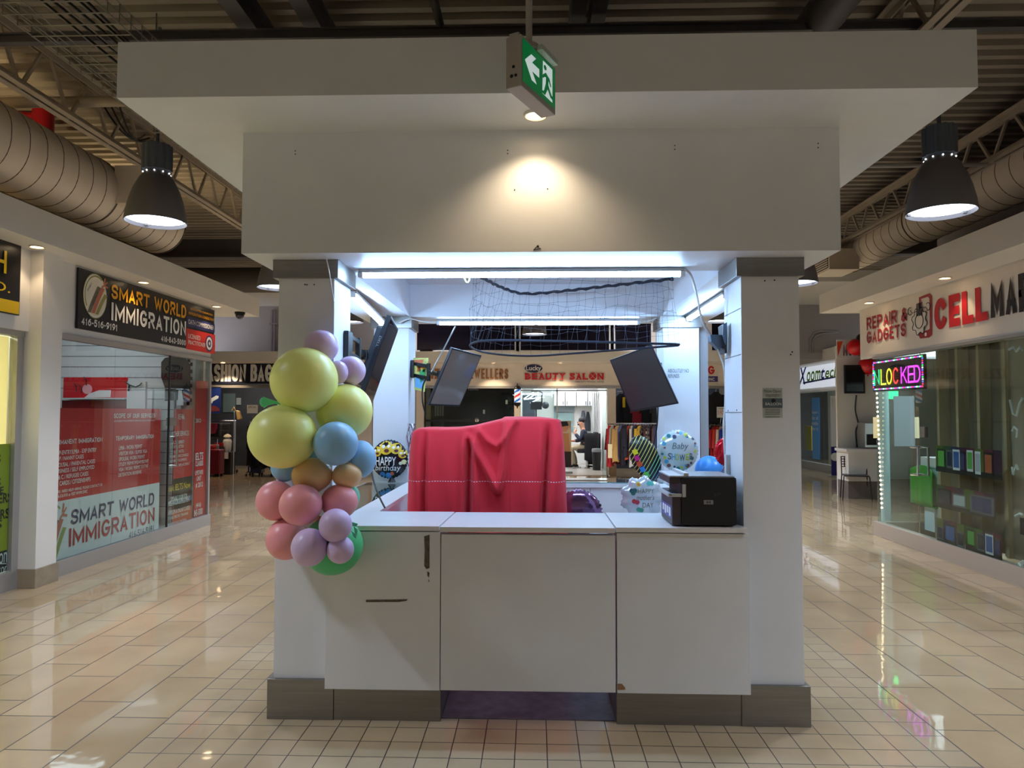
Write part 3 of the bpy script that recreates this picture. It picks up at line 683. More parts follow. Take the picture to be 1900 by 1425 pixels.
# --- far left shop, lit yellow from inside
t = MB().box(-4.66, -4.652, 1.0, 6.2, .16, 2.27); w1 = struct(t, 'window_1', GLASS)
mb = MB().box(-4.70, -4.61, 1.0, 6.28, .0, .16).box(-4.70, -4.61, 1.0, 6.28, 2.25, 2.31).box(-4.70, -4.62, 6.2, 6.28, .16, 2.25)
mb.build('window_frame', ALU, w1)
q0 = P(25, 604, X=-4.65); MB().box(-4.66, -4.63, q0.y, q0.y + .26, q0.z - .07, q0.z + .01).build('patch_fitting', STEEL, w1)
MB().box(-4.70, -4.692, 1.0, 6.19, 1.25, 2.24).build('frosted_film', film_mat('cream window film', (255, 246, 210), .65), label='cream frosted film glowing inside the far left shop window', cat='window film')
g = thing('window_poster', 'olive green and black poster in the far left shop window', 'poster', (-4.665, 5, .15))
za = P(38, 822, X=-4.665).z; zb = P(36, 1014, X=-4.665).z
MB().box(-4.672, -4.664, 2.0, P(39, 822, X=-4.665).y, zb, za).build('green_field', M('olive green vinyl', (168, 172, 30), .4), g)
MB().box(-4.672, -4.664, 2.0, P(36, 1014, X=-4.665).y, .17, zb).build('black_band', BLKV, g)
for s_, tl, br in (('S', (-8, 844), (1, 858)), ('S', (-8, 888), (1, 901)), ('CE', (-12, 905), (6, 916)), ('VERS', (-14, 918), (20, 931)), ('ORS', (-14, 948), (16, 961)), ('S', (-8, 966), (3, 979))):
    textX(s_, tl, br, -4.663, BLKV, g, bold=.02)
for s_, tl, br in (('.com', (-12, 1030), (16, 1042)), ('il.com', (-12, 1050), (16, 1061))): textX(s_, tl, br, -4.663, WHT, g)
MB().prism([P(-5, 1045.5, X=-4.663), P(16, 1045, X=-4.663), P(16, 1046.5, X=-4.663), P(-5, 1047, X=-4.663)], (.001, 0, 0)).build('rule', WHT, g)
t = thing('shop_sign', 'black and yellow shop sign cut by the left picture edge', 'sign', (FX, 4, 2.4))
a = P(40, 446, X=-4.54); b = P(37, 586, X=-4.54); c_ = P(37, 561, X=-4.54)
MB().box(FX, -4.54, 2.0, a.y, b.z, a.z).build('board', BLKV, t, bevel=.002)
MB().box(-4.545, -4.537, 2.0, a.y - .01, b.z + .01, c_.z).build('yellow_band', YEL, t)
blockX('H', (-14, 458), (11, 508), -4.536, YEL, t, t=.15)
textX('D.', (-13, 519), (18, 544), -4.536, YEL, t, depth=.004)
l = light('assumed_shop_lamp', 'AREA', (-6.2, 4.6, 2.85), 230, (1.0, .94, .74), 1.6, 1.0)
put(l, 'assumed warm ceiling lamp inside the far left shop', 'light')  # assumed source of the yellow glow behind the film
# assumed warm lamp, added unseen on the soffit to light the wall and deck
l = thing('assumed_uplight', 'assumed unseen warm lamp on the left shop roof, hidden behind the fascia', 'lamp', (-4.75, 3.4, 3.33))
MB().box(-4.85, -4.65, 3.3, 3.5, 3.33, 3.40).build('lamp_base', DARK, l); MB().box(-4.83, -4.67, 3.32, 3.48, 3.40, 3.41).build('lamp_glass', glow('warm lamp glass', (255, 210, 120), 6), l)
light('lamp_beam', 'SPOT', (-4.75, 3.4, 3.43), 280, (1, .76, .40), .1, rot=(PI, 0, 0), spot=160, blend=.8, parent=l)
for y_, n_ in ((5.6, 'second'), (8.6, 'third')):  # unseen copies added for more warm light under the roof deck
    l = copy_tree(l); l.location.y = y_; l.location.x = -5.05
    l['label'] = 'added unseen warm fill lamp on the left shop roof, %s from the camera' % n_
    for ch in l.children:
        if ch.type == 'LIGHT': ch.data = ch.data.copy(); ch.data.energy = 60

# --- immigration shop
y0, y1, y2, y3, y4 = 6.60, 7.60, 8.76, 9.46, 9.86
def pane(i, ya, yb, x=FX, za=.145, zb=2.30):
    return struct(MB().box(x - .004, x + .004, ya + .003, yb - .003, za, zb), 'window_%d' % i, GLASS)
w = pane(2, y0, y1); pane(3, y1, y2); dr = struct(MB().box(FX - .004, FX + .004, y2 + .015, y3 - .003, .13, 2.27), 'door_1', GLASS); pane(4, y3, y4)
mb = MB().box(-4.66, -4.53, 6.575, 9.88, .0, .145).box(-4.64, -4.545, 6.575, 9.88, 2.28, 2.33).box(-4.62, -4.55, 9.84, 9.88, .145, 2.28)
mb.build('window_frame', ALU, w)
mb = MB().box(-4.61, -4.545, y2 + .02, y2 + .16, .0, .11).box(-4.6, -4.55, y2, y2 + .16, 1.40, 1.50); mb.build('door_fittings', STEEL, dr, bevel=.004)
mb = MB()
for s in (-1, 1): mb.tube([(FX, y2 + .11, .90), (FX + s * .06, y2 + .11, .90), (FX + s * .06, y2 + .11, 1.26), (FX, y2 + .11, 1.26)], .014, 8)
mb.build('door_handle', CHROME, dr, smooth=True)
MB().box(FX - .008, FX + .012, y2 - .012, y2 + .008, .1, 2.28).build('door_edge', BLACK, dr)
VX = FX - .012
GRN = M('pale green vinyl', (214, 214, 216), .4); NAVY = M('navy vinyl', (44, 50, 92), .4); REDL = M('dark red vinyl', (176, 44, 48), .4)
g = thing('window_graphic', 'red and pale green immigration services graphic filling two big window panes', 'window graphic', (VX, 7.6, .14), 'immigration window graphics')
zr = P(180, 757.7, X=VX).z; zg = .712
MB().box(VX - .003, VX, y0 + .01, y2 - .16, zg, zr).build('red_field', REDV, g)
MB().box(VX - .003, VX, y0 + .01, y2 - .16, .15, zg).build('green_field', GRN, g)
TX = VX + .002
def Z1(x, y): return (x / 3.958, 740 + y / 3.958)
def tz(s_, x0, ya, x1, yb, mat, par, **k): return textX(s_, Z1(x0, ya), Z1(x1, yb), TX, mat, par, **k)
blockX('SCOPE OF OUR SERVICES', Z1(835, 108), Z1(1138, 138), TX, WHT, g, t=.15)
blockX('PERMANENT IMMIGRATION', Z1(383, 303), Z1(749, 314), TX, WHT, g, t=.15)
blockX('TEMPORARY IMMIGRATION', Z1(849, 276), Z1(1128, 288), TX, WHT, g, t=.15)
for s_, x0_, ya, x1_, yb in (('EXP-ENTRY/LMIA - EXP ENTRY', 405, 383, 706, 388), ('PNP / NANNY CASES', 404, 428, 612, 437), ('SPOUSAL / PARENTAL CASES', 403, 474, 696, 471), ('BUSINESS / SELF EMPLOYED', 402, 520, 690, 513), ('H & C / REFUGEE CASES', 402, 566, 646, 562), ('PR CARDS / CITIZENSHIPS', 402, 612, 661, 604),
                              ('LMIA - WORK PERMIT', 873, 347, 1042, 362), ('VISITOR VISA / SUPER VISA', 873, 390, 1078, 396), ('SPOUSAL WORK PERMIT', 873, 430, 1062, 436), ('STUDY PERMIT/PGWP/BOWP', 871, 470, 1088, 468), ('VISA / WORK PERMIT EXTNS', 871, 508, 1084, 504), ('DETENTION REVIEWS', 869, 548, 1036, 548),
                              ('EMPLOYERS : NEED HELP/ HIRING, PLEASE CONTACT US', 350, 686, 748, 642), ('At : 416-516-9191 or VISIT WWW.SWIC', 380, 712, 640, 690), ('(STUDENTS PLACEMENT SERVICES ALSO AVAILABLE)', 836, 158, 1136, 166)):
    tz(s_, x0_, ya, x1_, yb, WHT, g)
blockX('SMART WORLD', Z1(520, 816), Z1(1128, 778), TX, NAVY, g, t=.17, shear=.08)
blockX('IMMIGRATION', Z1(508, 953), Z1(1132, 905), TX, REDL, g, t=.17)
tz('416-516-9191', 945, 980, 1128, 975, M('dark grey vinyl', (50, 52, 58), .4), g)
OLV = M('olive vinyl', (150, 152, 84), .4); RUST = M('rust vinyl', (190, 110, 84), .4)
def logo(par, fx, X, dark_text, nm='logo'):
    """round globe swoosh mark: fx maps logo coords (0..1, 0..1 up) to (y, z)"""
    def W(u, v, k=0.0): y_, z_ = fx(u, v); return Vector((X + k, y_, z_))
    def band(uv_in, uv_out, mat, nm_, k):
        n = len(uv_in); mb = MB(); mb.add([W(u, v, k) for u, v in uv_in] + [W(u, v, k) for u, v in uv_out], [[i, i + 1, n + i + 1, n + i] for i in range(n - 1)]); mb.build(nm_, mat, par)
    arc = lambda r, a0, a1, n=18, cx=.5, cy=.5: [(cx + r * math.cos(math.radians(a0 + (a1 - a0) * i / (n - 1))), cy + r * math.sin(math.radians(a0 + (a1 - a0) * i / (n - 1)))) for i in range(n)]
    band(arc(.46, 60, 215), arc(.50, 60, 215), OLV, 'logo_ring', .001)
    # three sweeping bands rising to the right
    sw = lambda o, w: ([(.22 + o + .02 * i - .10 * math.sin(i / 9 * PI * .5) + .038 * i, .08 + .075 * i) for i in range(10)], [(.22 + o + w + .02 * i - .10 * math.sin(i / 9 * PI * .5) + .038 * i, .08 + .072 * i) for i in range(10)])
    a_, b_ = sw(-.08, .15); band(a_, b_, M('taupe vinyl', (112, 104, 84), .4), 'logo_band', .0012)
    a_, b_ = sw(.09, .15); band(a_, b_, RUST, 'logo_band', .0014)
    a_, b_ = sw(.26, .15); band([(u * .94 + .02, v * .8) for u, v in a_], [(u * .94 + .02, v * .8) for u, v in b_], OLV, 'logo_band', .0016)
    mb = MB()                                       # little aeroplane at the tip
    for poly in ([(.72, .76), (.98, .93), (1.0, .90), (.76, .73)], [(.80, .84), (.86, 1.0), (.90, .98), (.88, .86)], [(.88, .82), (1.03, .80), (1.02, .76), (.84, .78)]): mb.prism([W(u, v, .0018) for u, v in poly], (.001, 0, 0))
    mb.build('logo_plane', RUST, par)
    y_, z_ = fx(.12, .52); yb_, zb_ = fx(.40, .86); d = Vector((0, yb_ - y_, zb_ - z_)); L = d.length; d.normalize()
    text('SMART', W(.13, .56, .002), d, Vector((0, -d.z, d.y)), L * .62, L * .12, dark_text, par)
    y_, z_ = fx(.34, .22); yb_, zb_ = fx(.62, .66); d = Vector((0, yb_ - y_, zb_ - z_)); L = d.length; d.normalize()
    text('WORLD', W(.37, .24, .002), d, Vector((0, -d.z, d.y)), L * .8, L * .13, dark_text, par)
a = P(75, 941, X=TX); b = P(121, 1045, X=TX)
logo(g, lambda u, v: (a.y + (b.y - a.y) * u, b.z + (a.z - b.z) * v + .0), TX, M('black vinyl', (40, 38, 38), .4))
# door and end pane graphics
g = thing('window_graphic', 'red graphic on the glass door with unit number 1E46', 'window graphic', (VX, 9.1, .14), 'immigration window graphics')
ya, yb = y2 + .17, y3 - .03
MB().box(VX - .003, VX, ya, yb, .14, zr).build('red_field', REDV, g)
for (p0, p1, m_, nm) in (((1218, 600), (1408, 705), BLKV, 'black_band'), ((1218, 712), (1410, 785), M('slate blue vinyl', (70, 76, 116), .4), 'blue_band'), ((1218, 790), (1410, 960), M('orange red vinyl', (200, 82, 44), .4), 'orange_band')):
    q0 = P(*Z1(*p0), X=VX + .001); q1 = P(*Z1(p1[0], p1[1]), X=VX + .001); MB().box(VX, VX + .001, ya, yb, q1.z, q0.z).build(nm, m_, g)
for s_, x0_, y_a, x1_, y_b, m_ in (('1E46', 1308, 112, 1352, 150, WHT), ('OTHER SERVICES', 1262, 240, 1386, 268, WHT), ('LEGAL DOCUMENTS', 1248, 310, 1350, 327, WHT), ('INVITATION LETTERS', 1246, 345, 1348, 358, WHT), ('OCI / CAIPS NOTES', 1246, 382, 1348, 392, WHT), ('PR MAINTENANCE CHANGES', 1246, 416, 1382, 420, WHT), ('NOTARY DOCUMENTS', 1246, 450, 1370, 452, WHT), ('PASSPORT REPLACEMENT', 1246, 486, 1392, 484, WHT),
                                   ('Book IELTS Now', 1224, 640, 1396, 650, YEL), ('OPENING DOORS FOR', 1252, 722, 1372, 728, WHT), ('IMMIGRATION & EMPLOYMENT', 1232, 752, 1392, 752, WHT), ('IN-PERSON & ONLINE CLASSES', 1224, 828, 1392, 812, WHT), ('MODULE SPECIFIC TRAINING', 1224, 874, 1380, 848, WHT), ('UPDATED STUDY MATERIAL', 1224, 920, 1368, 892, WHT)):
    textX(s_, Z1(x0_, y_a), Z1(x1_, y_b), TX, m_, g)
g = thing('window_graphic', 'narrow red language classes graphic on the last window pane', 'window graphic', (VX, 9.65, .14), 'immigration window graphics')
MB().box(VX - .003, VX, y3 + .02, y4 - .03, .15, 2.0).build('red_field', REDV, g)
for s_, x0_, y_a, x1_, y_b, m_ in (('IELTS', 1434, 398, 1490, 445, WHT), ('CLASSES', 1434, 460, 1490, 488, WHT), ('UPSTAIRS', 1432, 530, 1490, 552, WHT), ('UNIT', 1444, 570, 1476, 598, WHT), ('# 2012', 1436, 618, 1488, 646, WHT), ('(416)', 1438, 768, 1474, 800, WHT), ('843-5000', 1424, 818, 1486, 846, WHT), ('2012', 1436, 146, 1474, 174, WHT)):
    textX(s_, Z1(x0_, y_a), Z1(x1_, y_b), TX, m_, g, bold=.01)
# sign over the shop
SX = -4.55
t = thing('shop_sign', 'long black immigration shop sign with gold and white letters and round logo', 'sign', (SX, 8.6, 2.4))
a = P(146.3, 496, X=SX); b = P(396, 660, X=SX); zt_, zb_ = a.z, P(143, 609, X=SX).z; yE = P(398, 580, X=SX).y
MB().box(FX - .0, SX, a.y, yE, zb_, zt_).build('board', BLKV, t, bevel=.002)
S1 = SX + .002
def Z0(x, y): return (x / 3.958, 400 + y / 3.958)
GOLD = M('gold lettering', (238, 168, 20), .35)
def ts(s_, x0, ya, x1, yb, mat, **k): return textX(s_, Z0(x0, ya), Z0(x1, yb), S1, mat, t, **k)
blockX('SMART', Z0(818, 500), Z0(1095, 682), S1, GOLD, t); blockX('WORLD', Z0(1132, 592), Z0(1365, 757), S1, GOLD, t); blockX('IMMIGRATION', Z0(818, 636), Z0(1362, 886), S1, WHT, t)
blockX('416-516-9191', Z0(596, 744), Z0(860, 850), S1, WHT, t); blockX('416-843-5000', Z0(1182, 878), Z0(1362, 956), S1, WHT, t)
ts('REGULATED CANADIAN', 1398, 674, 1560, 738, GOLD); ts('IMMIGRATION CONSULTANT', 1384, 704, 1572, 778, GOLD)
for (x0_, y_a, x1_, y_b, m_, nm) in ((1374, 742, 1576, 862, M('sign blue', (38, 44, 108), .4), 'blue_panel'), (1370, 826, 1578, 1018, M('sign red', (214, 40, 30), .4), 'red_panel')):
    q0 = P(*Z0(x0_, y_a), X=S1 - .001); q1 = P(*Z0(x1_, y_b), X=S1 - .001); MB().box(SX, S1 - .001, q0.y, q1.y, q1.z, q0.z).build(nm, m_, t)
ts('OATH COMMISSIONER', 1382, 760, 1568, 842, WHT); ts('LICENSED', 1382, 866, 1470, 918, WHT); ts('PRACTITIONER', 1382, 912, 1508, 968, WHT)
q = P(*Z0(1536, 940), X=S1)
for r, m_, k in ((.115, M('seal navy', (48, 44, 110), .4), .001), (.09, WHT, .002), (.055, M('seal navy', (48, 44, 110), .4), .003)): MB().disc(q + Vector((k, 0, 0)), r, 24, (1, 0, 0), .002).build('round_seal', m_, t)
MB().prism([q + Vector((.005, .03 * math.sin(2 * PI * i / 10) * (1 if i % 2 == 0 else .5), .035 * math.cos(2 * PI * i / 10) * (1 if i % 2 == 0 else .5))) for i in range(10)], (.001, 0, 0)).build('seal_leaf', WHT, t)
q0 = P(*Z0(620, 470), X=S1); q1 = P(*Z0(775, 700), X=S1)
cy, cz = (q0.y + q1.y) / 2, P(*Z0(697, 591), X=S1).z; ry, rz = .20, .235
for k, f_, m_ in ((0, 1.0, OLV), (.001, .955, WHT), (.002, .9, M('sign cream', (226, 222, 206), .4))):
    MB().prism([(S1 + k, cy + ry * f_ * math.cos(2 * PI * i / 36), cz + rz * f_ * math.sin(2 * PI * i / 36)) for i in range(36)], (.001, 0, 0)).build('logo_disc', m_, t)
logo(t, lambda u, v: (cy - ry * .9 + ry * 1.9 * u, cz - rz * .92 + rz * 1.84 * v), S1 + .003, M('black vinyl', (40, 38, 38), .4))
# dome camera under the soffit end
q = P(445, 586, X=-4.33)
t = thing('security_camera', 'black dome security camera under the left soffit end', 'camera', (q.x, q.y, 2.92)); q.z = 3.04
MB().lathe([(0, 0), (.075, 0), (.072, -.03), (.06, -.03)], q, 20).build('mount', BLACK, t, smooth=True)
MB().ball(q + Vector((0, 0, -.04)), .062, 18, 10).build('dome', M('dark dome', (20, 20, 24), .1), t, smooth=True)
MB().disc(q + Vector((.0, -.055, -.07)), .022, 14, (0, 1, .6), .01).build('lens', M('lens grey', (110, 112, 118), .2), t)

# --- things inside the immigration shop
struct(MB().box(-8.5, -4.62, 6.46, 9.86, 0, .012), 'trim_5', SLAB)
EY = 9.85                                            # end wall of the shop, facing the camera
t = thing('slatwall', 'white slatted display wall inside the immigration shop', 'panel', (-6.6, EY, 0))
MB().box(-8.45, -4.95, EY - .03, EY, .1, 2.9).build('panel', LAM, t)
mb = MB()
for i in range(18): mb.box(-8.45, -4.95, EY - .033, EY - .029, .25 + .15 * i, .258 + .15 * i)
mb.build('slots', M('slot shadow', (110, 110, 114), .8), t)
R1 = M('glossy red poster', (216, 34, 44), .2); EP = EY - .04
a, b = P(118, 700, Y=EP), P(236, 738, Y=EP)
g = thing('red_poster', 'glossy red poster on the slatted wall inside the immigration shop', 'poster', ((a.x + b.x) / 2, EP, b.z)); MB().box(a.x, b.x, EP, EP + .01, b.z, a.z).build('sheet', R1, g)
MB().disc(P(162, 722, Y=EP - .002), .07, 24, (0, 1, 0), .003).build('printed_disc', M('pale pink print', (244, 170, 176), .3), g)
MB().prism([P(x, y, Y=EP - .002) for x, y in ((156, 738), (166, 730), (184, 724), (206, 724), (205, 737))], (0, .001, 0)).build('printed_shape', M('white print', (236, 226, 226), .3), g)
for x, y in ((142, 722), (151, 724), (160, 710)): MB().tube([P(x - 4, y - 10, Y=EP - .02), P(x, y - 5, Y=EP - .05), P(x, y + 5, Y=EP - .03)], .007, 6).build('hook', DARK, g)
a = P(102, 738.5, Y=9.5); b = P(235, 741, Y=9.5)
MB().box(a.x, b.x, 9.45, EY - .03, b.z, a.z).build('wall_shelf', LAM, label='white shelf under the red poster inside the immigration shop', cat='shelf')
a = P(115, 743, Y=9.55); b = P(233, 760, Y=9.55)
MB().box(a.x, b.x, 9.55, EY - .04, .012, a.z).build('red_cabinet', M('dark red cabinet', (150, 26, 34), .35), label='dark red cabinet under the shelf inside the immigration shop', cat='cabinet')
a = P(236, 708, Y=9.4); b = P(269, 757, Y=9.4)
MB().box(a.x, b.x, 9.4, 9.45, .012, a.z).build('white_partition', LAM, label='white partition board behind the immigration shop glass', cat='partition')
mb = MB(); mb.tube([P(x, y, Y=9.38) for x, y in ((232, 708), (240, 714), (252, 718), (260, 714), (263, 710))], .008, 6); mb.tube([P(240, 714, Y=9.38), P(238, 726, Y=9.38)], .012, 6)
mb.build('black_bracket', BLACK, label='black bent bracket on top of the white partition board', cat='bracket')
MB().tube([P(83, 731, Y=9.2), P(108, 757, Y=9.2), P(130, 790, Y=9.2), Vector((P(200, 900, Y=9.2).x, 9.2, .015))], .008, 6).build('leaning_rod', BLACK, label='thin black rod leaning inside the immigration shop at the left', cat='rod')
BYs = 9.6
t = thing('banner_stand', 'black rounded banner beside the door inside the immigration shop', 'banner', (P(325, 800, Y=BYs).x, BYs, .012))
MB().prism([P(x, y, Y=BYs) for x, y in ((299, 672), (306, 664), (322, 661), (342, 663), (352, 676), (352, 740), (306, 744), (306, 720), (299, 700))], (0, .02, 0)).build('banner', BLACK, t); q = P(325, 742, Y=BYs + .01); MB().tube([(q.x, q.y, 0.012), q], .015, 8).build('stand_pole', BLACK, t)
MB().prism([P(x, y, Y=BYs - .003) for x, y in ((331, 724), (337, 724), (341, 752), (329, 752))], (0, .002, 0)).build('white_card', LAM, t)
g = thing('checker_strip', 'black and white checkered hanging strip by the shop door', 'decoration', P(352, 745, X=-4.8)); mb, m2 = MB(), MB()
a = P(349, 645, X=-4.8); b = P(356, 752, X=-4.8)
for i in range(16):
    for j in range(2):
        yA = a.y + (b.y - a.y) * j / 2; zA = a.z + (b.z - a.z) * i / 16
        (mb if (i + j) % 2 else m2).box(-4.806, -4.8, yA, yA + (b.y - a.y) / 2, zA, zA + (b.z - a.z) / 16)
MB().tube([(-4.803, (a.y + b.y) / 2, a.z), (-4.803, (a.y + b.y) / 2, 2.4)], .004, 5).build('string', BLACK, g); mb.build('black_squares', BLACK, g); m2.build('white_squares', LAM, g)
l = thing('assumed_ceiling_light', 'assumed white ceiling panel light inside the immigration shop', 'light', (-5.9, 8.2, 2.98))  # unseen fixture, assumed for the lit interior
MB().box(-6.5, -5.2, 7.0, 9.4, 2.99, 3.04).build('light_frame', LAM, l); MB().box(-6.45, -5.25, 7.05, 9.35, 2.985, 2.99).build('diffuser', glow('shop panel light', (240, 246, 255), 2.6), l)
# ================================================================== right shop (phones)
GX = 4.45
BEIGE = M('beige aluminium sill', (178, 162, 146), .45, .1)
struct(MB().box(GX + .02, 4.7, -4, 9.75, 2.30, 2.98).box(GX + .02, 9, 9.5, 9.75, 2.30, 2.98), 'wall_right_shop_header', WALL)
w = struct(MB().box(GX - .004, GX + .004, 1.0, 8.06, .17, 2.30), 'window_5', GLASS)
w2 = struct(MB().box(GX - .004, GX + .004, 8.07, 8.45, .17, 2.30), 'window_6', GLASS)
dr = struct(MB().box(GX - .004, GX + .004, 8.46, 9.42, .17, 2.30), 'door_2', GLASS)
w4 = struct(MB().box(GX, 8.5, 9.43, 9.438, .17, 2.30), 'window_7', GLASS)
struct(MB().box(GX - .04, GX + .06, 1.0, 9.47, 0, .17).box(GX + .06, 8.5, 9.37, 9.47, 0, .17), 'baseboard_right', BEIGE)
MB().box(GX - .02, GX + .05, 1, 9.46, 2.28, 2.31).box(GX + .05, 8.5, 9.4, 9.46, 2.28, 2.31).build('window_frame', ALU, w)
mb = MB()
a = P(1702, 930, X=GX).y
for s in (-1, 1): mb.tube([(GX, a, .86), (GX + s * .06, a, .86), (GX + s * .06, a - .14, .86), (GX + s * .06, a - .14, 1.18), (GX + s * .06, a, 1.18), (GX, a, 1.18)], .013, 8)
mb.build('door_handle', CHROME, dr, smooth=True)
MB().box(GX - .02, GX + .02, a - .22, a - .12, 1.30, 1.42).build('door_fitting', STEEL, dr, bevel=.004)
# banner
BX = GX - .005
t = thing('shop_banner', 'white phone repair shop banner with red and black lettering', 'sign', (BX, 7.5, 2.33))
a = P(1595.5, 574, X=BX); zB = 2.335; zT = 2.965
MB().grid(lambda u, v: Vector((BX + .004 * math.sin(u * 40) * math.sin(v * 7), a.y - u * (a.y - 2.5), zB + v * (zT - zB))), 60, 8).build('banner_cloth', M('white banner vinyl', (226, 216, 204), .5, var=.02), t, smooth=True)
struct(MB().box(GX - .0, GX + .02, 2.5, a.y + .02, 2.30, 2.98), 'trim_6', WALL)
MAR = M('maroon lettering', (158, 30, 42), .4); REDC = M('bright red lettering', (196, 28, 40), .4); BLKC = M('black lettering', (34, 28, 30), .4)
def Z2(x, y): return (1460 + x / 4.318, 480 + y / 4.318)
TXR = BX - .008
def tr(s_, x0, ya, x1, yb, mat, **k): return textX(s_, Z2(x0, ya), Z2(x1, yb), TXR, mat, t, **k)
blockX('REPAIR', Z2(640, 475), Z2(884, 515), TXR, MAR, t); blockX('&', Z2(914, 396), Z2(966, 500), TXR, MAR, t); blockX('GADGETS', Z2(640, 588), Z2(956, 618), TXR, MAR, t)
blockX('CELL', Z2(1180, 330), Z2(1612, 490), TXR, REDC, t, t=.25, gap=.1); blockX('MAR', Z2(1628, 190), Z2(1955, 412), TXR, BLKC, t, t=.18, gap=.09)
# phone with gear and wrench mark
ph = [Z2(*p_) for p_ in ((1060, 300), (1150, 278), (1160, 290), (1160, 625), (1075, 640), (1062, 630))]
def frame_poly(outer, inner, mat, nm, X=TXR):
    mb = MB(); n = len(outer); A = [P(*p_, X=X) for p_ in outer]; B = [P(*p_, X=X) for p_ in inner]
    mb.add(A + B, [[i, (i + 1) % n, n + (i + 1) % n, n + i] for i in range(n)]); return mb.build(nm, mat, t)
frame_poly([Z2(*p_) for p_ in ((1058, 310), (1140, 278), (1160, 296), (1162, 610), (1142, 632), (1068, 640), (1058, 620))], [Z2(*p_) for p_ in ((1072, 322), (1130, 304), (1142, 318), (1144, 560), (1134, 570), (1084, 584), (1072, 570))], MAR, 'phone_outline')
MB().disc(P(*Z2(1112, 606), X=TXR - .002), .022, 16, (1, 0, 0), .002).build('phone_button', WHT, t)
c = P(*Z2(1062, 500), X=TXR - .002); rG = .165
gear = [(c.y + rG * (1 if (i // 2) % 2 else .8) * math.sin(2 * PI * i / 32), c.z + rG * (1 if (i // 2) % 2 else .8) * math.cos(2 * PI * i / 32)) for i in range(32)]
MB().prism([(TXR - .002, y_, z_) for y_, z_ in gear], (-.001, 0, 0)).build('gear_face', M('banner white print', (228, 220, 210), .5), t)
MB().tube([(TXR - .004, y_, z_) for y_, z_ in gear], .0042, 5, closed=True).build('gear_outline', BLKC, t)
mb = MB(); mb.tube([c + Vector((-.004, .085 * math.sin(2 * PI * i / 24), .085 * math.cos(2 * PI * i / 24))) for i in range(24)], .0042, 5, closed=True)
for i in range(4): mb.tube([c + Vector((-.005, .05 - .033 * i, .06)), c + Vector((-.005, .05 - .033 * i, .2)), c + Vector((-.005, .03 - .033 * i, .21)), c + Vector((-.005, .03 - .033 * i, .06))], .003, 5)
mb.tube([c + Vector((-.005, .19, .15)), c + Vector((-.005, .14, .11)), c + Vector((-.005, -.14, .14)), c + Vector((-.005, -.19, .10))], .0042, 5)
for s in (1, -1): mb.tube([c + Vector((-.005, s * .19 + .045 * math.cos(PI * (.3 + 1.4 * k / 9) + (0 if s > 0 else PI)) * -1, .14 + .045 * math.sin(PI * (.3 + 1.4 * k / 9)))) for k in range(10)], .0045, 5)
mb.build('fist_and_wrench_outline', BLKC, t)
# LED sign behind the glass
LXs = 4.478
a = P(1619.8, 674.5, X=LXs); b = P(1712, 713.5, X=LXs)
t = thing('led_sign', 'colourful LED sign reading NLOCKED behind the phone shop glass', 'sign', (LXs, (a.y + b.y) / 2, b.z))
MB().box(LXs + .004, LXs + .04, b.y - .02, a.y + .02, b.z - .05, a.z + .03).build('sign_housing', M('led panel black', (26, 24, 32), .4), t, bevel=.004)
cols = [('N', (40, 240, 150), 0.0), ('L', (226, 240, 70), .155), ('O', (250, 232, 60), .285), ('C', (255, 60, 60), .43), ('K', (236, 60, 250), .60), ('E', (240, 70, 250), .745), ('D', (236, 60, 246), .865)]
Wd = a.y - b.y - .06; Ht = a.z - b.z - .12
for s_, c_, u0 in cols:
    block(s_, (LXs + .001, a.y - .03 - Wd * u0, b.z + .03), (0, -1, 0), (0, 0, 1), Wd * .125, Ht, glow('led %d %d %d' % c_, c_, 2.6), t, t=.11, name='lit_letter')
bc = [(255, 50, 90), (60, 250, 120), (90, 110, 255), (240, 70, 250), (250, 250, 250)]
bm_ = [MB() for _ in bc]; n = 30
for i in range(n):
    for z_ in (a.z + .005, b.z - .02): bm_[(i * 3 + (z_ > 2)) % 5].box(LXs - .002, LXs + .004, b.y + (a.y - b.y) * i / n, b.y + (a.y - b.y) * (i + .6) / n, z_ - .008, z_ + .008)
for i in range(12):
    for y_ in (a.y, b.y): bm_[(i * 2) % 5].box(LXs - .002, LXs + .004, y_ - .008, y_ + .008, b.z + (a.z - b.z) * i / 12, b.z + (a.z - b.z) * (i + .6) / 12)
for m_, c_ in zip(bm_, bc): m_.build('border_lights', glow('led border %d %d %d' % c_, c_, 3.0), t)
MB().tube([(LXs + .03, a.y - .1, a.z + .03), (LXs + .03, a.y - .1, 2.3)], .004, 5).tube([(LXs + .03, b.y + .1, a.z + .03), (LXs + .03, b.y + .1, 2.3)], .004, 5).build('hanging_wires', DARK, t)
# unfinished plywood wall with studs right behind the glass
PLY = M('plywood sheet', (128, 114, 92), .7, var=.14, scale=2.5, stretch=(1, 4, .6)); STUD = M('pine stud', (186, 164, 128), .65, var=.1, scale=5, stretch=(4, 4, .5))
yJ = P(1736, 800, X=4.62).y
t = thing('stud_wall', 'unfinished plywood wall with pine studs behind the right window', 'partition', (4.8, 5.5, 0))
MB().box(4.78, 4.80, 1.2, yJ, .15, 2.95).build('plywood', PLY, t)
for px in (1736, 1771, 1810, 1858, 1915, 1980):
    q = P(px, 800, X=4.64); MB().box(4.66, 4.78, q.y - .045, q.y, .15, 2.95).build('stud', STUD, t)
MB().box(4.70, 4.715, 3.0, P(1862, 900, X=4.70).y, .15, 2.95).build('front_sheet', M('tan board', (160, 146, 122), .7, var=.12, scale=3), t)
q = P(1898, 1000, X=4.69); MB().box(4.685, 4.70, q.y - .03, q.y + .03, q.z + .04, q.z + .2).build('outlet', DARK, t)
mb = MB()
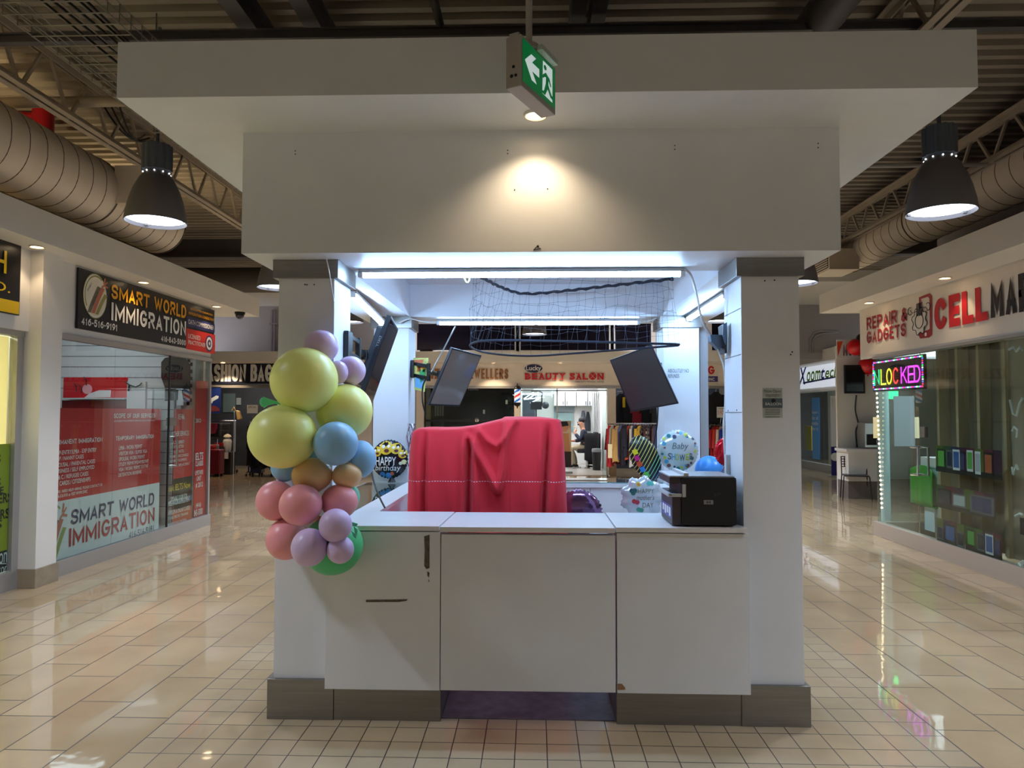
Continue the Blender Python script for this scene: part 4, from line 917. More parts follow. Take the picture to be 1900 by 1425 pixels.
for pts in (((1872, 649), (1880, 644), (1886, 652), (1893, 644), (1897, 650)), ((1874, 742), (1880, 768), (1886, 772), (1892, 748), (1898, 738)), ((1878, 800), (1882, 792), (1888, 798), (1887, 812)), ((1878, 866), (1880, 880), (1886, 863), (1889, 872)), ((1884, 958), (1893, 953), (1898, 956)), ((1890, 1045), (1896, 1052), (1898, 1040))):
    mb.tube([P(x, y, X=GX + .02) for x, y in pts], .012, 6)
mb.build('paint_squiggles', M('white window paint', (220, 222, 216), .6), label='white paint squiggles on the right window glass', cat='paint marks')
# phone posters on the glass
PX_ = GX + .015
def poster(name_label, tl, br, items, mats_):
    q0, q1 = P(*tl, X=PX_), P(*br, X=PX_)
    g = thing('phone_poster', name_label, 'poster', (PX_, (q0.y + q1.y) / 2, q1.z), 'phone posters on the right window')
    Wp, Hp = q0.y - q1.y, q0.z - q1.z
    rect = lambda u0, u1, v0, v1, k: MB().box(PX_ - .001 * k, PX_ - .001 * k - .001, q0.y - Wp * u0, q0.y - Wp * u1, q1.z + Hp * v0, q1.z + Hp * v1)
    n = len(mats_)
    for i, m_ in enumerate(mats_): rect(i / n, (i + 1) / n, 0, 1, 0).build('colour_stripe', m_, g)
    rect(0, 1, 0, .2, 1).build('dark_floor_band', BLKV, g)
    for (u0, u1, v0, v1, body, scr) in items:
        b_ = rect(u0, u1, v0, v1, 2).build('phone_picture', body, g); rect(u0 + (u1 - u0) * .1, u1 - (u1 - u0) * .1, v0 + (v1 - v0) * .12, v1 - (v1 - v0) * .1, 3).build('phone_screen', scr, b_)
    return g
st = [M('stripe ' + n_, c_, .3) for n_, c_ in (('lime', (74, 92, 30)), ('violet', (60, 28, 54)), ('navy', (26, 32, 70)), ('green', (34, 70, 34)), ('crimson', (92, 28, 48)), ('teal', (30, 56, 64)))]
pb, pw, pg = M('phone black', (20, 20, 24), .3), M('phone white', (206, 208, 212), .3), M('phone grey', (92, 94, 100), .3)
sc_ = [M('screen ' + n_, c_, .25) for n_, c_ in (('blue', (60, 90, 150)), ('green', (90, 160, 70)), ('dark', (36, 40, 60)), ('pale', (170, 176, 180)), ('orange', (170, 90, 60)), ('violet', (60, 60, 100)))]
poster('phone poster with a row of seven handsets, top one on the right window', (1736, 826), (1860, 892), [(.03, .16, .12, .88, pb, sc_[1]), (.19, .28, .18, .86, pg, sc_[2]), (.29, .40, .14, .9, pw, sc_[0]), (.41, .48, .1, .86, pb, sc_[5]), (.51, .60, .16, .92, pw, sc_[1]), (.63, .71, .1, .9, pw, sc_[3]), (.76, .88, .1, .9, pb, sc_[4])], [st[0], st[3], st[2], st[1], st[4], st[0], st[4], st[1]])
poster('tablet poster with three tablets, middle one on the right window', (1737, 898), (1848, 966), [(.03, .28, .15, .85, pb, sc_[2]), (.30, .54, .2, .74, pg, sc_[3]), (.6, .98, .12, .85, pg, sc_[5])], [st[3], st[4], st[1], st[0], st[4], st[1]])
poster('phone poster with handsets and a tablet, lowest left on the right window', (1738, 960), (1790, 1025), [(.02, .25, .2, .7, pg, sc_[2]), (.3, .7, .2, .86, pb, sc_[0]), (.75, .98, .15, .7, pg, sc_[2])], [st[0], st[1], st[4], st[0]])
poster('phone poster with four handsets, lowest right on the right window', (1791, 975), (1860, 1042), [(.05, .28, .2, .9, pb, sc_[1]), (.34, .54, .15, .85, pg, sc_[2]), (.57, .78, .12, .9, pw, sc_[0]), (.8, .97, .12, .8, pb, sc_[5])], [st[3], st[0], st[1], st[4]])

# inside the phone shop
struct(MB().box(8.5, 8.6, 1, 9.5, 0, 3), 'wall_right_shop_rear', WALL)
l = thing('assumed_ceiling_light', 'assumed white ceiling panel light inside the phone shop', 'light', (5.9, 8.3, 2.95)); MB().box(5.0, 7.2, 7.9, 9.2, 2.94, 2.975).build('light_frame', LAM, l); MB().box(5.05, 7.15, 7.95, 9.15, 2.935, 2.94).build('diffuser', glow('phone shop light', (225, 240, 255), 16.0), l)  # unseen panel assumed for the bluish light inside
CWH = M('pale blue white post', (206, 220, 224), .4)
q = P(1643, 900, Y=9.75)
MB().tube([(q.x, 9.75, 0), (q.x, 9.75, 2.98)], .06, 20).build('white_post', CWH, smooth=True, label='round white post just beyond the phone shop glass corner', cat='post')
t = thing('light_string', 'vertical string of warm bulbs inside the phone shop corner', 'light', P(1637, 945, Y=9.3)); mb = MB(); m2 = MB()
for i in range(26):
    q = P(1627 + 9 * i / 25, 730 + 212 * i / 25, Y=9.3); mb.ball(q, .013, 8, 6)
    if i == 0: q0 = q
m2.tube([q0, P(1636, 942, Y=9.3)], .003, 5); mb.build('bulbs', glow('warm bulb string', (255, 236, 190), 4), t); m2.build('wire', CAB, t)
for px, lab in ((1626, 'pale yellow paper notice on the phone shop corner glass, left one'), (1703, 'pale yellow paper notice by the phone shop door, right one')):
    q0, q1 = P(px - 6, 774, Y=9.36), P(px + 7 if px < 1650 else px + 3, 813, Y=9.36); MB().box(q0.x, q1.x, 9.36, 9.365, q1.z, q0.z).build('paper_notice', M('cream paper', (236, 220, 176), .6), label=lab, cat='notice')
t = thing('glass_counter', 'white showcase counter inside the phone shop', 'counter', (6.3, 9.0, 0))
MB().box(4.95, 5.6, 8.7, 9.25, .1, .9).build('body', CWH, t); MB().box(4.93, 5.65, 8.66, 9.28, .9, 1.02).build('top', LAM, t)
t = thing('partition_panel', 'grey translucent partition inside the phone shop', 'partition', P(1672, 900, Y=9.15)); q0, q1 = P(1658, 735, Y=9.15), P(1698, 828, Y=9.15)
MB().box(q0.x, q1.x, 9.15, 9.16, q1.z, q0.z).build('panel', M('grey acrylic', (150, 164, 168), .3), t)
GR = M('green plastic', (60, 150, 44), .35)
q = P(1712, 1010, X=4.95); q.z = 0
t = thing('green_chair', 'green plastic shop chair behind the phone shop glass', 'chair', q)
bk = P(1722, 905, X=4.95); s_ = .26
MB().grid(lambda u, v: Vector((4.85 + .05 * math.cos((u - .5) * 2.4), bk.y + (u - .5) * .5, .42 + v * .5 * (1 - .12 * (2 * u - 1) ** 2))), 12, 8).build('backrest', GR, t, smooth=True).modifiers.new('s', 'SOLIDIFY').thickness = .012
MB().box(4.9, 5.32, bk.y - .22, bk.y + .22, .40, .43).build('seat', GR, t, bevel=.01)
for sx in (4.93, 5.28):
    for sy in (-.19, .19): MB().tube([(sx, bk.y + sy, 0), (sx, bk.y + sy, .41)], .011, 8).build('leg', CHROME, t)
sg = P(1657, 733, Y=9.34)
t = thing('open_sign', 'small glowing green sign seen through the phone shop corner', 'sign', sg); MB().box(sg.x - .05, sg.x + .06, 9.33, 9.35, sg.z - .05, sg.z + .05).build('lit_face', glow('green sign', (40, 240, 130), 2.2), t)

# barber pole helper (also used by the salon)
def stripe_mat():
    m = bpy.data.materials.new('barber stripes'); m.use_nodes = True; nt = m.node_tree; b = nt.nodes['Principled BSDF']; N = nt.nodes.new; L = nt.links.new
    tc = N('ShaderNodeTexCoord'); s = N('ShaderNodeSeparateXYZ'); L(tc.outputs['Object'], s.inputs[0])
    at = N('ShaderNodeMath'); at.operation = 'ARCTAN2'; L(s.outputs[1], at.inputs[0]); L(s.outputs[0], at.inputs[1])
    k = N('ShaderNodeMath'); k.operation = 'MULTIPLY'; k.inputs[1].default_value = 1 / (2 * PI); L(at.outputs[0], k.inputs[0])
    z = N('ShaderNodeMath'); z.operation = 'MULTIPLY'; z.inputs[1].default_value = 4.2; L(s.outputs[2], z.inputs[0])
    a = N('ShaderNodeMath'); a.operation = 'SUBTRACT'; L(z.outputs[0], a.inputs[0]); L(k.outputs[0], a.inputs[1])
    f = N('ShaderNodeMath'); f.operation = 'FRACT'; L(a.outputs[0], f.inputs[0])
    r = N('ShaderNodeValToRGB'); r.color_ramp.interpolation = 'CONSTANT'; e = r.color_ramp.elements
    e[0].position = 0; e[0].color = (*lin((50, 110, 190)), 1); e[1].position = .25; e[1].color = (.9, .92, 1, 1)
    for p_, c_ in ((.5, (*lin((216, 70, 70)), 1)), (.75, (.9, .92, 1, 1))): q_ = e.new(p_); q_.color = c_
    L(f.outputs[0], r.inputs[0]); L(r.outputs[0], b.inputs['Base Color']); L(r.outputs[0], b.inputs['Emission Color']); b.inputs['Emission Strength'].default_value = .7
    return m
# ================================================================== beyond: mobile shop front, chair, phone store
MYY = 13.8
x0, x1 = P(1554, 800, Y=MYY).x, 9.5
struct(MB().box(x0, x1, MYY, MYY + .06, 0, 2.86), 'wall_mobile_shop', WALL)
struct(MB().box(x0 - .01, x1, MYY - .02, MYY, 0, .32), 'baseboard_mobile_shop', M('grey stone base', (112, 102, 94), .5, var=.1))
struct(MB().box(x0, x1, 10.3, 10.5, 2.7, 3.9), 'trim_7', GREYWALL)
t = thing('shop_sign', 'white mobile shop sign with an orange corner, partly hidden by balloons', 'sign', P(1580, 660, Y=MYY - .04))
a, b = P(1553, 630, Y=MYY - .03), P(1640, 664, Y=MYY - .03)
MB().box(a.x, b.x, MYY - .03, MYY, b.z, a.z).build('board', LAM, t)
MB().prism([P(1553, 634, Y=MYY - .035), P(1564, 633, Y=MYY - .035), P(1554.5, 662, Y=MYY - .035)], (0, .004, 0)).build('orange_corner', M('orange vinyl', (224, 84, 40), .4), t)
blockY('MOBILE', (1564, 638), (1610, 660), MYY - .034, M('slate letters', (60, 62, 76), .4), t)
a = P(1567, 677, Y=MYY - .25); b = P(1606, 730, Y=MYY - .25)
t = thing('wall_tv', 'black television on the mobile shop wall above the chair', 'television', P(1586, 732, Y=MYY - .1))
MB().box(a.x, b.x, MYY - .24, MYY - .2, b.z, a.z).build('casing', BLACK, t, bevel=.005); MB().box(a.x + .03, b.x - .03, MYY - .246, MYY - .24, b.z + .04, a.z - .03).build('screen', M('tv screen', (10, 10, 14), .05), t); MB().box(a.x + .1, b.x - .1, MYY - .2, MYY, b.z + .15, a.z - .15).build('wall_mount', DARK, t)
BAL = lambda n_, c_: M('balloon ' + n_, c_, .32, coat=.15)
q = P(1588, 644, Y=MYY - .2)
t = thing('balloon', 'red and black balloon in front of the mobile shop sign', 'balloon', q + Vector((0, 0, -.16))); MB().ball(q, .16, 20, 12).build('rubber', BAL('red', (216, 20, 30)), t, smooth=True); MB().ball(q + Vector((.08, -.05, .16)), .09, 14, 8).build('black_balloon_part', BLACK, t, smooth=True)
q = P(1610, 678, Y=MYY - .18)
t = thing('balloon', 'red balloon beside the wall television, left of the LED sign', 'balloon', q + Vector((0, 0, -.17))); MB().ball(q, .17, 20, 12, (1, 1, 1.05)).build('rubber', BAL('red', (216, 20, 30)), t, smooth=True); MB().lathe([(.006, 0), (.016, -.02), (.018, -.03), (0, -.03)], q + Vector((0, 0, -.175)), 8).build('knot', BAL('red', (216, 20, 30)), t)
cable([P(1589, 733, Y=MYY - .03), P(1587, 760, Y=MYY - .03), P(1592, 785, Y=MYY - .03), P(1588, 800, Y=MYY - .03), P(1590, 830, Y=MYY - .03)], .012, DARK, 'dark cable hanging below the wall television')
t = thing('reception_desk', 'cream desk against the mobile shop wall behind the black chair', 'desk', P(1590, 912, Y=MYY - .3)); a = P(1565, 832, Y=MYY - .3); b = P(1622, 900, Y=MYY - .3)
MB().box(a.x, b.x, MYY - .5, MYY - .03, .32, a.z - .05).build('front_panel', WALL, t); MB().box(a.x - .05, b.x, MYY - .55, MYY - .03, a.z - .05, a.z).build('top', LAM, t); MB().box(a.x, b.x, MYY - .48, MYY - .03, .0, .32).build('plinth', M('grey stone base', (112, 102, 94), .5, var=.1), t)
a = P(1595, 800, Y=MYY - .2); t = thing('coffee_machine', 'steel coffee machine on the cream desk', 'machine', a + Vector((0, 0, -.3)))
MB().box(a.x, a.x + .3, MYY - .4, MYY - .1, a.z - .3, a.z + .16).build('body', CHROME, t, bevel=.01); MB().box(a.x + .04, a.x + .26, MYY - .42, MYY - .4, a.z - .25, a.z - .05).build('front', DARK, t)
# black metal chair
q = P(1588, 927, Z=0)
t = thing('metal_chair', 'black metal chair with a perforated back in the right corridor', 'chair', (q.x, q.y, 0))
cw = .21; m_ = M('black powder coat', (24, 22, 24), .4)
for sx in (-1, 1):
    MB().tube([(q.x + sx * (cw + .03), q.y - .22, 0), (q.x + sx * cw, q.y - .18, .43)], .011, 8).build('leg', m_, t, smooth=True)
    MB().tube([(q.x + sx * (cw + .02), q.y + .26, 0), (q.x + sx * cw, q.y + .17, .44), (q.x + sx * cw, q.y + .23, .77)], .011, 8).build('leg', m_, t, smooth=True)
MB().box(q.x - .21, q.x + .21, q.y - .21, q.y + .19, .43, .45).build('seat', m_, t, bevel=.008)
mb = MB()
for i in range(9): mb.box(q.x - .21 + .0525 * i - .008, q.x - .21 + .0525 * i + .008, q.y + .205, q.y + .22, .58, .77)
for j in range(5): mb.box(q.x - .21, q.x + .21, q.y + .205, q.y + .222, .58 + .046 * j - .008, .58 + .046 * j + .008)
mb.build('perforated_back', m_, t); t.rotation_euler.z = -.3
# phone store along the far right wall
XX = 7.75
struct(MB().box(XX, XX + .2, 15, 23, 2.15, 3.2).box(XX - .35, XX, 15, 25, 2.9, 3.2).box(XX + 2, XX + 2.1, 15, 24, 0, 3.1), 'wall_phone_store', WALL)
w = struct(MB().box(XX, XX + .01, 15, 22.9, .2, 2.15), 'window_8', GLASS); struct(MB().box(XX - .05, XX + .1, 15, 23, 0, .2), 'baseboard_phone_store', ALU)
t = thing('shop_sign', 'lit white phone store sign with green and blue italic letters', 'sign', (XX, 19.5, 2.2))
a, b = P(1470, 688, X=XX - .03), P(1553, 716, X=XX - .03)
MB().box(XX - .06, XX, b.y - .4, a.y, b.z, 2.86).build('light_box', M('lit sign face', (240, 244, 250), .4, emit=(230, 240, 255), e=.55), t)
LG, LB = M('leaf green letters', (120, 170, 40), .4), M('royal blue letters', (50, 50, 150), .4)
for s_, tl, br, m_ in (('X', (1482, 683), (1497, 713), LB), ('oom', (1497, 690), (1523, 706), LG), ('t', (1523, 684), (1531, 703), LB), ('ech', (1531, 681), (1556, 699), LG)):
    textX(s_, tl, br, XX - .065, m_, t, bold=.02, shear=.25)
MB().prism([P(1490, 709, X=XX - .065), P(1555, 697, X=XX - .065), P(1555, 700, X=XX - .065), P(1490, 712.5, X=XX - .065)], (-.002, 0, 0)).build('underline', LB, t)
l = light('assumed_store_lamp', 'AREA', (XX + 1, 19, 2.8), 90, (.85, .93, 1), 1.2, 6); put(l, 'assumed cool ceiling strip light inside the far right phone store', 'light')  # assumed lamp without a fixture, lights the store
a, b = P(1506, 738, X=XX - .02), P(1521, 853, X=XX - .02); t = thing('window_poster', 'tall blue poster on the far right phone store window', 'poster', (XX, a.y, b.z)); MB().box(XX - .02, XX - .01, b.y, a.y, b.z, a.z).build('sheet', M('sky blue print', (84, 146, 206), .4), t)
for i, s_ in enumerate(('Support', 'for all', 'mobile', 'for it')): textX(s_, (1507, 762 + 10 * i), (1518, 769 + 10 * i), XX - .022, WHT, t)
a, b = P(1494, 790, X=XX + .3), P(1506, 836, X=XX + .3); MB().box(XX + .3, XX + .32, b.y, a.y, b.z, a.z).build('yellow_poster', M('yellow print', (214, 190, 60), .4), label='yellow poster behind the far right phone store window', cat='poster')
t = thing('display_rack', 'white rack of boxed phone accessories inside the far right phone store', 'rack', (XX + 1, 18, 0))
MB().box(XX + .9, XX + 1.0, 16.2, 19.2, .2, 2.1).build('back_panel', LAM, t)
mb = [MB() for _ in range(4)]
for i in range(9):
    for j in range(16): mb[random.randrange(4)].box(XX + .82, XX + .9, 16.25 + .18 * j, 16.25 + .18 * j + random.uniform(.08, .15), .4 + .19 * i, .4 + .19 * i + random.uniform(.1, .15))
for m_, c_ in zip(mb, ((196, 206, 214), (70, 90, 110), (40, 44, 60), (150, 60, 60))): m_.build('boxed_goods', M('boxed goods %d' % c_[0], c_, .5), t, kind='stuff')
q = P(1548, 870, X=7.3); t = thing('banner_stand', 'white and navy roll up banner beside the far right phone store', 'banner', (q.x, q.y, 0))
a = P(1541, 735, Y=q.y); b = P(1556, 880, Y=q.y); MB().box(a.x, b.x, q.y, q.y + .02, .75, a.z).build('upper_sheet', LAM, t); MB().box(a.x, b.x, q.y, q.y + .02, .05, .75).build('lower_sheet', M('navy print', (40, 36, 120), .4), t); MB().box(a.x - .05, b.x + .05, q.y - .1, q.y + .1, 0, .05).build('stand_base', ALU, t)
MB().disc(((a.x + b.x) / 2, q.y - .004, .5), .1, 20, (0, 1, 0), .006).build('printed_ring', WHT, t)
mb = MB(); mb.tube([P(1503, 655, Y=18.48), P(1503, 630, Y=18.48), P(1510, 618, Y=18.48), P(1524, 615, Y=18.48), P(1555, 615, Y=18.48)], .025, 8); mb.tube([P(1507, 655, Y=18.47), P(1507, 634, Y=18.47), P(1512, 624, Y=18.47), P(1524, 620, Y=18.47), P(1555, 616, Y=18.47)], .025, 8); mb.box(P(1496, 653, Y=18.47).x, P(1553, 653, Y=18.47).x, 18.46, 18.49, P(1500, 654, Y=18.47).z, P(1500, 652, Y=18.47).z)
mb.build('wall_conduit', ALU, smooth=True, label='pair of bent steel conduits on the grey back wall at the right', cat='pipe')
struct(MB().box(6.5, 9.2, 18.5, 18.7, 2.95, 4.36), 'wall_back_right', GREYWALL)
# ================================================================== back row of shops (facade at Y = 17.7)
BY = 17.7
SH = M('shop interior white', (226, 226, 222), .6)
BFR = M('beige facade', (232, 224, 216), .6, var=.03)
def bx(px0, px1, py0, py1, Y=BY, t=.2): return rectY((px0, py0), (px1, py1), Y, t)
# fascia bands (stand 0.9 m forward) and sign walls
mb = MB(); a = P(340, 652, Y=16.8); b = P(515, 670, Y=16.8); mb.box(-13, b.x, 16.8, 18.5, b.z, a.z); struct(mb, 'trim_8', WALL)
mb = MB(); a = P(640, 652, Y=16.8); b = P(1480, 670.5, Y=16.8); mb.box(a.x, 5.2, 16.8, 18.5, b.z, a.z); struct(mb, 'trim_9', WALL)
zS = P(950, 670.5, Y=16.8).z
mb = MB(); q = P(640, 716, Y=BY); mb.box(q.x, 5.2, BY, BY + .25, q.z, zS); struct(mb, 'wall_back_signs', BFR)
struct(MB().box(q.x, 5.2, BY - .03, BY + .1, q.z - .06, q.z), 'trim_10', ALU)
zH = q.z - .06
for i, (x0_, x1_) in enumerate(((640, 690), (772, 786), (954, 966), (1127, 1143))):
    a = P(x0_, 800, Y=BY).x; b = P(x1_, 800, Y=BY).x
    struct(MB().box(a, b, BY, BY + .25, .3, zH), 'wall_back_pier_%d' % (i + 1), BFR); struct(MB().box(a - .01, b + .01, BY - .01, BY + .26, 0, .3), 'baseboard_back_%d' % (i + 1), STONE)
struct(MB().box(P(690, 800, Y=BY).x, P(772, 800, Y=BY).x, BY, BY + .2, 0, zH), 'wall_back_passage', GREYWALL)
struct(MB().box(-13, 6.4, 22.6, 22.8, 0, 2.8), 'wall_back_rear', SH)
for x in (-6.35, -2.9, -.42, 1.98): struct(MB().box(x - .05, x + .05, BY + .2, 22.6, 0, 2.75), 'wall_between_back_shops', SH)
struct(MB().box(-13, 6.4, BY, 22.7, zS, zS + .1), 'trim_11', GREYWALL)
# clerestory windows above the fascia
DKG = M('dark window glass', (24, 20, 30), .1)
for i, (x0_, x1_) in enumerate(((774, 955), (966, 1130), (1141, 1208), (1320, 1352))):
    a, b = P(x0_, 598, Y=18.46), P(x1_, 650, Y=18.46)
    w = struct(MB().box(a.x, b.x, 18.45, 18.5, b.z, a.z + .5), 'window_%d' % (10 + i), DKG)
    MB().box(a.x - .12, a.x, 18.42, 18.5, b.z - .1, a.z + .6).box(b.x, b.x + .12, 18.42, 18.5, b.z - .1, a.z + .6).box(a.x, b.x, 18.42, 18.5, b.z - .12, b.z).build('window_frame', BFR, w)
for px, py in ((400, 671), (914, 671), (1040, 671)):
    q = P(px, py, Z=zS); downlight((q.x, 17.25, zS), 'small recessed downlight over the %s' % {400: 'fashion bags sign', 914: 'jewellers sign', 1040: 'beauty salon sign'}[px], 100 if px == 400 else 60, 110)
mb = MB(); q = P(507, 575, Y=18.45); z_ = P(507, 652, Y=18.45).z
for px in (505, 509.5): x = P(px, 600, Y=18.45).x; mb.tube([(x, 18.45, z_), (x, 18.45, q.z)], .03, 8)
mb.box(P(500, 600, Y=18.44).x, P(516, 600, Y=18.44).x, 18.42, 18.48, P(500, 602, Y=18.44).z, P(500, 599, Y=18.44).z)
mb.build('wall_conduit', M('lilac grey conduit', (140, 132, 142), .5), smooth=True, label='vertical conduits on the grey back wall beside the left column', cat='pipe')

for i, (x_, lab) in enumerate(((-9, 'added unseen fill lamp over the luggage shop brightening the grey wall'), (-2.6, 'added unseen fill lamp over the jewellers brightening the grey wall'), (2.6, 'added unseen fill lamp over the clothing shop brightening the grey wall'))):
    l = thing('fill_lamp', lab, 'lamp', (x_, 17.0, 3.07)); z_ = P(950, 652, Y=16.8).z  # fill lights added out of sight on the fascia to lift the back wall
    MB().box(x_ - .15, x_ + .15, 16.95, 17.1, z_, z_ + .06).build('lamp_base', DARK, l); light('lamp_beam', 'SPOT', (x_, 17.02, z_ + .1), 75, (.92, .92, 1), .12, rot=(PI * .8, 0, 0), spot=165, blend=.6, parent=l)
# --- fashion bags
t = thing('shop_sign', 'dark navy luggage shop sign with tall white FASHION BAGS letters', 'sign', (-7.4, BY, 2.3))
a, b = P(352, 672, Y=BY - .05), P(517, 712, Y=BY - .05)
MB().box(a.x - 1.5, b.x, BY - .05, BY + .1, b.z, a.z).build('board', M('midnight navy', (22, 26, 48), .4), t)
a_, b_ = P(373, 676, Y=BY - .055), P(512, 708, Y=BY - .055)
block('FASHION BAGS', (a_.x, BY - .056, b_.z), (1, 0, 0), (0, 0, 1), (b_.x - a_.x) * 1.06, a_.z - b_.z, WHT, t, t=.24, gap=.045)
struct(MB().box(-13, b.x, BY - .02, BY + .1, b.z - .1, b.z - .02), 'trim_12', ALU)
struct(MB().box(b.x, b.x + .25, BY, 22.6, 0, 2.8), 'wall_bag_shop_side', BFR)
struct(MB().box(-13, b.x, 20.6, 20.8, 0, 2.8), 'wall_bag_shop_rear', M('dim shop wall', (52, 54, 58), .7, var=.3, scale=2))
BURG = M('burgundy shell', (128, 24, 50), .4, bump=.1); NVY = M('navy shell', (38, 50, 96), .4)
def suitcase(x, y, w, d, h, mat, label):
    t = thing('suitcase', label, 'suitcase', (x, y, 0), 'suitcases outside the luggage shop')
    MB().box(x - w / 2, x + w / 2, y - d / 2, y + d / 2, .06, h).build('shell', mat, t, bevel=.03)
    mb = MB()
    for i in range(7): z = .13 + (h - .2) * i / 6; mb.box(x - w / 2 + .03, x + w / 2 - .03, y - d / 2 - .006, y - d / 2, z - .012, z + .012)
    mb.build('ribs', mat, t)
    for sx in (-1, 1):
        for sy in (-1, 1): MB().tube([(x + sx * (w / 2 - .05) - .02, y + sy * (d / 2 - .05), .03), (x + sx * (w / 2 - .05) + .02, y + sy * (d / 2 - .05), .03)], .03, 10).build('wheel', BLACK, t)
    MB().tube([(x - .1, y, h), (x - .1, y, h + .12), (x + .1, y, h + .12), (x + .1, y, h)], .01, 6).build('handle', ALU, t)
q = P(415, 880, Z=0); suitcase(q.x, 17.2, P(430, 860, Y=17.2).x - P(400, 860, Y=17.2).x, .28, P(415, 834, Y=17.2).z, BURG, 'burgundy hard shell suitcase in front of the luggage shop')
q = P(484, 880, Z=0); suitcase(q.x, 17.5, .34, .26, .66, NVY, 'navy blue suitcase right of the black garment rack')
q = P(391, 870, Y=17.3); t = thing('trolley_bag', 'red patterned shopping trolley bag left of the burgundy suitcase', 'bag', (q.x, 17.3, 0))
a, b = P(382, 830, Y=17.3), P(400, 871, Y=17.3)
MB().grid(lambda u, v: Vector(((a.x + b.x) / 2 + (b.x - a.x) / 2 * (1 + .06 * math.sin(v * 9)) * math.cos(2 * PI * u), 17.3 + .16 * math.sin(2 * PI * u), b.z + (a.z - b.z) * v)), 24, 10, True).build('bag_cloth', M('red floral cloth', (176, 40, 34), .7, var=.5, scale=26), t, smooth=True)
MB().box(a.x + .02, b.x - .02, 17.16, 17.44, a.z - .01, a.z + .05).build('flap', M('red floral cloth', (176, 40, 34)), t, bevel=.02)
for sx in (a.x + .02, b.x - .02): MB().tube([(sx, 17.4, .08), (sx, 17.42, a.z + .2)], .008, 6).build('frame_tube', CHROME, t); MB().tube([(sx - .02, 17.42, .07), (sx + .02, 17.42, .07)], .07, 14).build('wheel', BLACK, t)
MB().tube([(a.x + .02, 17.42, a.z + .2), (b.x - .02, 17.42, a.z + .2)], .012, 6).build('grip', BLACK, t)
q = P(397, 824, Y=17.4); MB().box(q.x - .1, q.x + .12, 17.62, 17.8, 0, q.z + .02).build('red_stand', RED, bevel=.01, label='small red stand behind the trolley bag at the luggage shop', cat='stand')
q = P(407, 820, Y=17.25); zc = P(415, 834, Y=17.2).z + .0
t = thing('hat_stack', 'black hat with a white band on the luggage display', 'hat', P(407, 832, Y=17.7)); q = P(407, 828, Y=17.7)
MB().lathe([(0, .1), (.07, .1), (.085, .02), (.13, .0), (.13, -.01), (0, -.01)], q, 20).build('felt', BLACK, t, smooth=True); MB().lathe([(.088, .02), (.084, .05)], q, 20).build('band', LAM, t); MB().lathe([(0, -.015), (.16, -.015), (.16, -q.z), (0, -q.z)], q, 16).build('display_stand', DARK, t)
q = P(422, 812, Y=17.75); t = thing('mannequin_bust', 'white draped display bust behind the burgundy suitcase', 'mannequin', (q.x, 17.75, 0))
MB().lathe([(0, .09), (.045, .075), (.065, .02), (.05, -.015), (.09, -.04), (.11, -.1), (.09, -.3), (.08, -.36), (0, -.36)], q, 20).build('bust', LAM, t, smooth=True); MB().lathe([(0, .10), (.07, .07), (.10, .015), (.07, .025), (0, .06)], q, 18).build('cap', M('cream cap', (214, 204, 184), .6), t, smooth=True)
MB().box(q.x - .15, q.x + .15, 17.6, 17.9, 0, q.z - .36).build('display_stand', DARK, t); MB().box(q.x - .12, q.x + .1, 17.58, 17.6, q.z - .52, q.z - .36).build('price_card', WHT, t)
# black garments on a chrome rack
def rail(x0, x1, y, h, label, name='garment_rack', wheels=True, depth=.22):
    t = thing(name, label, 'clothes rack', ((x0 + x1) / 2, y, 0))
    MB().tube([(x0, y, h), (x1, y, h)], .016, 8).build('hanging_rail', CHROME, t, smooth=True)
    for x in (x0 + .02, x1 - .02):
        MB().tube([(x, y, .1), (x, y, h)], .014, 8).build('upright', CHROME, t, smooth=True); MB().tube([(x, y - depth, .1), (x, y + depth, .1)], .014, 8).build('foot', CHROME, t, smooth=True)
        for s in (-1, 1): MB().tube([(x - .012, y + s * depth, .045), (x + .012, y + s * depth, .045)], .045, 12).build('castor', BLACK, t)
    return t
def garment(x, y, top, h, mat, label, group, w=.44, thick=.07, yaw=0.0, kind='shirt', name='hanging_garment'):
    """a garment on a hanger; its width runs along Y when yaw = 0"""
    o = thing(name, label, kind, (x, y, top - h), group)
    rnd = random.random() * 6; c_, s_ = math.cos(yaw), math.sin(yaw)
    def fn(u, v):
        a = 2 * PI * u; sh = min(1, .28 + 1.5 * (1 - v) ** .5) if v > .86 else 1 + .10 * (1 - v)
        ww = w / 2 * sh; tt = thick / 2 * (1 + .5 * (1 - v))
        d = ww * math.cos(a); e = tt * math.sin(a) + .016 * math.sin(5 * math.cos(a) * 2 + rnd + 2 * v) * (1 - v)
        return Vector((x + e * c_ + d * s_, y + d * c_ - e * s_, top - h + h * v + .02 * math.sin(3 * a + rnd) * (1 - v)))
    MB().grid(fn, 20, 10, True).build('cloth', mat, o, smooth=True, angle=80)
    for sg in (-1, 1):          # sleeves
        def fs(u, v, sg=sg):
            a = 2 * PI * u; d = sg * (w / 2 * .92 + .05 * v); L_ = h * .55 * v
            return Vector((x + (.035 * math.sin(a)) * c_ + (d + .05 * math.cos(a)) * s_, y + (d + .05 * math.cos(a)) * c_ - .035 * math.sin(a) * s_, top - .07 - L_))
        MB().grid(fs, 10, 5, True).build('sleeve', mat, o, smooth=True, angle=80)
    MB().tube([(x, y, top - .03), (x, y, top + .04), (x + .015, y, top + .07)], .005, 5).build('hanger_hook', CHROME, o)
    return o
x0, x1 = P(462, 800, Y=17.3).x, P(512, 800, Y=17.3).x
rail(x0, x1, 17.35, P(480, 783, Y=17.35).z, 'chrome clothes rack full of black garments outside the luggage shop')
BG = M('black garment cloth', (18, 17, 24), .85)
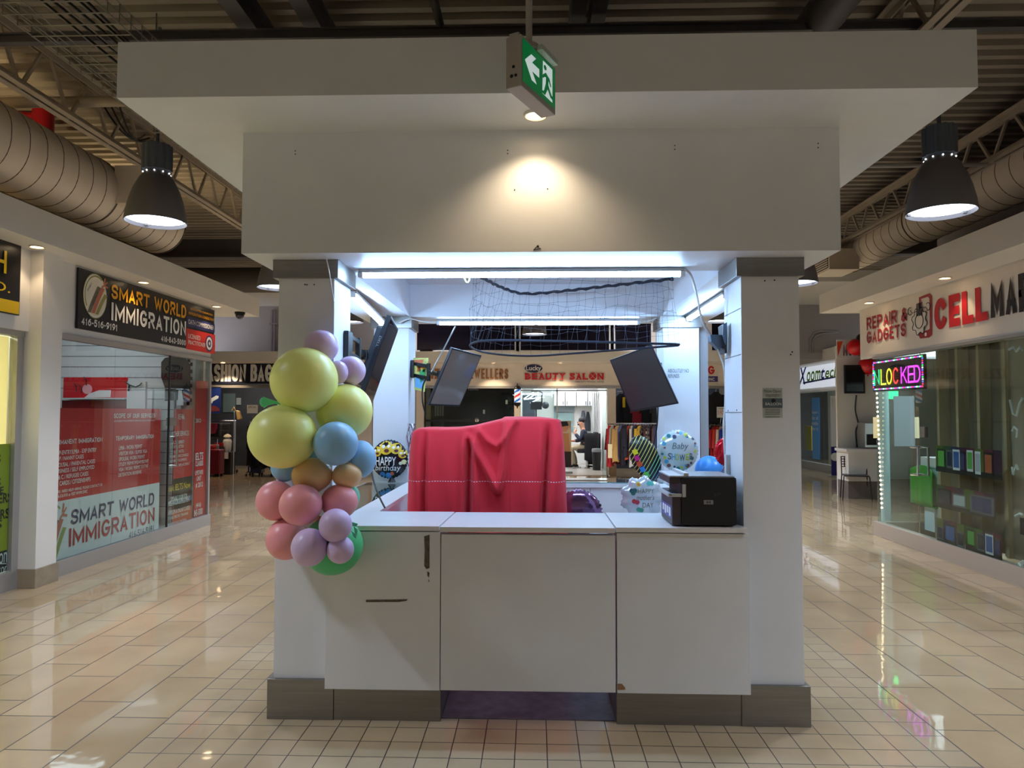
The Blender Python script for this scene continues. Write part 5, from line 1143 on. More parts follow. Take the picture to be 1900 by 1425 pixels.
for i in range(9): garment(x0 + .05 + (x1 - x0 - .1) * i / 8, 17.35, P(480, 785, Y=17.35).z, 1.02 + .04 * (i % 3), BG, 'black garment hanging on the rack outside the luggage shop', 'black garments on the luggage shop rack', kind='garment')
a, b = P(449, 751, Y=17.0), P(469, 767, Y=17.0)
t = thing('price_sign', 'white price card standing over the black garment rack', 'sign', (P(459, 760, Y=17.3).x, 17.3, 1.5)); MB().box(a.x, b.x, 17.30, 17.31, b.z, a.z).build('card', WHT, t); MB().tube([((a.x + b.x) / 2, 17.31, b.z), ((a.x + b.x) / 2, 17.34, 1.3)], .008, 6).build('stem', CHROME, t)
text('SPECIAL', (a.x + .03, 17.299, a.z - .08), (1, 0, 0), (0, 0, 1), b.x - a.x - .06, .05, DARK, t)
q = P(441, 768, Y=17.6); sx_ = P(433, 760, Y=17.6).x; t = thing('handbag', 'cream handbag hanging beside the white price card', 'bag', q); MB().prism([P(x, y, Y=17.55) for x, y in ((437, 761), (443, 763), (447, 777), (440, 779))], (0, .1, 0)).build('bag_body', M('cream leather', (214, 180, 116), .5), t, bevel=.01)
MB().tube([(sx_, 17.66, 0), (sx_, 17.66, P(0, 754, Y=17.66).z)], .012, 6).build('display_stand', CHROME, t); MB().tube([P(437, 762, Y=17.6), P(434, 755, Y=17.6), P(430, 762, Y=17.6)], .012, 6).build('strap', M('cream leather', (214, 180, 116)), t)
t = rail(P(383, 783, Y=18).x, P(438, 783, Y=18).x, 18.0, P(400, 781, Y=18).z, 'chrome display rail with bags left of the black garments', 'display_rail', depth=.15)
q = P(393, 790, Y=17.9)
t = thing('backpack', 'dark pink backpack hanging from the luggage shop rail', 'bag', q + Vector((0, 0, -.4))); MB().prism([P(x, y, Y=17.85) for x, y in ((385, 785), (401, 785), (400, 795), (398, 804), (390, 805), (387, 794))], (0, .12, 0)).build('bag_body', M('dark pink cloth', (168, 44, 76), .6), t, bevel=.02)
for k, (px, col_) in enumerate(((408, (44, 50, 58)), (420, (30, 30, 36)), (388, (24, 26, 34)))):
    a = P(px, 792, Y=18.05); t = thing('backpack', ['slate backpack on the luggage shop rail, middle one', 'black backpack on the luggage shop rail, right one', 'black backpack on the luggage shop rail, left behind the pink one'][k], 'bag', a); MB().box(a.x - .13, a.x + .13, 17.98 + .12 * (k == 2), 18.12 + .12 * (k == 2), a.z - .28, a.z + .1).build('bag_body', M('bag cloth %d' % k, col_, .7), t, bevel=.05); MB().box(a.x - .09, a.x + .09, 17.94 + .12 * (k == 2), 17.98 + .12 * (k == 2), a.z - .26, a.z - .08).build('front_pocket', M('bag cloth %d' % k, col_), t, bevel=.02)
# dark travel poster
a, b = P(383, 718, Y=BY - .02), P(409, 767, Y=BY - .02); t = thing('travel_poster', 'blue AIR EXPRESS aeroplane poster in the luggage shop front', 'poster', ((a.x + b.x) / 2, BY, b.z))
MB().box(a.x - .25, b.x, BY - .02, BY - .01, b.z, a.z).build('sheet', M('deep blue print', (26, 44, 110), .35), t)
text('AIR', (P(384.5, 0, Y=BY).x, BY - .022, P(0, 724, Y=BY).z), (1, 0, 0), (0, 0, 1), .15, .055, WHT, t, bold=.02); text('EXPRESS', (P(379, 0, Y=BY).x, BY - .022, P(0, 730, Y=BY).z), (1, 0, 0), (0, 0, 1), .36, .055, WHT, t, bold=.02)
MB().prism([P(x, y, Y=BY - .022) for x, y in ((384, 741), (392, 739), (401, 734), (406, 735), (405, 739), (396, 744), (393, 749), (391, 744), (384, 745))], (0, .002, 0)).build('aeroplane_print', M('silver print', (190, 200, 214), .4), t)
MB().prism([P(x, y, Y=BY - .022) for x, y in ((383, 757), (388, 753), (400, 753), (407, 758), (407, 763), (383, 764))], (0, .002, 0)).build('train_print', M('maroon print', (110, 50, 60), .4), t)
a, b = P(412, 730, Y=20.5), P(434, 765, Y=20.5); MB().box(a.x, b.x, 20.58, 20.6, b.z, a.z).build('grey_board', M('grey green board', (96, 112, 108), .5), label='grey green board on the rear wall of the luggage shop', cat='board')
a, b = P(434, 738, Y=20.4), P(442, 751, Y=20.4); MB().box(a.x, b.x, 20.57, 20.6, b.z, a.z).build('framed_print', M('pale framed print', (150, 156, 150), .5), label='small pale framed print on the luggage shop rear wall', cat='picture')
l = light('assumed_shop_lamp', 'AREA', (-8, 19.5, 2.7), 26, (1, .95, .88), 1.5, .6); put(l, 'assumed dim ceiling lamp inside the luggage shop', 'light')  # assumed lamp, unseen, gives the shop its dim light

# --- jewellers
t = thing('shop_sign', 'raised brown JEWELLERS letters on the beige back facade', 'sign', P(880, 704, Y=BY))
BRN = M('bronze brown letters', (156, 104, 64), .45)
a, b = P(862, 684, Y=BY - .03), P(943, 703, Y=BY - .03)
block('JEWELLERS', (a.x, BY - .03, b.z), (1, 0, 0), (0, 0, 1), b.x - a.x, a.z - b.z, BRN, t, t=.22).modifiers.new('thick', 'SOLIDIFY').thickness = .03
a_ = P(800, 684, Y=BY); block('IZZA', (a_.x, BY - .03, b.z), (1, 0, 0), (0, 0, 1), .55, a.z - b.z, BRN, t, t=.22).modifiers.new('thick', 'SOLIDIFY').thickness = .03
a, b = P(786, 720, Y=BY + .1), P(954, 880, Y=BY + .1)
w = struct(MB().box(a.x, b.x, BY + .1, BY + .11, 0, a.z), 'window_20', GLASS); MB().box(a.x, b.x, BY + .08, BY + .13, P(0, 781, Y=BY).z, P(0, 777, Y=BY).z).box(a.x, a.x + .06, BY + .08, BY + .13, 0, a.z).build('window_frame', DARK, w)
struct(MB().box(a.x - .05, b.x + .05, 19.4, 19.5, 0, 2.75), 'wall_jeweller_dark', M('jeweller back wall', (30, 33, 46), .6, var=.3, scale=2))
q = P(845, 725, Y=BY + .3); text('LIZING', P(869, 724, Y=BY + .08), (1, 0, 0), (0, 0, 1), .25, .05, M('pale lettering', (150, 156, 166), .4), w)
t = thing('necklace_stand', 'row of pale upright necklace displays in the dark jeweller window', 'display', P(815, 772, Y=18.2))
for i in range(4): q = P(808 + 4.5 * i, 772, Y=18.2); MB().box(q.x - .02, q.x + .02, 18.2, 18.26, q.z, q.z + .26).build('display_bar', M('display grey', (130, 136, 140), .5), t); MB().box(q.x - .03, q.x + .03, 18.17, 18.28, .0, q.z).build('display_post', DARK, t)
q = P(885, 779, Y=17.74); t = thing('door_lock', 'round chrome lock on the jeweller window bar', 'lock', q); MB().lathe([(0, 0), (.055, 0), (.055, .03), (.03, .04), (0, .04)], q, 20, (0, -1, 0)).build('lock_body', CHROME, t, smooth=True); MB().box(q.x - .008, q.x + .008, 17.69, 17.70, q.z - .06, q.z).build('key_slot', DARK, t)
for px, py, lab in ((898, 764, 'small pale tag in the dark jeweller window, lower one'), (940, 746, 'narrow pale tag high at the right of the jeweller window')):
    q = P(px, py, Y=BY + .12); MB().box(q.x - .025, q.x + .025, BY + .111, BY + .118, q.z - .05, q.z + .05).build('price_tag', M('pale tag', (176, 180, 186), .5), w, label=lab)

# --- beauty salon
t = thing('shop_sign', 'BEAUTY SALON sign with red letters and navy Lucky oval', 'sign', P(1047, 710, Y=BY))
SR = M('salon red', (206, 32, 40), .4); LN = M('oval navy', (34, 38, 84), .4)
c = P(990, 683.5, Y=BY - .02); rx = P(1006.5, 683, Y=BY).x - P(990, 683, Y=BY).x; rz = .098
MB().prism([(c.x + rx * math.cos(2 * PI * i / 40), BY - .02, c.z + rz * math.sin(2 * PI * i / 40)) for i in range(40)], (0, .02, 0)).build('navy_oval', LN, t)
textY('Lucky', (976, 678.5), (1004, 690), BY - .022, WHT, t, bold=.02)
def slab(word, x0_, x1_, y0_, y1_):
    a, b = P(x0_, y0_, Y=BY - .025), P(x1_, y1_, Y=BY - .025); n = len(word); cw_ = (b.x - a.x) / n
    for i, ch in enumerate(word):
        text(ch, (a.x + cw_ * (i + .08), BY - .025, b.z), (1, 0, 0), (0, 0, 1), cw_ * .84, a.z - b.z, SR, t, depth=.02, bold=.04, name='letter')
        m_ = MB(); hh = (a.z - b.z)
        for zz in (b.z, b.z + hh * .90): m_.box(a.x + cw_ * (i + .04), a.x + cw_ * (i + (.46 if ch in 'AUYN' else .5)), BY - .045, BY - .02, zz, zz + hh * .10)
        if ch in 'AUYN': m_.box(a.x + cw_ * (i + .56), a.x + cw_ * (i + .96), BY - .045, BY - .02, b.z + (0 if ch == 'A' else hh * .9), b.z + (hh * .1 if ch == 'A' else hh))
        m_.build('serifs', SR, t)
slab('BEAUTY', 973, 1050, 692.5, 704.5); slab('SAL', 1056, 1092, 692.5, 704.5); slab('N', 1107, 1121, 692.5, 704.5)
c = P(1099.5, 698, Y=BY - .03); MB().disc(c, .092, 26, (0, 1, 0), .02).build('letter_disc', SR, t)
for s in (-1, 1): MB().bar(c + Vector((-.05 * s, -.012, -.06)), c + Vector((.05 * s, -.012, .06)), .014, .006).build('scissor_blade', WHT, t)
textY('HAIR CUT | WAXING | FACIAL', (1067, 707), (1121, 710.5), BY - .004, DARK, t)
a, b = P(966, 718, Y=BY + .1), P(1127, 880, Y=BY + .1)
w = struct(MB().box(a.x, P(1034, 800, Y=BY).x, BY + .1, BY + .108, 0, zH), 'window_21', GLASS); struct(MB().box(P(1118, 800, Y=BY).x, b.x, BY + .1, BY + .108, 0, zH), 'window_22', GLASS)
MB().box(a.x, b.x, BY + .08, BY + .13, zH - .06, zH - .03).box(P(1034, 800, Y=BY).x - .015, P(1034, 800, Y=BY).x + .015, BY + .08, BY + .13, 0, zH).build('window_frame', ALU, w)
struct(MB().box(-.37, 1.93, BY + .1, 22.6, 0, .012), 'trim_13', M('salon floor tile', (168, 160, 150), .3, var=.15, scale=5))
struct(MB().box(-.4, 1.98, 22.0, 22.1, 0, 2.75), 'wall_salon_rear', SH)
l = thing('assumed_ceiling_light', 'assumed bright ceiling panel light inside the beauty salon', 'light', (.8, 19.8, 2.6)); MB().box(.1, 1.6, 18.6, 21.4, 2.62, 2.66).build('light_frame', LAM, l); MB().box(.14, 1.56, 18.64, 21.36, 2.61, 2.62).build('diffuser', glow('salon light', (244, 248, 255), 7.5), l)  # assumed panel, unseen, for the bright salon
SYB = 21.6
for i, (x0_, x1_) in enumerate(((1028, 1048), (1049, 1069), (1070, 1090), (1091, 1110))):
    a, b = P(x0_, 727, Y=SYB), P(x1_, 753, Y=SYB); t = thing('wall_cabinet', ['white salon wall cabinet, leftmost of four', 'white salon wall cabinet, second from left', 'white salon wall cabinet, third from left', 'white salon wall cabinet, rightmost beside the curtain'][i], 'cabinet', (a.x, SYB, b.z), 'salon wall cabinets')
    MB().box(a.x, b.x, SYB + .02, SYB + .38, b.z, a.z).build('body', SH, t); MB().box(a.x + .005, b.x - .005, SYB, SYB + .02, b.z + .005, a.z - .005).build('door', LAM, t); hx = b.x - .05 if i % 2 == 0 else a.x + .05; MB().box(hx - .008, hx + .008, SYB - .02, SYB, b.z + .03, b.z + .14).build('handle', DARK, t)
a, b = P(1028, 754, Y=21.9), P(1066, 764, Y=21.9); MB().box(a.x, b.x, 21.9, 21.98, b.z, a.z).build('tile_strip', M('grey mosaic', (132, 146, 150), .3, var=.2, scale=30), label='grey tiled strip below the salon wall cabinets', cat='tiles')
a, b = P(1028, 766, Y=21.9), P(1064, 800, Y=21.9); MB().box(a.x, b.x, 21.9, 21.96, b.z, a.z).build('mirror', M('pale mirror', (180, 214, 214), .1, .6), label='pale green mirror on the salon rear wall', cat='mirror')
a, b = P(966, 727, Y=20.5), P(1000, 800, Y=20.5); MB().box(-.35, a.x + .42, 21.6, 21.7, .9, 2.1).build('wall_board', M('slate panel', (64, 74, 86), .4), label='slate wall panel at the left inside the salon', cat='panel')
mb = MB()
for i, (p_, q_) in enumerate((((990, 723), (1070, 723)), ((972, 740), (990, 728)), ((980, 740), (996, 730)), ((946, 741), (1010, 737)), ((984, 748), (1000, 740)))):
    A, B = P(*p_, Y=20.2), P(*q_, Y=20.2); A.x = max(A.x, -.3); mb.tube([A, B], .018, 6)
for x_ in (.1, .5): mb.tube([(x_, 20.2, 2.0), (x_, 20.2, 2.75)], .006, 5)
mb.build('tube_lamp', glow('salon tube lamp', (225, 240, 255), 3.0), label='crossed white tube lamps hanging inside the salon left', cat='light')
t = thing('hood_dryer', 'black hood hair dryer on a bent arm inside the salon', 'dryer', P(1010, 760, Y=20.0)); q = P(1012, 752, Y=20.0)
MB().lathe([(0, -.04), (.09, -.03), (.1, .02), (.05, .06), (0, .06)], q, 20, (0, -1, 0)).build('hood', M('gunmetal', (54, 58, 68), .35), t, smooth=True); MB().tube([q, q + Vector((-.1, 0, 0)), q + Vector((-.1, 0, .36)), q + Vector((-.16, 0, .4)), q + Vector((-.4, 0, .4))], .02, 8).build('arm', BLACK, t, smooth=True); MB().box(q.x - .42, q.x - .1, q.y, q.y + .1, q.z - .12, q.z + .1).build('motor_box', DARK, t); MB().tube([q + Vector((-.26, .05, -.12)), (q.x - .26, q.y + .05, 0)], .02, 8).build('stand_pole', DARK, t)
CUR = M('white curtain', (226, 226, 224), .8)
a, b = P(1099, 728, Y=21.2), P(1112, 830, Y=21.2)
MB().grid(lambda u, v: Vector((a.x + (b.x - a.x) * u * (1 - .25 * math.sin(PI * v)), 21.2 + .05 * math.sin(u * 22), b.z + (a.z - b.z) * v)), 40, 10).build('curtain', CUR, smooth=True, label='white gathered curtain hanging inside the salon right', cat='curtain').modifiers.new('s', 'SOLIDIFY').thickness = .01
for i, (px, py0, py1, w_, c_, lab) in enumerate(((1082, 762, 795, 5, (96, 100, 108), 'grey coat on a hook behind the seated person'), (1091, 764, 800, 5, (44, 46, 54), 'black coat on a hook beside the salon curtain'), (1111, 760, 800, 5, (150, 152, 108), 'olive towel hanging right of the salon curtain'))):
    a, b = P(px - w_, py0, Y=21.93), P(px + w_, py1, Y=21.93); y_ = a.y
    MB().grid(lambda u, v: Vector(((a.x + b.x) / 2 + (b.x - a.x) / 2 * (1 - .6 * v ** 3) * math.cos(2 * PI * u), y_ + .06 * math.sin(2 * PI * u) + .01 * math.sin(9 * u), b.z + (a.z - b.z) * v)), 20, 8, True).build('hanging_coat', M('coat cloth %d' % i, c_, .85), smooth=True, label=lab, cat='coat')
# banner stand with printed portrait
q0, q1 = P(1036, 781, Y=18.4), P(1060, 869, Y=18.4); t = thing('banner_stand', 'beige printed banner with black lower part standing in the salon entrance', 'banner', ((q0.x + q1.x) / 2, 18.4, 0)); zm = P(0, 834, Y=18.4).z
MB().box(q0.x, q1.x, 18.4, 18.41, zm, q0.z).build('beige_sheet', M('beige print', (206, 186, 160), .5), t); MB().box(q0.x, q1.x, 18.4, 18.41, q1.z + .04, zm).build('black_sheet', M('dark brown print', (40, 28, 26), .5), t); MB().box(q0.x - .03, q1.x + .03, 18.3, 18.5, 0.012, .06).build('stand_base', ALU, t)
cx_ = (q0.x + q1.x) / 2; MB().disc((cx_ - .02, 18.396, q0.z - .17), .11, 20, (0, 1, 0), .005).build('printed_face', M('printed skin', (206, 150, 116), .5), t); MB().prism([(cx_ - .14, 18.393, q0.z - .16), (cx_ - .12, 18.393, q0.z - .02), (cx_ + .06, 18.393, q0.z - .01), (cx_ + .1, 18.393, q0.z - .12)], (0, .002, 0)).build('printed_hair', M('printed hair', (30, 24, 24), .5), t); MB().prism([(cx_ - .15, 18.393, zm), (cx_ - .1, 18.393, q0.z - .32), (cx_ + .1, 18.393, q0.z - .32), (cx_ + .14, 18.393, zm)], (0, .002, 0)).build('printed_shirt', M('printed shirt', (190, 140, 96), .5), t)
# barber pole on the pier
q = P(960, 736, Y=17.55); t = thing('barber_pole', 'lit barber pole with red, white and blue stripes beside the salon', 'barber pole', q + Vector((0, 0, -.3)))
r_ = .072; zt_, zb_ = P(0, 720, Y=17.55).z, P(0, 747, Y=17.55).z
MB().lathe([(0, zb_), (r_, zb_), (r_, zt_), (0, zt_)], (q.x, 17.55, 0), 24).build('striped_tube', stripe_mat(), t, smooth=True)
MB().lathe([(0, zt_ + .13), (.01, zt_ + .12), (.015, zt_ + .075), (.05, zt_ + .06), (.085, zt_ + .02), (.09, zt_ - .02), (0, zt_ - .02)], (q.x, 17.55, 0), 24).build('top_cap', BLACK, t, smooth=True)
MB().lathe([(0, zb_ - .13), (.012, zb_ - .12), (.02, zb_ - .08), (.06, zb_ - .06), (.09, zb_ - .02), (.085, zb_ + .02), (0, zb_ + .02)], (q.x, 17.55, 0), 24).build('bottom_cap', BLACK, t, smooth=True)
MB().box(q.x - .03, q.x + .03, 17.6, BY, zt_ - .06, zt_ - .02).box(q.x - .03, q.x + .03, 17.6, BY, zb_ + .02, zb_ + .06).build('wall_bracket', BLACK, t)
# salon chair and bin
CX, CY = P(1098, 868, Y=20.2).x, 20.2
t = thing('salon_chair', 'black salon chair seen from behind the seated person', 'chair', (CX - .1, CY, .012))
MB().box(CX - .42, CX + .1, CY - .28, CY + .28, .44, .55).build('seat', BLACK, t, bevel=.03); MB().box(CX + .06, CX + .17, CY - .27, CY + .27, .5, 1.02).build('backrest', BLACK, t, bevel=.03); MB().lathe([(0, 0), (.28, 0), (.27, .04), (.05, .07), (.045, .44), (0, .44)], (CX - .12, CY, .012), 24).build('pedestal', CHROME, t, smooth=True)
for s in (-1, 1): MB().box(CX - .3, CX + .08, CY + s * .30 - .03, CY + s * .30 + .03, .66, .70).build('armrest', BLACK, t, bevel=.01)
MB().grid(lambda u, v: Vector((CX - .12 + (.36 + .012 * math.sin(u * 40)) * math.cos(math.radians(-108 + 198 * u)), CY + .36 * math.sin(math.radians(-108 + 198 * u)), .08 + .5 * max(0, .35 - u) + (.90 - .5 * max(0, .35 - u)) * v)), 30, 8).build('black_cape', BG, smooth=True, label='black salon cape draped over the chair back', cat='cape').modifiers.new('s', 'SOLIDIFY').thickness = .01
q0, q1 = P(1098, 831, Y=19.4), P(1116, 872, Y=19.4); t = thing('waste_bin', 'black waste bin with a grey rim beside the salon chair', 'bin', ((q0.x + q1.x) / 2, 19.4, .012)); xm_ = (q0.x + q1.x) / 2; r_ = (q1.x - q0.x) / 2
MB().lathe([(0, 0), (r_ * .82, 0), (r_, q0.z - .1), (0, q0.z - .1)], (xm_, 19.4, .012), 24).build('bin_body', BLACK, t, smooth=True); MB().lathe([(r_ * 1.02, q0.z - .12), (r_ * 1.02, q0.z - .06), (r_ * .9, q0.z - .03), (0, q0.z - .02)], (xm_, 19.4, .012), 24).build('bin_lid', M('grey bin rim', (128, 130, 134), .4), t, smooth=True)

# seated person: one continuous skinned body, clothing as children
def skin(name, verts, edges, radii, mat, parent, sub=2, root=0):
    me = bpy.data.meshes.new(name); off = wloc(parent) if parent else Vector((0, 0, 0))
    me.from_pydata([Vector(v) - off for v in verts], edges, []); me.update()
    o = bpy.data.objects.new(name, me); COL.objects.link(o); o.parent = parent
    sk = o.modifiers.new('skin', 'SKIN'); sk.use_smooth_shade = True; su = o.modifiers.new('sub', 'SUBSURF'); su.levels = sub; su.render_levels = sub
    if not me.skin_vertices: bpy.context.view_layer.objects.active = o; me.attributes  # layer is created with the modifier
    for i, r in enumerate(radii): me.skin_vertices[0].data[i].radius = (r, r) if not isinstance(r, tuple) else r
    me.skin_vertices[0].data[root].use_root = True
    me.materials.append(mat)
    return o
SKIN = M('skin', (190, 134, 104), .55); HAIR = M('black hair', (16, 13, 13), .6); JKT = M('dark jacket', (34, 38, 56), .8); PNT = M('khaki trousers', (176, 160, 132), .85)
px0 = CX - .16; hz = .60
pt = thing('person', 'person in dark jacket and khaki trousers sitting in the salon chair, eating', 'person', (px0, CY, .012))
# facing -X ; x decreases forward
def B(fx, fy, z): return (px0 - fx, CY + fy, z)
V = [B(0, 0, hz), B(.03, 0, hz + .2), B(.06, 0, hz + .42), B(.09, 0, hz + .52), B(.13, 0, hz + .62), B(.15, 0, hz + .74),
     B(.07, -.18, hz + .43), B(.17, -.22, hz + .20), B(.33, -.08, hz + .40), B(.27, -.04, hz + .50),
     B(.07, .18, hz + .43), B(.12, .22, hz + .18), B(.36, .12, hz + .16), B(.44, .10, hz + .17),
     B(.02, -.10, hz - .03), B(.42, -.12, hz - .02), B(.40, -.12, hz - .30), B(.44, -.12, .08), B(.55, -.12, .05),
     B(.02, .10, hz - .03), B(.43, .14, hz - .02), B(.32, .14, hz - .30), B(.28, .14, .08), B(.40, .14, .05)]
E_ = [(0, 1), (1, 2), (2, 3), (3, 4), (4, 5), (2, 6), (6, 7), (7, 8), (8, 9), (2, 10), (10, 11), (11, 12), (12, 13), (0, 14), (14, 15), (15, 16), (16, 17), (17, 18), (0, 19), (19, 20), (20, 21), (21, 22), (22, 23)]
Rr = [.12, .12, .13, .055, .085, .085, .06, .048, .038, .03, .06, .048, .036, .03, .085, .065, .052, .042, .03, .085, .065, .052, .042, .03]
skin('body', V, E_, Rr, SKIN, pt)
skin('jacket', [V[0], V[1], V[2], V[3], V[6], V[7], tuple(Vector(V[7]).lerp(Vector(V[8]), .85)), V[10], V[11], tuple(Vector(V[11]).lerp(Vector(V[12]), .85))], [(0, 1), (1, 2), (2, 3), (2, 4), (4, 5), (5, 6), (2, 7), (7, 8), (8, 9)], [.145, .15, .155, .075, .078, .066, .052, .078, .066, .052], JKT, pt)
skin('trousers', [V[0], V[14], V[15], V[16], V[17], V[19], V[20], V[21], V[22]], [(0, 1), (1, 2), (2, 3), (3, 4), (0, 5), (5, 6), (6, 7), (7, 8)], [.14, .105, .085, .072, .062, .105, .085, .072, .062], PNT, pt)
for i, k in ((17, 18), (22, 23)):
    a, b = Vector(V[i]), Vector(V[k]); MB().ball((a + b) / 2 + Vector((0, 0, -.0)), .1, 16, 8, (1.35, .5, .52)).build('shoe', BLACK, pt, smooth=True)
    MB().box(b.x - .05, a.x + .06, a.y - .045, a.y + .045, .012, .03).build('shoe_sole', LAM, pt, bevel=.008)
hd = Vector(B(.14, 0, hz + .69)); MB().ball(hd + Vector((.03, 0, .065)), .1, 20, 12, (1.0, .92, .85)).build('hair', HAIR, pt, smooth=True)
MB().ball(hd + Vector((-.068, 0, -.06)), .036, 14, 8, (.9, 1, .7)).build('beard', HAIR, pt, smooth=True)
MB().prism([hd + Vector((-.085, -.014, .02)), hd + Vector((-.118, 0, -.012)), hd + Vector((-.085, .014, -.016))], (0, .0, -.006)).build('nose', SKIN, pt)
for s in (-1, 1): MB().ball(hd + Vector((-.082, s * .032, .022)), .011, 8, 6).build('eye', BLACK, pt); MB().ball(hd + Vector((.01, s * .088, -.005)), .022, 10, 6, (.8, .4, 1.2)).build('ear', SKIN, pt, smooth=True)
for hx, sgn in ((9, -1), (13, 1)):
    hp = Vector(V[hx]); d = (hp - Vector(V[hx - 1])).normalized()
    for f in range(4): MB().tube([hp + d * .01 + Vector((0, .013 * (f - 1.5), 0)), hp + d * .045 + Vector((-.006, .013 * (f - 1.5), .004)), hp + d * .062 + Vector((-.004, .013 * (f - 1.5), -.018))], [.0085, .008, .0065], 6).build('finger', SKIN, pt, smooth=True)
    MB().tube([hp + Vector((0, -.025 * sgn, 0)), hp + d * .02 + Vector((0, -.036 * sgn, .012)), hp + d * .04 + Vector((0, -.03 * sgn, .02))], [.01, .009, .007], 6).build('thumb', SKIN, pt, smooth=True)
t = thing('snack', 'small pale snack in the hand of the seated person', 'food', Vector(V[9]) + Vector((-.06, 0, .03))); MB().ball(Vector(V[9]) + Vector((-.05, 0, .06)), .03, 12, 8, (1, 1, .7)).build('bun', M('bun', (214, 176, 128), .6), t, smooth=True)

# --- clothing shop at the right
t = thing('shop_sign', 'white clothing shop sign, only NG and E INC show beside the column', 'sign', P(1330, 707, Y=BY))
a, b = P(1145, 673, Y=BY - .03), P(1333, 713, Y=BY - .03); MB().box(a.x, b.x, BY - .03, BY, b.z, a.z).build('board', M('warm white sign', (226, 216, 204), .5), t)
blockY('DUDES CLOTHING', (1152, 679), (1326, 694.5), BY - .032, SR, t, t=.22)
a_, b_ = P(1150, 698, Y=BY - .034), P(1332, 708.5, Y=BY - .034); MB().box(a_.x, b_.x, BY - .034, BY - .03, b_.z, a_.z).build('blue_band', M('sign violet blue', (66, 62, 130), .4), t)
textY('MEN & WOMEN', (1160, 700), (1240, 706.5), BY - .036, WHT, t); textY('E', (1308, 700), (1312, 706.5), BY - .036, WHT, t, bold=.02); textY('INC', (1315, 701), (1326, 706.5), BY - .036, WHT, t, bold=.02)
struct(MB().box(2.0, 5.2, 20.2, 20.3, 0, 2.75), 'wall_clothing_rear', M('navy shop wall', (44, 52, 66), .7, var=.2, scale=2))
l = light('assumed_shop_lamp', 'AREA', (3.4, 19.2, 2.7), 45, (.95, .97, 1), 1.8, .5); put(l, 'assumed ceiling lamp inside the clothing shop', 'light')  # assumed lamp, unseen, added to light the clothes
cols = [(176, 34, 44), (176, 168, 150), (150, 40, 52), (206, 160, 90), (110, 112, 150), (34, 30, 40), (40, 40, 52), (178, 70, 50), (196, 190, 180), (60, 62, 80), (46, 40, 44), (212, 166, 50), (120, 96, 80), (70, 40, 46), (150, 130, 108), (36, 36, 44), (90, 60, 60), (60, 70, 110)]
nm = ['scarlet', 'stone grey', 'red checked', 'tan', 'lilac', 'black', 'charcoal', 'rust', 'cream', 'slate', 'dark brown', 'mustard', 'brown plaid', 'wine', 'beige plaid', 'ink black', 'mauve', 'indigo']
def plaid(name, c, c2):
    if name in _M: return _M[name]
    m = M(name, c, .85); nt = m.node_tree; b_ = nt.nodes['Principled BSDF']; tc = nt.nodes.new('ShaderNodeTexCoord'); ck = nt.nodes.new('ShaderNodeTexChecker'); ck.inputs['Scale'].default_value = 16
    ck.inputs['Color1'].default_value = (*lin(c), 1); ck.inputs['Color2'].default_value = (*lin(c2), 1); nt.links.new(tc.outputs['Object'], ck.inputs['Vector']); nt.links.new(ck.outputs[0], b_.inputs['Base Color']); return m
x0, x1 = P(1127, 800, Y=16.9).x, P(1222, 800, Y=16.9).x; rz_ = P(0, 784, Y=16.9).z
rail(x0, x1, 16.9, rz_, 'wheeled chrome clothes rack of mixed shirts outside the clothing shop')
for i in range(18):
    mt_ = plaid('cloth ' + nm[i], cols[i], (40, 30, 36)) if ('check' in nm[i] or 'plaid' in nm[i]) else M('cloth ' + nm[i], cols[i], .85)
    garment(x0 + .06 + (x1 - x0 - .1) * i / 17, 16.9, rz_ - .04, [.95, .7, .9, .85, .8, .92, .75, .8][i % 8], mt_, nm[i] + ' shirt on the wheeled rack outside the clothing shop', 'shirts on the clothing shop rack', yaw=[.3, .5, 1.15, .7, 1.0, .3, .4, .8][i % 8], thick=.09)
a, b = P(1136, 823, Y=16.6), P(1133, 823, Y=16.6); q0, q1 = P(1128, 824, Y=16.55), P(1136, 850, Y=16.55); MB().box(q0.x, q1.x, 16.55, 16.56, q1.z, q0.z).build('paper_sign', M('cream paper', (236, 220, 176)), label='cream paper sign hanging on the scarlet shirt', cat='sign')
t = thing('wall_rail', 'high rail of dark jackets on the clothing shop wall', 'clothes rack', (2.6, 18.2, 1.9)); x0, x1 = P(1146, 722, Y=18.2).x, P(1225, 722, Y=18.2).x
MB().tube([(x0, 18.2, 2.1), (x1 + .8, 18.2, 2.1)], .016, 8).build('hanging_rail', CHROME, t)
for i in range(3): MB().tube([(x0 + .2 + .5 * i, 18.2, 2.1), (x0 + .2 + .5 * i, 18.2, 2.75)], .008, 6).build('drop_rod', CHROME, t)
for i, (c_, n_) in enumerate((((40, 46, 66), 'steel blue'), ((26, 28, 38), 'black'), ((160, 36, 60), 'crimson'), ((28, 32, 44), 'night blue'), ((60, 66, 78), 'grey'))):
    garment(x0 + .12 + .24 * i, 18.2, 2.06, .8, M('jacket ' + n_, c_, .8), n_ + ' jacket on the high rail in the clothing shop', 'jackets on the high rail', w=.5, thick=.12, yaw=1.2, kind='jacket', name='hanging_jacket')
q0, q1 = P(1155, 737, Y=18.0), P(1160, 756, Y=18.0); MB().box(q0.x, q1.x, 17.98, 18.0, q1.z, q0.z).build('yellow_scarf', M('yellow cloth', (222, 196, 40), .8), bevel=.005, label='yellow scarf hanging over the dark jackets', cat='scarf')
struct(MB().box(P(1143, 785, Y=BY).x, P(1220, 785, Y=BY).x, BY, BY + .06, P(0, 784, Y=BY).z, P(0, 782, Y=BY).z), 'trim_14', ALU)
q = P(1330, 760, Y=17.5)
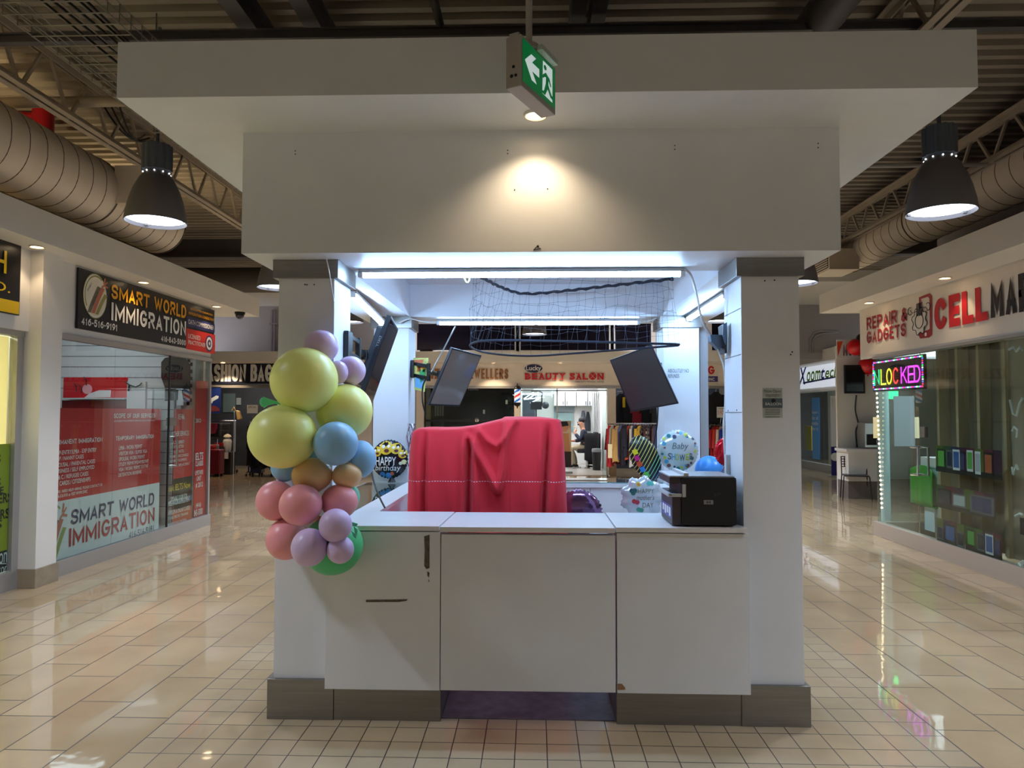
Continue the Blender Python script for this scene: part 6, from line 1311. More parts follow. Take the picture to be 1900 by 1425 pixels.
garment(q.x - .02, 17.5, P(0, 726, Y=17.5).z, .85, M('black garment cloth', (18, 17, 24)), 'black shirt hanging in the gap beside the right back column', None, w=.42, thick=.16, yaw=PI / 2, name='hanging_shirt')
q0, q1 = P(1330, 755, Y=17.2), P(1346, 775, Y=17.2); t = thing('price_sign', 'white 3 for 10 price card in front of the black shirt', 'sign', ((q0.x + q1.x) / 2, 17.2, q1.z)); MB().box(q0.x, q1.x, 17.2, 17.21, q1.z, q0.z).build('card', WHT, t); MB().tube([((q0.x + q1.x) / 2, 17.215, q1.z), ((q0.x + q1.x) / 2, 17.3, P(0, 786, Y=17.3).z)], .006, 5).build('stem', CHROME, t); text('3 FOR', (q0.x + .02, 17.198, q1.z + .08), (1, 0, 0), (0, 0, 1), .17, .09, SR, t); text('T-SHIRT', (q0.x + .02, 17.198, q0.z - .06), (1, 0, 0), (0, 0, 1), .16, .035, DARK, t)
zr_ = P(0, 786, Y=17.3).z; rail(P(1316, 800, Y=17.3).x, P(1352, 800, Y=17.3).x, 17.3, zr_, 'short chrome rack of coloured shirts beside the right column')
for i, (c_, n_) in enumerate((((38, 48, 52), 'dark grey'), ((176, 30, 40), 'red'), ((206, 60, 50), 'vermilion'), ((216, 196, 180), 'pale'), ((36, 66, 170), 'royal blue'))):
    garment(P(1319 + 6.5 * i, 800, Y=17.3).x, 17.3, zr_ - .03, .8, M('tee ' + n_, c_, .85), n_ + ' shirt on the short rack beside the right column', 'shirts on the short rack', yaw=.7)
# ================================================================== things on and in the kiosk
# --- exit sign hanging in front of the canopy
n0, n1 = P(967.5, 48, Y=2.64), P(1030.7, 116, Y=2.915); n0.z = n1.z = 3.012
u = (n1 - n0).normalized(); out = Vector((u.y, -u.x, 0)); L = (n1 - n0).length; T = .067; z0, z1 = 2.812, 3.012     # green face looks along +out
t = thing('exit_sign', 'green running man exit sign hanging in front of the white canopy', 'sign', ((n0 + n1) / 2 - out * T / 2).to_3d() * 1.0)
FRM = M('grey sign frame', (172, 168, 166), .5)
A = lambda s, o, z: Vector((n0.x, n0.y, 0)) + u * s + out * o + Vector((0, 0, z))
MB().prism([A(0, -T, z0), A(L, -T, z0), A(L, 0, z0), A(0, 0, z0)], (0, 0, z1 - z0)).build('housing', FRM, t, bevel=.004)
EG = M('exit green', (0, 118, 62), .3, emit=(0, 130, 66), e=.32); EW = M('exit white', (226, 240, 240), .3, emit=(220, 240, 240), e=.5)
for side in (0, 1):
    F = (lambda s, z, k=0.0: A(s, .0012 + k, z)) if side == 0 else (lambda s, z, k=0.0: A(L - s, -T - .0012 - k, z))
    face = MB().prism([F(.008, z0 + .022), F(L - .008, z0 + .022), F(L - .008, z1 - .012), F(.008, z1 - .012)], (out if side == 0 else -out) * .001).build('green_face', EG, t)
    fx = lambda a: .008 + a * (L - .016); fz = lambda b: z0 + .022 + b * (z1 - z0 - .034)
    def shp(pts, mat, nm, k): MB().prism([F(fx(a), fz(b), k) for a, b in pts], (out if side == 0 else -out) * .0008).build(nm, mat, face)
    arrow = [(.06, .54), (.24, .80), (.38, .80), (.26, .62), (.48, .62), (.48, .42), (.26, .42), (.40, .20), (.26, .20)] if side == 0 else [(.94, .54), (.76, .80), (.62, .80), (.74, .62), (.52, .62), (.52, .42), (.74, .42), (.60, .20), (.74, .20)]
    shp(arrow, EW, 'arrow', .001)
    shp([(.58, .12), (.60, .93), (.90, .93), (.90, .10)] if side == 0 else [(.10, .10), (.10, .93), (.40, .93), (.42, .12)], EW, 'doorway', .001)
    fl = (lambda p_: p_) if side == 0 else (lambda p_: (1 - p_[0], p_[1]))
    for poly in ([(.66 + .045 * math.cos(i / 12 * 2 * PI), .80 + .062 * math.sin(i / 12 * 2 * PI)) for i in range(12)],
                 [(.60, .60), (.68, .69), (.80, .62), (.86, .46), (.83, .44), (.77, .56), (.76, .44), (.86, .26), (.98, .20), (.97, .14), (.83, .18), (.74, .32), (.66, .12), (.56, .12), (.56, .18), (.62, .20), (.68, .42), (.69, .58), (.64, .56), (.60, .50), (.56, .52)]):
        shp([fl(p_) for p_ in poly], EG, 'running_man', .002)
MB().prism([A(.002, -T * .5 - .02, z1), A(.002, -T * .5 + .02, z1), A(.29, -T * .5 + .02, z1), A(.29, -T * .5 - .02, z1)], (0, 0, .012)).build('top_rail', FRM, t)
MB().prism([A(.12, .004, z1 - .012), A(.27, .004, z1 - .012), A(.27, .03, z1 - .012), A(.12, .03, z1 - .012)], (0, 0, .022)).build('mounting_lamp', M('sign lamp cover', (190, 206, 198), .3), t, bevel=.003)
c = A(L * .42, -T / 2, 0); MB().lathe([(0, z1), (.045, z1 + .002), (.04, z1 + .02), (.013, z1 + .03), (.013, 4.3), (0, 4.3)], (c.x, c.y, 0), 16).build('hanging_pole', FRM, t, smooth=True)
mb = MB(); d_ = A(0, -T * .5, z0 + .045) - u * .001
for o_, z_, r_ in ((.0, .035, .006), (-.008, .0, .007), (.010, .0, .006)): mb.disc(d_ + out * o_ + Vector((0, 0, z_)), r_, 10, u, .002)
mb.build('approval_marks', DARK, t)

# --- screens on arms
def slab(corners, th, back):
    """screen slab: corners TL, TR, BR, BL (world), thickness th towards the back side"""
    tl, tr, br, bl = [Vector(c) for c in corners]; n = (tr - tl).cross(bl - tl).normalized()
    if n.dot(back) < 0: n = -n
    return [tl, tr, br, bl], n
def monitor(corners, label, back, th=.03, bulge=.045, glossy=True, scr=(34, 32, 36)):
    cs, n = slab(corners, th, back); t = thing('monitor', label, 'screen', sum(cs, Vector()) / 4, 'screens on kiosk arms')
    c = sum(cs, Vector()) / 4
    MB().prism(cs, n * th).build('casing', M('monitor casing', (26, 28, 34), .4), t, bevel=.004)
    ins = [c + (p_ - c) * .94 - n * .0015 for p_ in cs]; MB().prism(ins, -n * .0006).build('screen', M('screen glass %d' % scr[0], scr, .06, spec=.9), t)
    bk = [c + (p_ - c) * .72 + n * th for p_ in cs]; MB().prism(bk, n * bulge).build('back_cover', M('monitor back', (62, 66, 76), .45), t, bevel=.012)
    return t, c, n, cs
a = P(726, 586, Y=4.33); cc = P(672, 738, Y=4.33); b = P(739.5, 611, Y=4.63); d = b + (cc - a)
m1, c1, n1_, cs1 = monitor([a, b, d, cc], 'thin black screen seen edge on, on an arm at the left front column', Vector((-1, 0, 0)))
lab_ = P(695, 640, Y=4.33); dn = (cc - a).normalized()
text('DELL', a + dn * .14 + n1_ * .026 - Vector((0, .0015, 0)), dn, n1_ * -1, .07, .014, M('grey letters', (150, 152, 156), .4), m1)
tl, tr, br, bl = P(839, 645, Y=5.72), P(894, 659.5, Y=5.93), P(853, 754.5, Y=5.93), P(795, 752, Y=5.72)
m2, c2, n2_, cs2 = monitor([tl, tr, br, bl], 'tilted portrait screen near the left back column, left one of the pair', Vector((-.4, 1, 0)), scr=(110, 98, 90))  # brown screen colour has the reflection of the beige surroundings painted in
tl, tr, br, bl = P(1131, 668, Y=5.75), P(1209, 639.5, Y=5.62), P(1259, 749, Y=5.62), P(1171, 765, Y=5.75)
m3, c3, n3_, cs3 = monitor([tl, tr, br, bl], 'tilted dark screen near the right back column, right one of the pair', Vector((.3, 1, 0)), scr=(36, 33, 36))
_M['screen glass 36'].node_tree.nodes['Principled BSDF'].inputs['Roughness'].default_value = .3
def arm(wall, target, parent, y_off):
    """double bar arm from a wall plate to the back of a screen"""
    wall, target = Vector(wall), Vector(target)
    t = thing('screen_arm', {0: 'black double bar screen arm on the left front column', 1: 'black double bar screen arm on the left back column', 2: 'black screen arm on the right back column'}[y_off], 'bracket', wall, 'screen arms')
    k = wall.lerp(target, .42)
    MB().box(wall.x - .012, wall.x + .014, wall.y - .05, wall.y + .05, wall.z - .075, wall.z + .075).build('wall_plate', BLACK, t, bevel=.004)
    for s in (-1, 1): MB().bar(wall + Vector((0, 0, .05 * s)), k + Vector((0, 0, .05 * s)), .026, .03).build('arm_bar', BLACK, t, bevel=.004)
    MB().tube([k + Vector((0, 0, -.075)), k + Vector((0, 0, .075))], .018, 12).build('pivot', BLACK, t, smooth=True)
    MB().bar(k, target, .03, .035).build('arm_bar', BLACK, t, bevel=.004); MB().tube([k.lerp(target, .5) - Vector((0, 0, .03)), k.lerp(target, .5) + Vector((0, 0, .03))], .022, 12).build('knuckle', BLACK, t, smooth=True)
    return t
arm((-1.04, 3.93, P(632, 640, Y=3.93).z), c1 + n1_ * .075, m1, 0)
arm((-1.04, 6.05, P(773, 685, Y=6.05).z), c2 + n2_ * .075, m2, 1)
arm((1.06, 6.05, P(1222, 690, Y=6.05).z), c3 + n3_ * .075, m3, 2)
MB().tube([P(845, 605, Y=5.96), P(822, 650, Y=5.9), P(800, 690, Y=5.86)], .006, 6).build('grey_rod', ALU, label='thin grey stay rod from the back beam to the left back screen arm', cat='rod')
cable([P(1221, 752, Y=5.78), P(1219, 790, Y=5.85), P(1212, 830, Y=5.9), P(1204, 870, Y=5.92)], .006, BLACK, 'black cable hanging below the right back screen')
cable([P(797, 694, Y=5.9), P(785, 715, Y=5.92), P(784, 745, Y=5.92), P(790, 770, Y=5.92)], .006, BLACK, 'black cable hanging below the left back screen arm')
cable([P(690, 874, Y=4.35), P(694, 895, Y=4.3), P(704, 922, Y=4.24), P(714, 942, Y=4.19)], .006, BLACK, 'black cable lying across the left countertop', name='cable')
# colourful poster behind the left back arm
q = [P(767, 664, Y=6.03), P(795, 664, Y=6.03), P(788, 727, Y=6.03), P(769, 723, Y=6.03)]
t = thing('balloon_poster', 'small bright cartoon coloured poster behind the left back screen arm', 'poster', (q[2] + q[3]) / 2); MB().prism(q, (0, .004, 0)).build('sheet', M('lemon print', (216, 216, 120), .5, var=.15, scale=30), t)
for pts, c_ in ((((769, 668), (786, 667), (784, 674), (769, 673)), (220, 110, 60)), (((773, 675), (790, 675), (788, 690), (773, 690)), (232, 186, 60)), (((770, 700), (787, 700), (785, 722), (770, 718)), (110, 180, 226)), (((778, 688), (790, 684), (788, 700), (780, 712)), (60, 170, 90)), (((775, 680), (781, 678), (780, 690), (774, 689)), (220, 90, 50))):
    MB().prism([P(x, y, Y=6.025) for x, y in pts], (0, .002, 0)).build('printed_patch', M('print %d%d%d' % c_, c_, .5), t)
# dark cloth bracket on the right column
t = thing('bracket', 'blue grey metal bracket hanging off the right front column inner face', 'bracket', P(1345, 660, Y=3.9)); BB = M('blue grey enamel', (84, 104, 126), .45)
MB().prism([P(x, y, Y=3.9) for x, y in ((1341, 603), (1349, 598), (1349, 655), (1345, 655))], (0, .1, 0)).build('wall_plate', DARK, t); MB().prism([P(x, y, Y=3.92) for x, y in ((1318, 621), (1341, 621), (1345, 640), (1333, 648), (1326, 640), (1320, 634))], (0, .06, 0)).build('cone', BB, t, bevel=.004); MB().prism([P(x, y, Y=3.9) for x, y in ((1341, 602), (1348, 600), (1346, 640), (1340, 622))], (0, -.01, 0)).build('flange', BB, t)
t = thing('wall_socket', 'white wall socket and adapter on the right front column', 'socket', P(1346, 880, Y=3.95)); q0, q1 = P(1341, 843, Y=3.95), P(1349, 880, Y=3.95); MB().box(1.045, 1.069, 3.93, 3.97, q1.z, q0.z).build('adapter', CAB, t, bevel=.004)
# notices
t = put(text('ABSOLUTLEY NO\nREFUNDS', P(1239, 701, Y=YB - .0015), (1, 0, 0), (0, 0, 1), P(1277, 0, Y=YB).x - P(1239, 0, Y=YB).x, P(0, 685, Y=YB).z - P(0, 701, Y=YB).z, M('grey notice lettering', (70, 76, 88), .6), cBR))
struct(MB().box(P(1299, 700, Y=6.0).x, P(1314, 700, Y=6.0).x, 6.0, 6.2, 0, 2.28), 'trim_15', M('grey side panel', (150, 148, 150), .6))
t = thing('sticker_poster', 'small Now Open balloon shop flyer taped to the right front column', 'poster', P(1433, 774, Y=YF)); q0, q1 = P(1415, 720, Y=YF - .002), P(1452, 775, Y=YF - .002)
MB().box(q0.x, q1.x, YF - .002, YF - .0005, q1.z, q0.z).build('sheet', M('pale flyer', (176, 186, 180), .5, var=.15, scale=40), t); qa, qb = P(1415, 739, Y=YF - .003), P(1452, 757, Y=YF - .003); MB().box(qa.x, qb.x, YF - .003, YF - .002, qb.z, qa.z).build('slate_band', M('slate print', (84, 100, 108), .5), t)
textY('Now Open', (1418, 723), (1449, 730), YF - .0035, BLACK, t); textY('BALLOON', (1420, 747), (1449, 752), YF - .0035, WHT, t); MB().disc(P(1435, 743.5, Y=YF - .0035), .011, 16, (0, 1, 0), .001).build('balloon_print', BLACK, t)
mb = MB()
for y_ in (732, 734.5, 759, 762, 765, 768, 773): a_, b_ = P(1420, y_, Y=YF - .003), P(1447, y_ + 1, Y=YF - .003); mb.box(a_.x, b_.x, YF - .003, YF - .002, b_.z, a_.z)
mb.build('small_print', M('small print', (90, 84, 80), .6), t)

# --- printer on the right countertop
t = thing('printer', 'black office printer on the right end of the front counter', 'printer', (.87, 3.82, 1.0)); px0, px1, py0, py1, pz = .70, 1.025, 3.652, 3.985, 1.0; PB = M('printer black', (10, 10, 13), .5); PG = M('printer grey', (62, 62, 68), .4); PL = M('printer light grey', (186, 188, 192), .4)
top = P(1300, 886, Y=py0).z
MB().box(px0 + .045, px1, py0, py1, pz + .006, top).build('body', PB, t, bevel=.012)
MB().box(px0, px0 + .05, py0 + .01, py1 - .01, pz + .006, pz + .165).build('front_block', M('printer plum grey', (58, 48, 54), .4), t, bevel=.008)
MB().box(px0 - .012, px0 + .06, py0 + .015, py1 - .015, top - .035, top).build('control_panel', M('printer plum grey', (58, 48, 54)), t, bevel=.006)
MB().box(px0 - .012, px0 + .07, py0 + .012, py1 - .012, top, top + .008).build('panel_plate', PL, t, bevel=.002)
MB().box(px0 + .06, px0 + .085, py0 + .01, py1 - .01, top, top + .022).build('scanner_lip', PL, t, bevel=.004)
MB().box(px0 + .07, px1 - .01, py0 + .01, py1 - .01, top, top + .006).build('scanner_lid', M('printer lid', (150, 158, 166), .25), t)
mb = MB(); mb.box(px0 - .02, px0 + .065, py0 + .004, py0 + .022, pz + .150, pz + .166); mb.box(px0 + .05, px0 + .068, py0 - .003, py0 + .02, pz + .150, pz + .215); mb.box(px0 - .02, px0 + .0, py0 + .004, py1 - .02, pz + .150, pz + .166); mb.build('output_tray_rim', PL, t, bevel=.003)
MB().box(px0, px0 + .06, py0 + .022, py1 - .03, pz + .15, pz + .158).build('output_tray', PB, t)
q0, q1 = P(1306, 928, Y=py0 - .002), P(1323.5, 936, Y=py0 - .002); MB().box(q0.x, q1.x, py0 - .002, py0, q1.z, q0.z).build('logo_plate', M('logo silver', (140, 140, 146), .35), t)
mb = MB(); cx_, cz_ = (q0.x + q1.x) / 2, (q0.z + q1.z) / 2
for s in (-1, 1): mb.box(cx_ + s * .007 - .002, cx_ + s * .007 + .002, py0 - .003, py0 - .002, cz_ - .006, cz_ + .006)
mb.box(cx_ - .007, cx_ + .003, py0 - .003, py0 - .002, cz_ - .0015, cz_ + .0015); mb.build('logo_mark', BLACK, t)
mb = MB()
for s in range(3): mb.box(px0 + .21 + .012 * s, px0 + .218 + .012 * s, py0 - .001, py0, pz + .155 + .004 * s, pz + .17 + .002 * s)
mb.build('vent_marks', M('printer vents', (44, 46, 50), .5), t)
MB().box(px0 - .001, px0, py0 + .03, py1 - .04, pz + .035, pz + .10).build('info_sticker', M('violet sticker', (84, 84, 160), .4), t); mb = MB()
for i in range(4): mb.box(px0 - .002, px0 - .001, py0 + .05 + .06 * i, py0 + .09 + .06 * i, pz + .045 + .01 * (i % 2), pz + .09)
mb.build('sticker_print', WHT, t)
for x in (px0 + .08, px1 - .05):
    for y_ in (py0 + .04, py1 - .04): MB().box(x - .015, x + .015, y_ - .015, y_ + .015, pz, pz + .008).build('foot', BLACK, t)
cable([(px1, 3.76, 1.03), (1.04, 3.75, 1.02), (1.052, 3.8, 1.03), (1.045, 3.86, 1.06), (1.05, 3.95, 1.1)], .006, BLACK, 'short black power cord behind the printer')
mb = MB()
for i in range(5): mb.tube([(1.035 + .006 * (i % 2), 3.72 + .02 * k, 1.05 + .02 * i + .012 * math.sin(k * 2 + i)) for k in range(6)], .004, 5)
mb.build('coiled_cord', CAB, label='bunched white cord between the printer and the right column', cat='cord')

# --- red cloth over a tall item inside the kiosk
def cloth_mat():
    m = M('red polyester cloth', (228, 50, 62), .75, spec=.25); nt = m.node_tree; b = nt.nodes['Principled BSDF']; N = nt.nodes.new; L_ = nt.links.new
    b.inputs['Sheen Weight'].default_value = .25; b.inputs['Sheen Tint'].default_value = (1, .5, .55, 1)
    tc = N('ShaderNodeTexCoord'); s = N('ShaderNodeSeparateXYZ'); L_(tc.outputs['Object'], s.inputs[0])
    def mt(op, a, c):
        n = N('ShaderNodeMath'); n.operation = op
        for i, q in enumerate((a, c)):
            if isinstance(q, (int, float)): n.inputs[i].default_value = q
            else: L_(q, n.inputs[i])
        return n.outputs[0]
    zc_ = P(900, 887, Y=4.52).z - .02
    band = mt('LESS_THAN', mt('ABSOLUTE', mt('SUBTRACT', s.outputs[2], zc_), 0), .0022)
    dash = mt('LESS_THAN', mt('FRACT', mt('MULTIPLY', s.outputs[0], 60), 0), .55)
    mx = N('ShaderNodeMix'); mx.data_type = 'RGBA'; L_(mt('MULTIPLY', band, dash), mx.inputs[0]); mx.inputs[6].default_value = b.inputs['Base Color'].default_value; mx.inputs[7].default_value = (.85, .75, .76, 1); L_(mx.outputs[2], b.inputs['Base Color'])
    return m
CX0, CX1, CY0, CY1 = -.775, .155, 4.55, 4.98
def ztop(x):
    pts = [(-.79, 1.455), (-.745, 1.482), (-.60, 1.476), (-.50, 1.478), (-.40, 1.490), (-.19, 1.541), (.02, 1.546), (.16, 1.542)]
    for (a_, za_), (b_, zb_) in zip(pts, pts[1:]):
        if x <= b_: k = max(0, (x - a_) / (b_ - a_)); return za_ + (zb_ - za_) * k
    return 1.54
per = []
n1c, n2c = 150, 60
def rr(s):
    """rounded rectangle outline: returns point, normal"""
    w, h, r = (CX1 - CX0) / 2, (CY1 - CY0) / 2, .05; cx_, cy_ = (CX0 + CX1) / 2, (CY0 + CY1) / 2
    segs = [('l', (-w + r, -h), (w - r, -h)), ('a', (w - r, -h + r), -90), ('l', (w, -h + r), (w, h - r)), ('a', (w - r, h - r), 0), ('l', (w - r, h), (-w + r, h)), ('a', (-w + r, h - r), 90), ('l', (-w, h - r), (-w, -h + r)), ('a', (-w + r, -h + r), 180)]
    L_ = [(Vector(q_[2]) - Vector(q_[1])).length if q_[0] == 'l' else r * PI / 2 for q_ in segs]; d = s * sum(L_)
    for q_, l_ in zip(segs, L_):
        if d <= l_:
            k = d / l_
            if q_[0] == 'l': p_ = Vector(q_[1]).lerp(Vector(q_[2]), k); dd = (Vector(q_[2]) - Vector(q_[1])).normalized(); return Vector((p_.x + cx_, p_.y + cy_)), Vector((dd.y, -dd.x))
            a_ = math.radians(q_[2] + 90 * k); nn = Vector((math.cos(a_), math.sin(a_))); return Vector((q_[1][0] + cx_, q_[1][1] + cy_)) + nn * r, nn
        d -= l_
    return rr(0)
def bumpf(x, c, w): return math.exp(-((x - c) / w) ** 2)
swag = [(-.415, 1.42), (-.35, 1.30), (-.285, 1.19), (-.232, 1.09), (-.20, 1.20), (-.19, 1.36), (-.175, 1.52)]
swag2 = [(-.345, 1.455), (-.30, 1.40), (-.24, 1.365), (-.18, 1.42), (-.14, 1.50), (-.115, 1.53)]
def dist_poly(x, z, poly):
    best = 9; side = 0
    for (ax, az), (bx_, bz_) in zip(poly, poly[1:]):
        k = max(0, min(1, ((x - ax) * (bx_ - ax) + (z - az) * (bz_ - az)) / ((bx_ - ax) ** 2 + (bz_ - az) ** 2))); dx, dz = x - ax - k * (bx_ - ax), z - az - k * (bz_ - az); d = math.hypot(dx, dz)
        if d < best: best = d
    return best
def cloth(u, v):
    p_, nn = rr(u); cx_, cy_ = (CX0 + CX1) / 2, (CY0 + CY1) / 2
    if v < .2:
        k = v / .2; x = cx_ + (p_.x - cx_) * k; y_ = cy_ + (p_.y - cy_) * k
        return Vector((x, y_, ztop(x) + .012 * (1 - k) * (1 if x > -.2 else .2) - .01 * k ** 6))
    zt_ = ztop(p_.x); d = (v - .2) / .8 * (zt_ - .06); z = zt_ - .01 - d
    fr = d / 1.4
    off = .012 + .05 * fr + .02 * (1 - math.exp(-d * 12))
    off += (.004 + .035 * fr) * (.6 * math.sin(u * 2 * PI * 7 + .6) + .25 * math.sin(u * 2 * PI * 15 + 1.9)) * (1 - math.exp(-d * 4)) * (.45 if nn.y < -.6 else 1)
    if nn.y < -.6:          # front: the folds the photograph shows
        x = p_.x
        off += -.085 * bumpf(x, -.415 - .015 * d, .020) * min(1, d * 7) + .035 * bumpf(x, -.452, .022) * min(1, d * 8) + .03 * bumpf(x, -.375, .02) * min(1, d * 6)
        off += -.09 * bumpf(x, .080 - .06 * (d - .2), .018) * min(1, max(0, d - .02) * 6) + .03 * bumpf(x, .125 - .05 * (d - .2), .025) * min(1, d * 6) + .02 * bumpf(x, .04, .02) * min(1, d * 4)
        off += -.05 * bumpf(x, -.70, .014) * min(1, d * 5) + .03 * bumpf(x, -.672, .018) * min(1, d * 6) + .018 * bumpf(x, -.735, .02) * min(1, d * 5)
        off += .045 * math.exp(-(dist_poly(x, z, swag) / .020) ** 2) + .040 * math.exp(-(dist_poly(x, z, swag2) / .018) ** 2)
        if -.40 < x < -.15 and z < 1.34 and z > .82: off -= .03 * max(0, 1 - abs((x + .25) / .14)) * max(0, min(1, (1.34 - z) * 4)) * (1 if dist_poly(x, z, swag) > .03 else 0)
        off += .012 * math.sin(x * 40 + z * 9) * min(1, d * 2) * .5
    return Vector((p_.x + nn.x * off, p_.y + nn.y * off, z))
o = MB().grid(cloth, 380, 120, True).build('red_cloth', cloth_mat(), smooth=True, angle=120, base=False, label='red cloth draped over a tall hidden item inside the kiosk', cat='cloth')

# --- hanging hoop net
ROPE = M('dark blue black rope', (34, 38, 52), .8, bump=.3, scale=60); NETM = M('dark net string', (84, 90, 104), .8)
zl, zu = 2.03, 2.52
low = [P(x, y, Z=zl) for x, y in ((872, 641), (880, 648), (900, 654), (930, 658), (960, 660), (1000, 660), (1060, 656), (1120, 651.5), (1200, 645.5), (1256, 641), (1258, 640), (1255, 638.6), (1200, 637.3), (1130, 635.3), (1050, 633.3), (950, 631.5), (900, 632.3), (882, 635))]
upr = [P(x, y, Z=zu) for x, y in ((878, 505), (900, 518), (930, 533), (960, 543), (985, 545), (1020, 542.5), (1060, 538.5), (1100, 534), (1180, 525), (1240, 518.5), (1247, 517), (1244, 514), (1230, 509), (1200, 504), (1130, 500), (1000, 496), (920, 497), (885, 501))]
def smooth_ring(pts, n):
    k = len(pts); dense = []
    for i in range(k):
        p0, p1, p2, p3 = pts[i - 1], pts[i], pts[(i + 1) % k], pts[(i + 2) % k]
        for j in range(8): s = j / 8; dense.append(.5 * ((2 * p1) + (p2 - p0) * s + (2 * p0 - 5 * p1 + 4 * p2 - p3) * s * s + (3 * p1 - p0 - 3 * p2 + p3) * s ** 3))
    cum = [0]
    for i in range(len(dense)): cum.append(cum[-1] + (dense[(i + 1) % len(dense)] - dense[i]).length)
    out = []; j = 0
    for i in range(n):
        d = cum[-1] * i / n
        while cum[j + 1] < d: j += 1
        out.append(dense[j].lerp(dense[(j + 1) % len(dense)], (d - cum[j]) / max(1e-6, cum[j + 1] - cum[j])))
    return out
NN = 46; lr, ur = smooth_ring(low, NN), smooth_ring(upr, NN)
t = thing('hanging_net', 'dark string net hung between two rope hoops under the kiosk header', 'net', (.3, 5.1, zl))
MB().tube(smooth_ring(low, 120), .008, 8, closed=True).build('lower_hoop', ROPE, t, smooth=True); MB().tube([p_ + Vector((0, 0, .004 * math.sin(i * 1.7))) for i, p_ in enumerate(smooth_ring(upr, 120))], [.011 + .002 * math.sin(i * 2.3) for i in range(120)], 8, closed=True).build('upper_hoop', ROPE, t, smooth=True)
sd, kn = MB(), MB(); rows = 6; G = [[None] * NN for _ in range(rows + 1)]
for i in range(NN):
    for j in range(rows + 1):
        k = j / rows; w_ = math.sin(PI * k)
        G[j][i] = ur[i].lerp(lr[i], k) + Vector((random.uniform(-.014, .014) * w_, random.uniform(-.014, .014) * w_, random.uniform(-.014, .014) * w_))
    sd.tube([G[j][i] for j in range(rows + 1)], .0008, 4)
for j in range(1, rows):
    sd.tube([G[j][i] + Vector((0, 0, -.006 if i % 2 else 0)) for i in range(NN)], .0008, 4, closed=True)
    for i in range(NN): kn.ball(G[j][i], .0026, 6, 4)
sd.build('net_strings', NETM, t, kind='stuff'); kn.build('net_knots', NETM, t, kind='stuff')
mb = MB()
for i in (3, 12, 21, 31, 40): mb.tube([ur[i], Vector((ur[i].x * .98, ur[i].y, 2.655))], .0025, 5)
mb.build('hanging_strings', CAB, t)

# --- balloon garland on the left column
BM = {}
for n_, c_ in (('yellow', (238, 245, 148)), ('blue', (140, 192, 232)), ('lilac', (212, 188, 230)), ('pink', (242, 160, 168)), ('orange', (230, 192, 140)), ('green', (84, 198, 130)), ('mint', (128, 210, 172))): BM[n_] = M('balloon ' + n_, c_, .36, spec=.45, var=.015, scale=3)
def balloon(px, py, rx, rz, Y, col, label):
    c = P(px, py, Y=Y); k = Y / FPX; r = (rx + rz) / 2 * k
    t = thing('balloon', label, 'balloon', c - Vector((0, 0, rz * k)), 'balloon garland on the left column')
    MB().ball(c, 1, 36, 22, (rx * k, r * .97, rz * k)).build('rubber', BM[col], t, smooth=True, angle=180)
    d = Vector((-.25, .95, .15)).normalized(); q = c + d * r * .95
    MB().lathe([(.006, 0), (.005, .012), (.013, .02), (.014, .024), (0, .024)], q, 10, d).build('knot', BM[col], t)
    return t
for a_ in ((564.6, 705.3, 62.5, 61, 3.52, 'yellow', 'large yellow balloon, topmost yellow one of the garland'), (524.8, 810, 63.7, 59.5, 3.47, 'yellow', 'large yellow balloon at the left of the garland, lowest yellow one'), (639, 763, 52.5, 51, 3.645, 'yellow', 'yellow balloon at the right of the garland behind the blue one'),
           (595.7, 643, 32.5, 31, 3.60, 'lilac', 'lilac balloon at the very top of the garland'), (651, 688, 27.5, 27.5, 3.69, 'lilac', 'lilac balloon beside the edge on screen'), (627, 691, 19, 22, 3.60, 'lilac', 'small lilac balloon tucked beside the topmost yellow balloon'),
           (623, 823, 41.5, 41, 3.45, 'blue', 'pale blue balloon in the garland middle'), (669, 852, 28.5, 35, 3.60, 'blue', 'blue balloon at the right edge of the garland'), (529, 866, 26, 28, 3.62, 'blue', 'dull blue balloon under the lowest yellow balloon'), (584, 846, 18, 20, 3.63, 'blue', 'small dull blue balloon hidden between yellow and orange balloons'),
           (579.6, 882, 38, 33, 3.52, 'orange', 'tan orange balloon at the garland middle, larger one'), (644, 882, 27.5, 24, 3.53, 'orange', 'tan orange balloon at the garland right, smaller one'), (592, 970, 12, 13, 3.50, 'orange', 'tiny orange balloon peeping between pink and lilac balloons'),
           (511.6, 929, 36, 37, 3.58, 'pink', 'pink balloon at the left edge of the garland'), (558, 937, 39.5, 38.5, 3.40, 'pink', 'pink balloon in front at the garland middle'), (629.7, 930.7, 34, 32, 3.50, 'pink', 'pink balloon at the garland right below the orange one'), (531, 1000.5, 37, 38, 3.57, 'pink', 'pink balloon at the lower left of the garland'),
           (651, 921, 17, 20, 3.63, 'mint', 'mint balloon half hidden behind the right pink balloon'), (622.5, 975, 30.5, 31, 3.315, 'lilac', 'lilac balloon above the two lowest lilac ones'), (574, 1015.6, 33.5, 35, 3.32, 'lilac', 'lilac balloon at the garland bottom, left one'), (631.5, 1020, 25, 25.5, 3.33, 'lilac', 'lilac balloon at the garland bottom, right small one'),
           (617, 1012, 56, 54, 3.49, 'green', 'big green balloon at the bottom of the garland'), (489, 746, 7, 9, 3.52, 'green', 'tiny green balloon at the left between the yellow balloons')): balloon(*a_)
t = thing('ribbon_bow', 'torn green balloon tail beside the big green balloon', 'ribbon', P(655, 985, Y=3.40)); mb = MB()
for pts in (((651, 968), (664, 972), (661, 977), (652, 976)), ((656, 976), (663, 982), (662, 996), (658, 988)), ((652, 985), (659, 990), (661, 1000), (655, 995))): mb.prism([P(x, y, Y=3.385) for x, y in pts], (0, .006, 0))
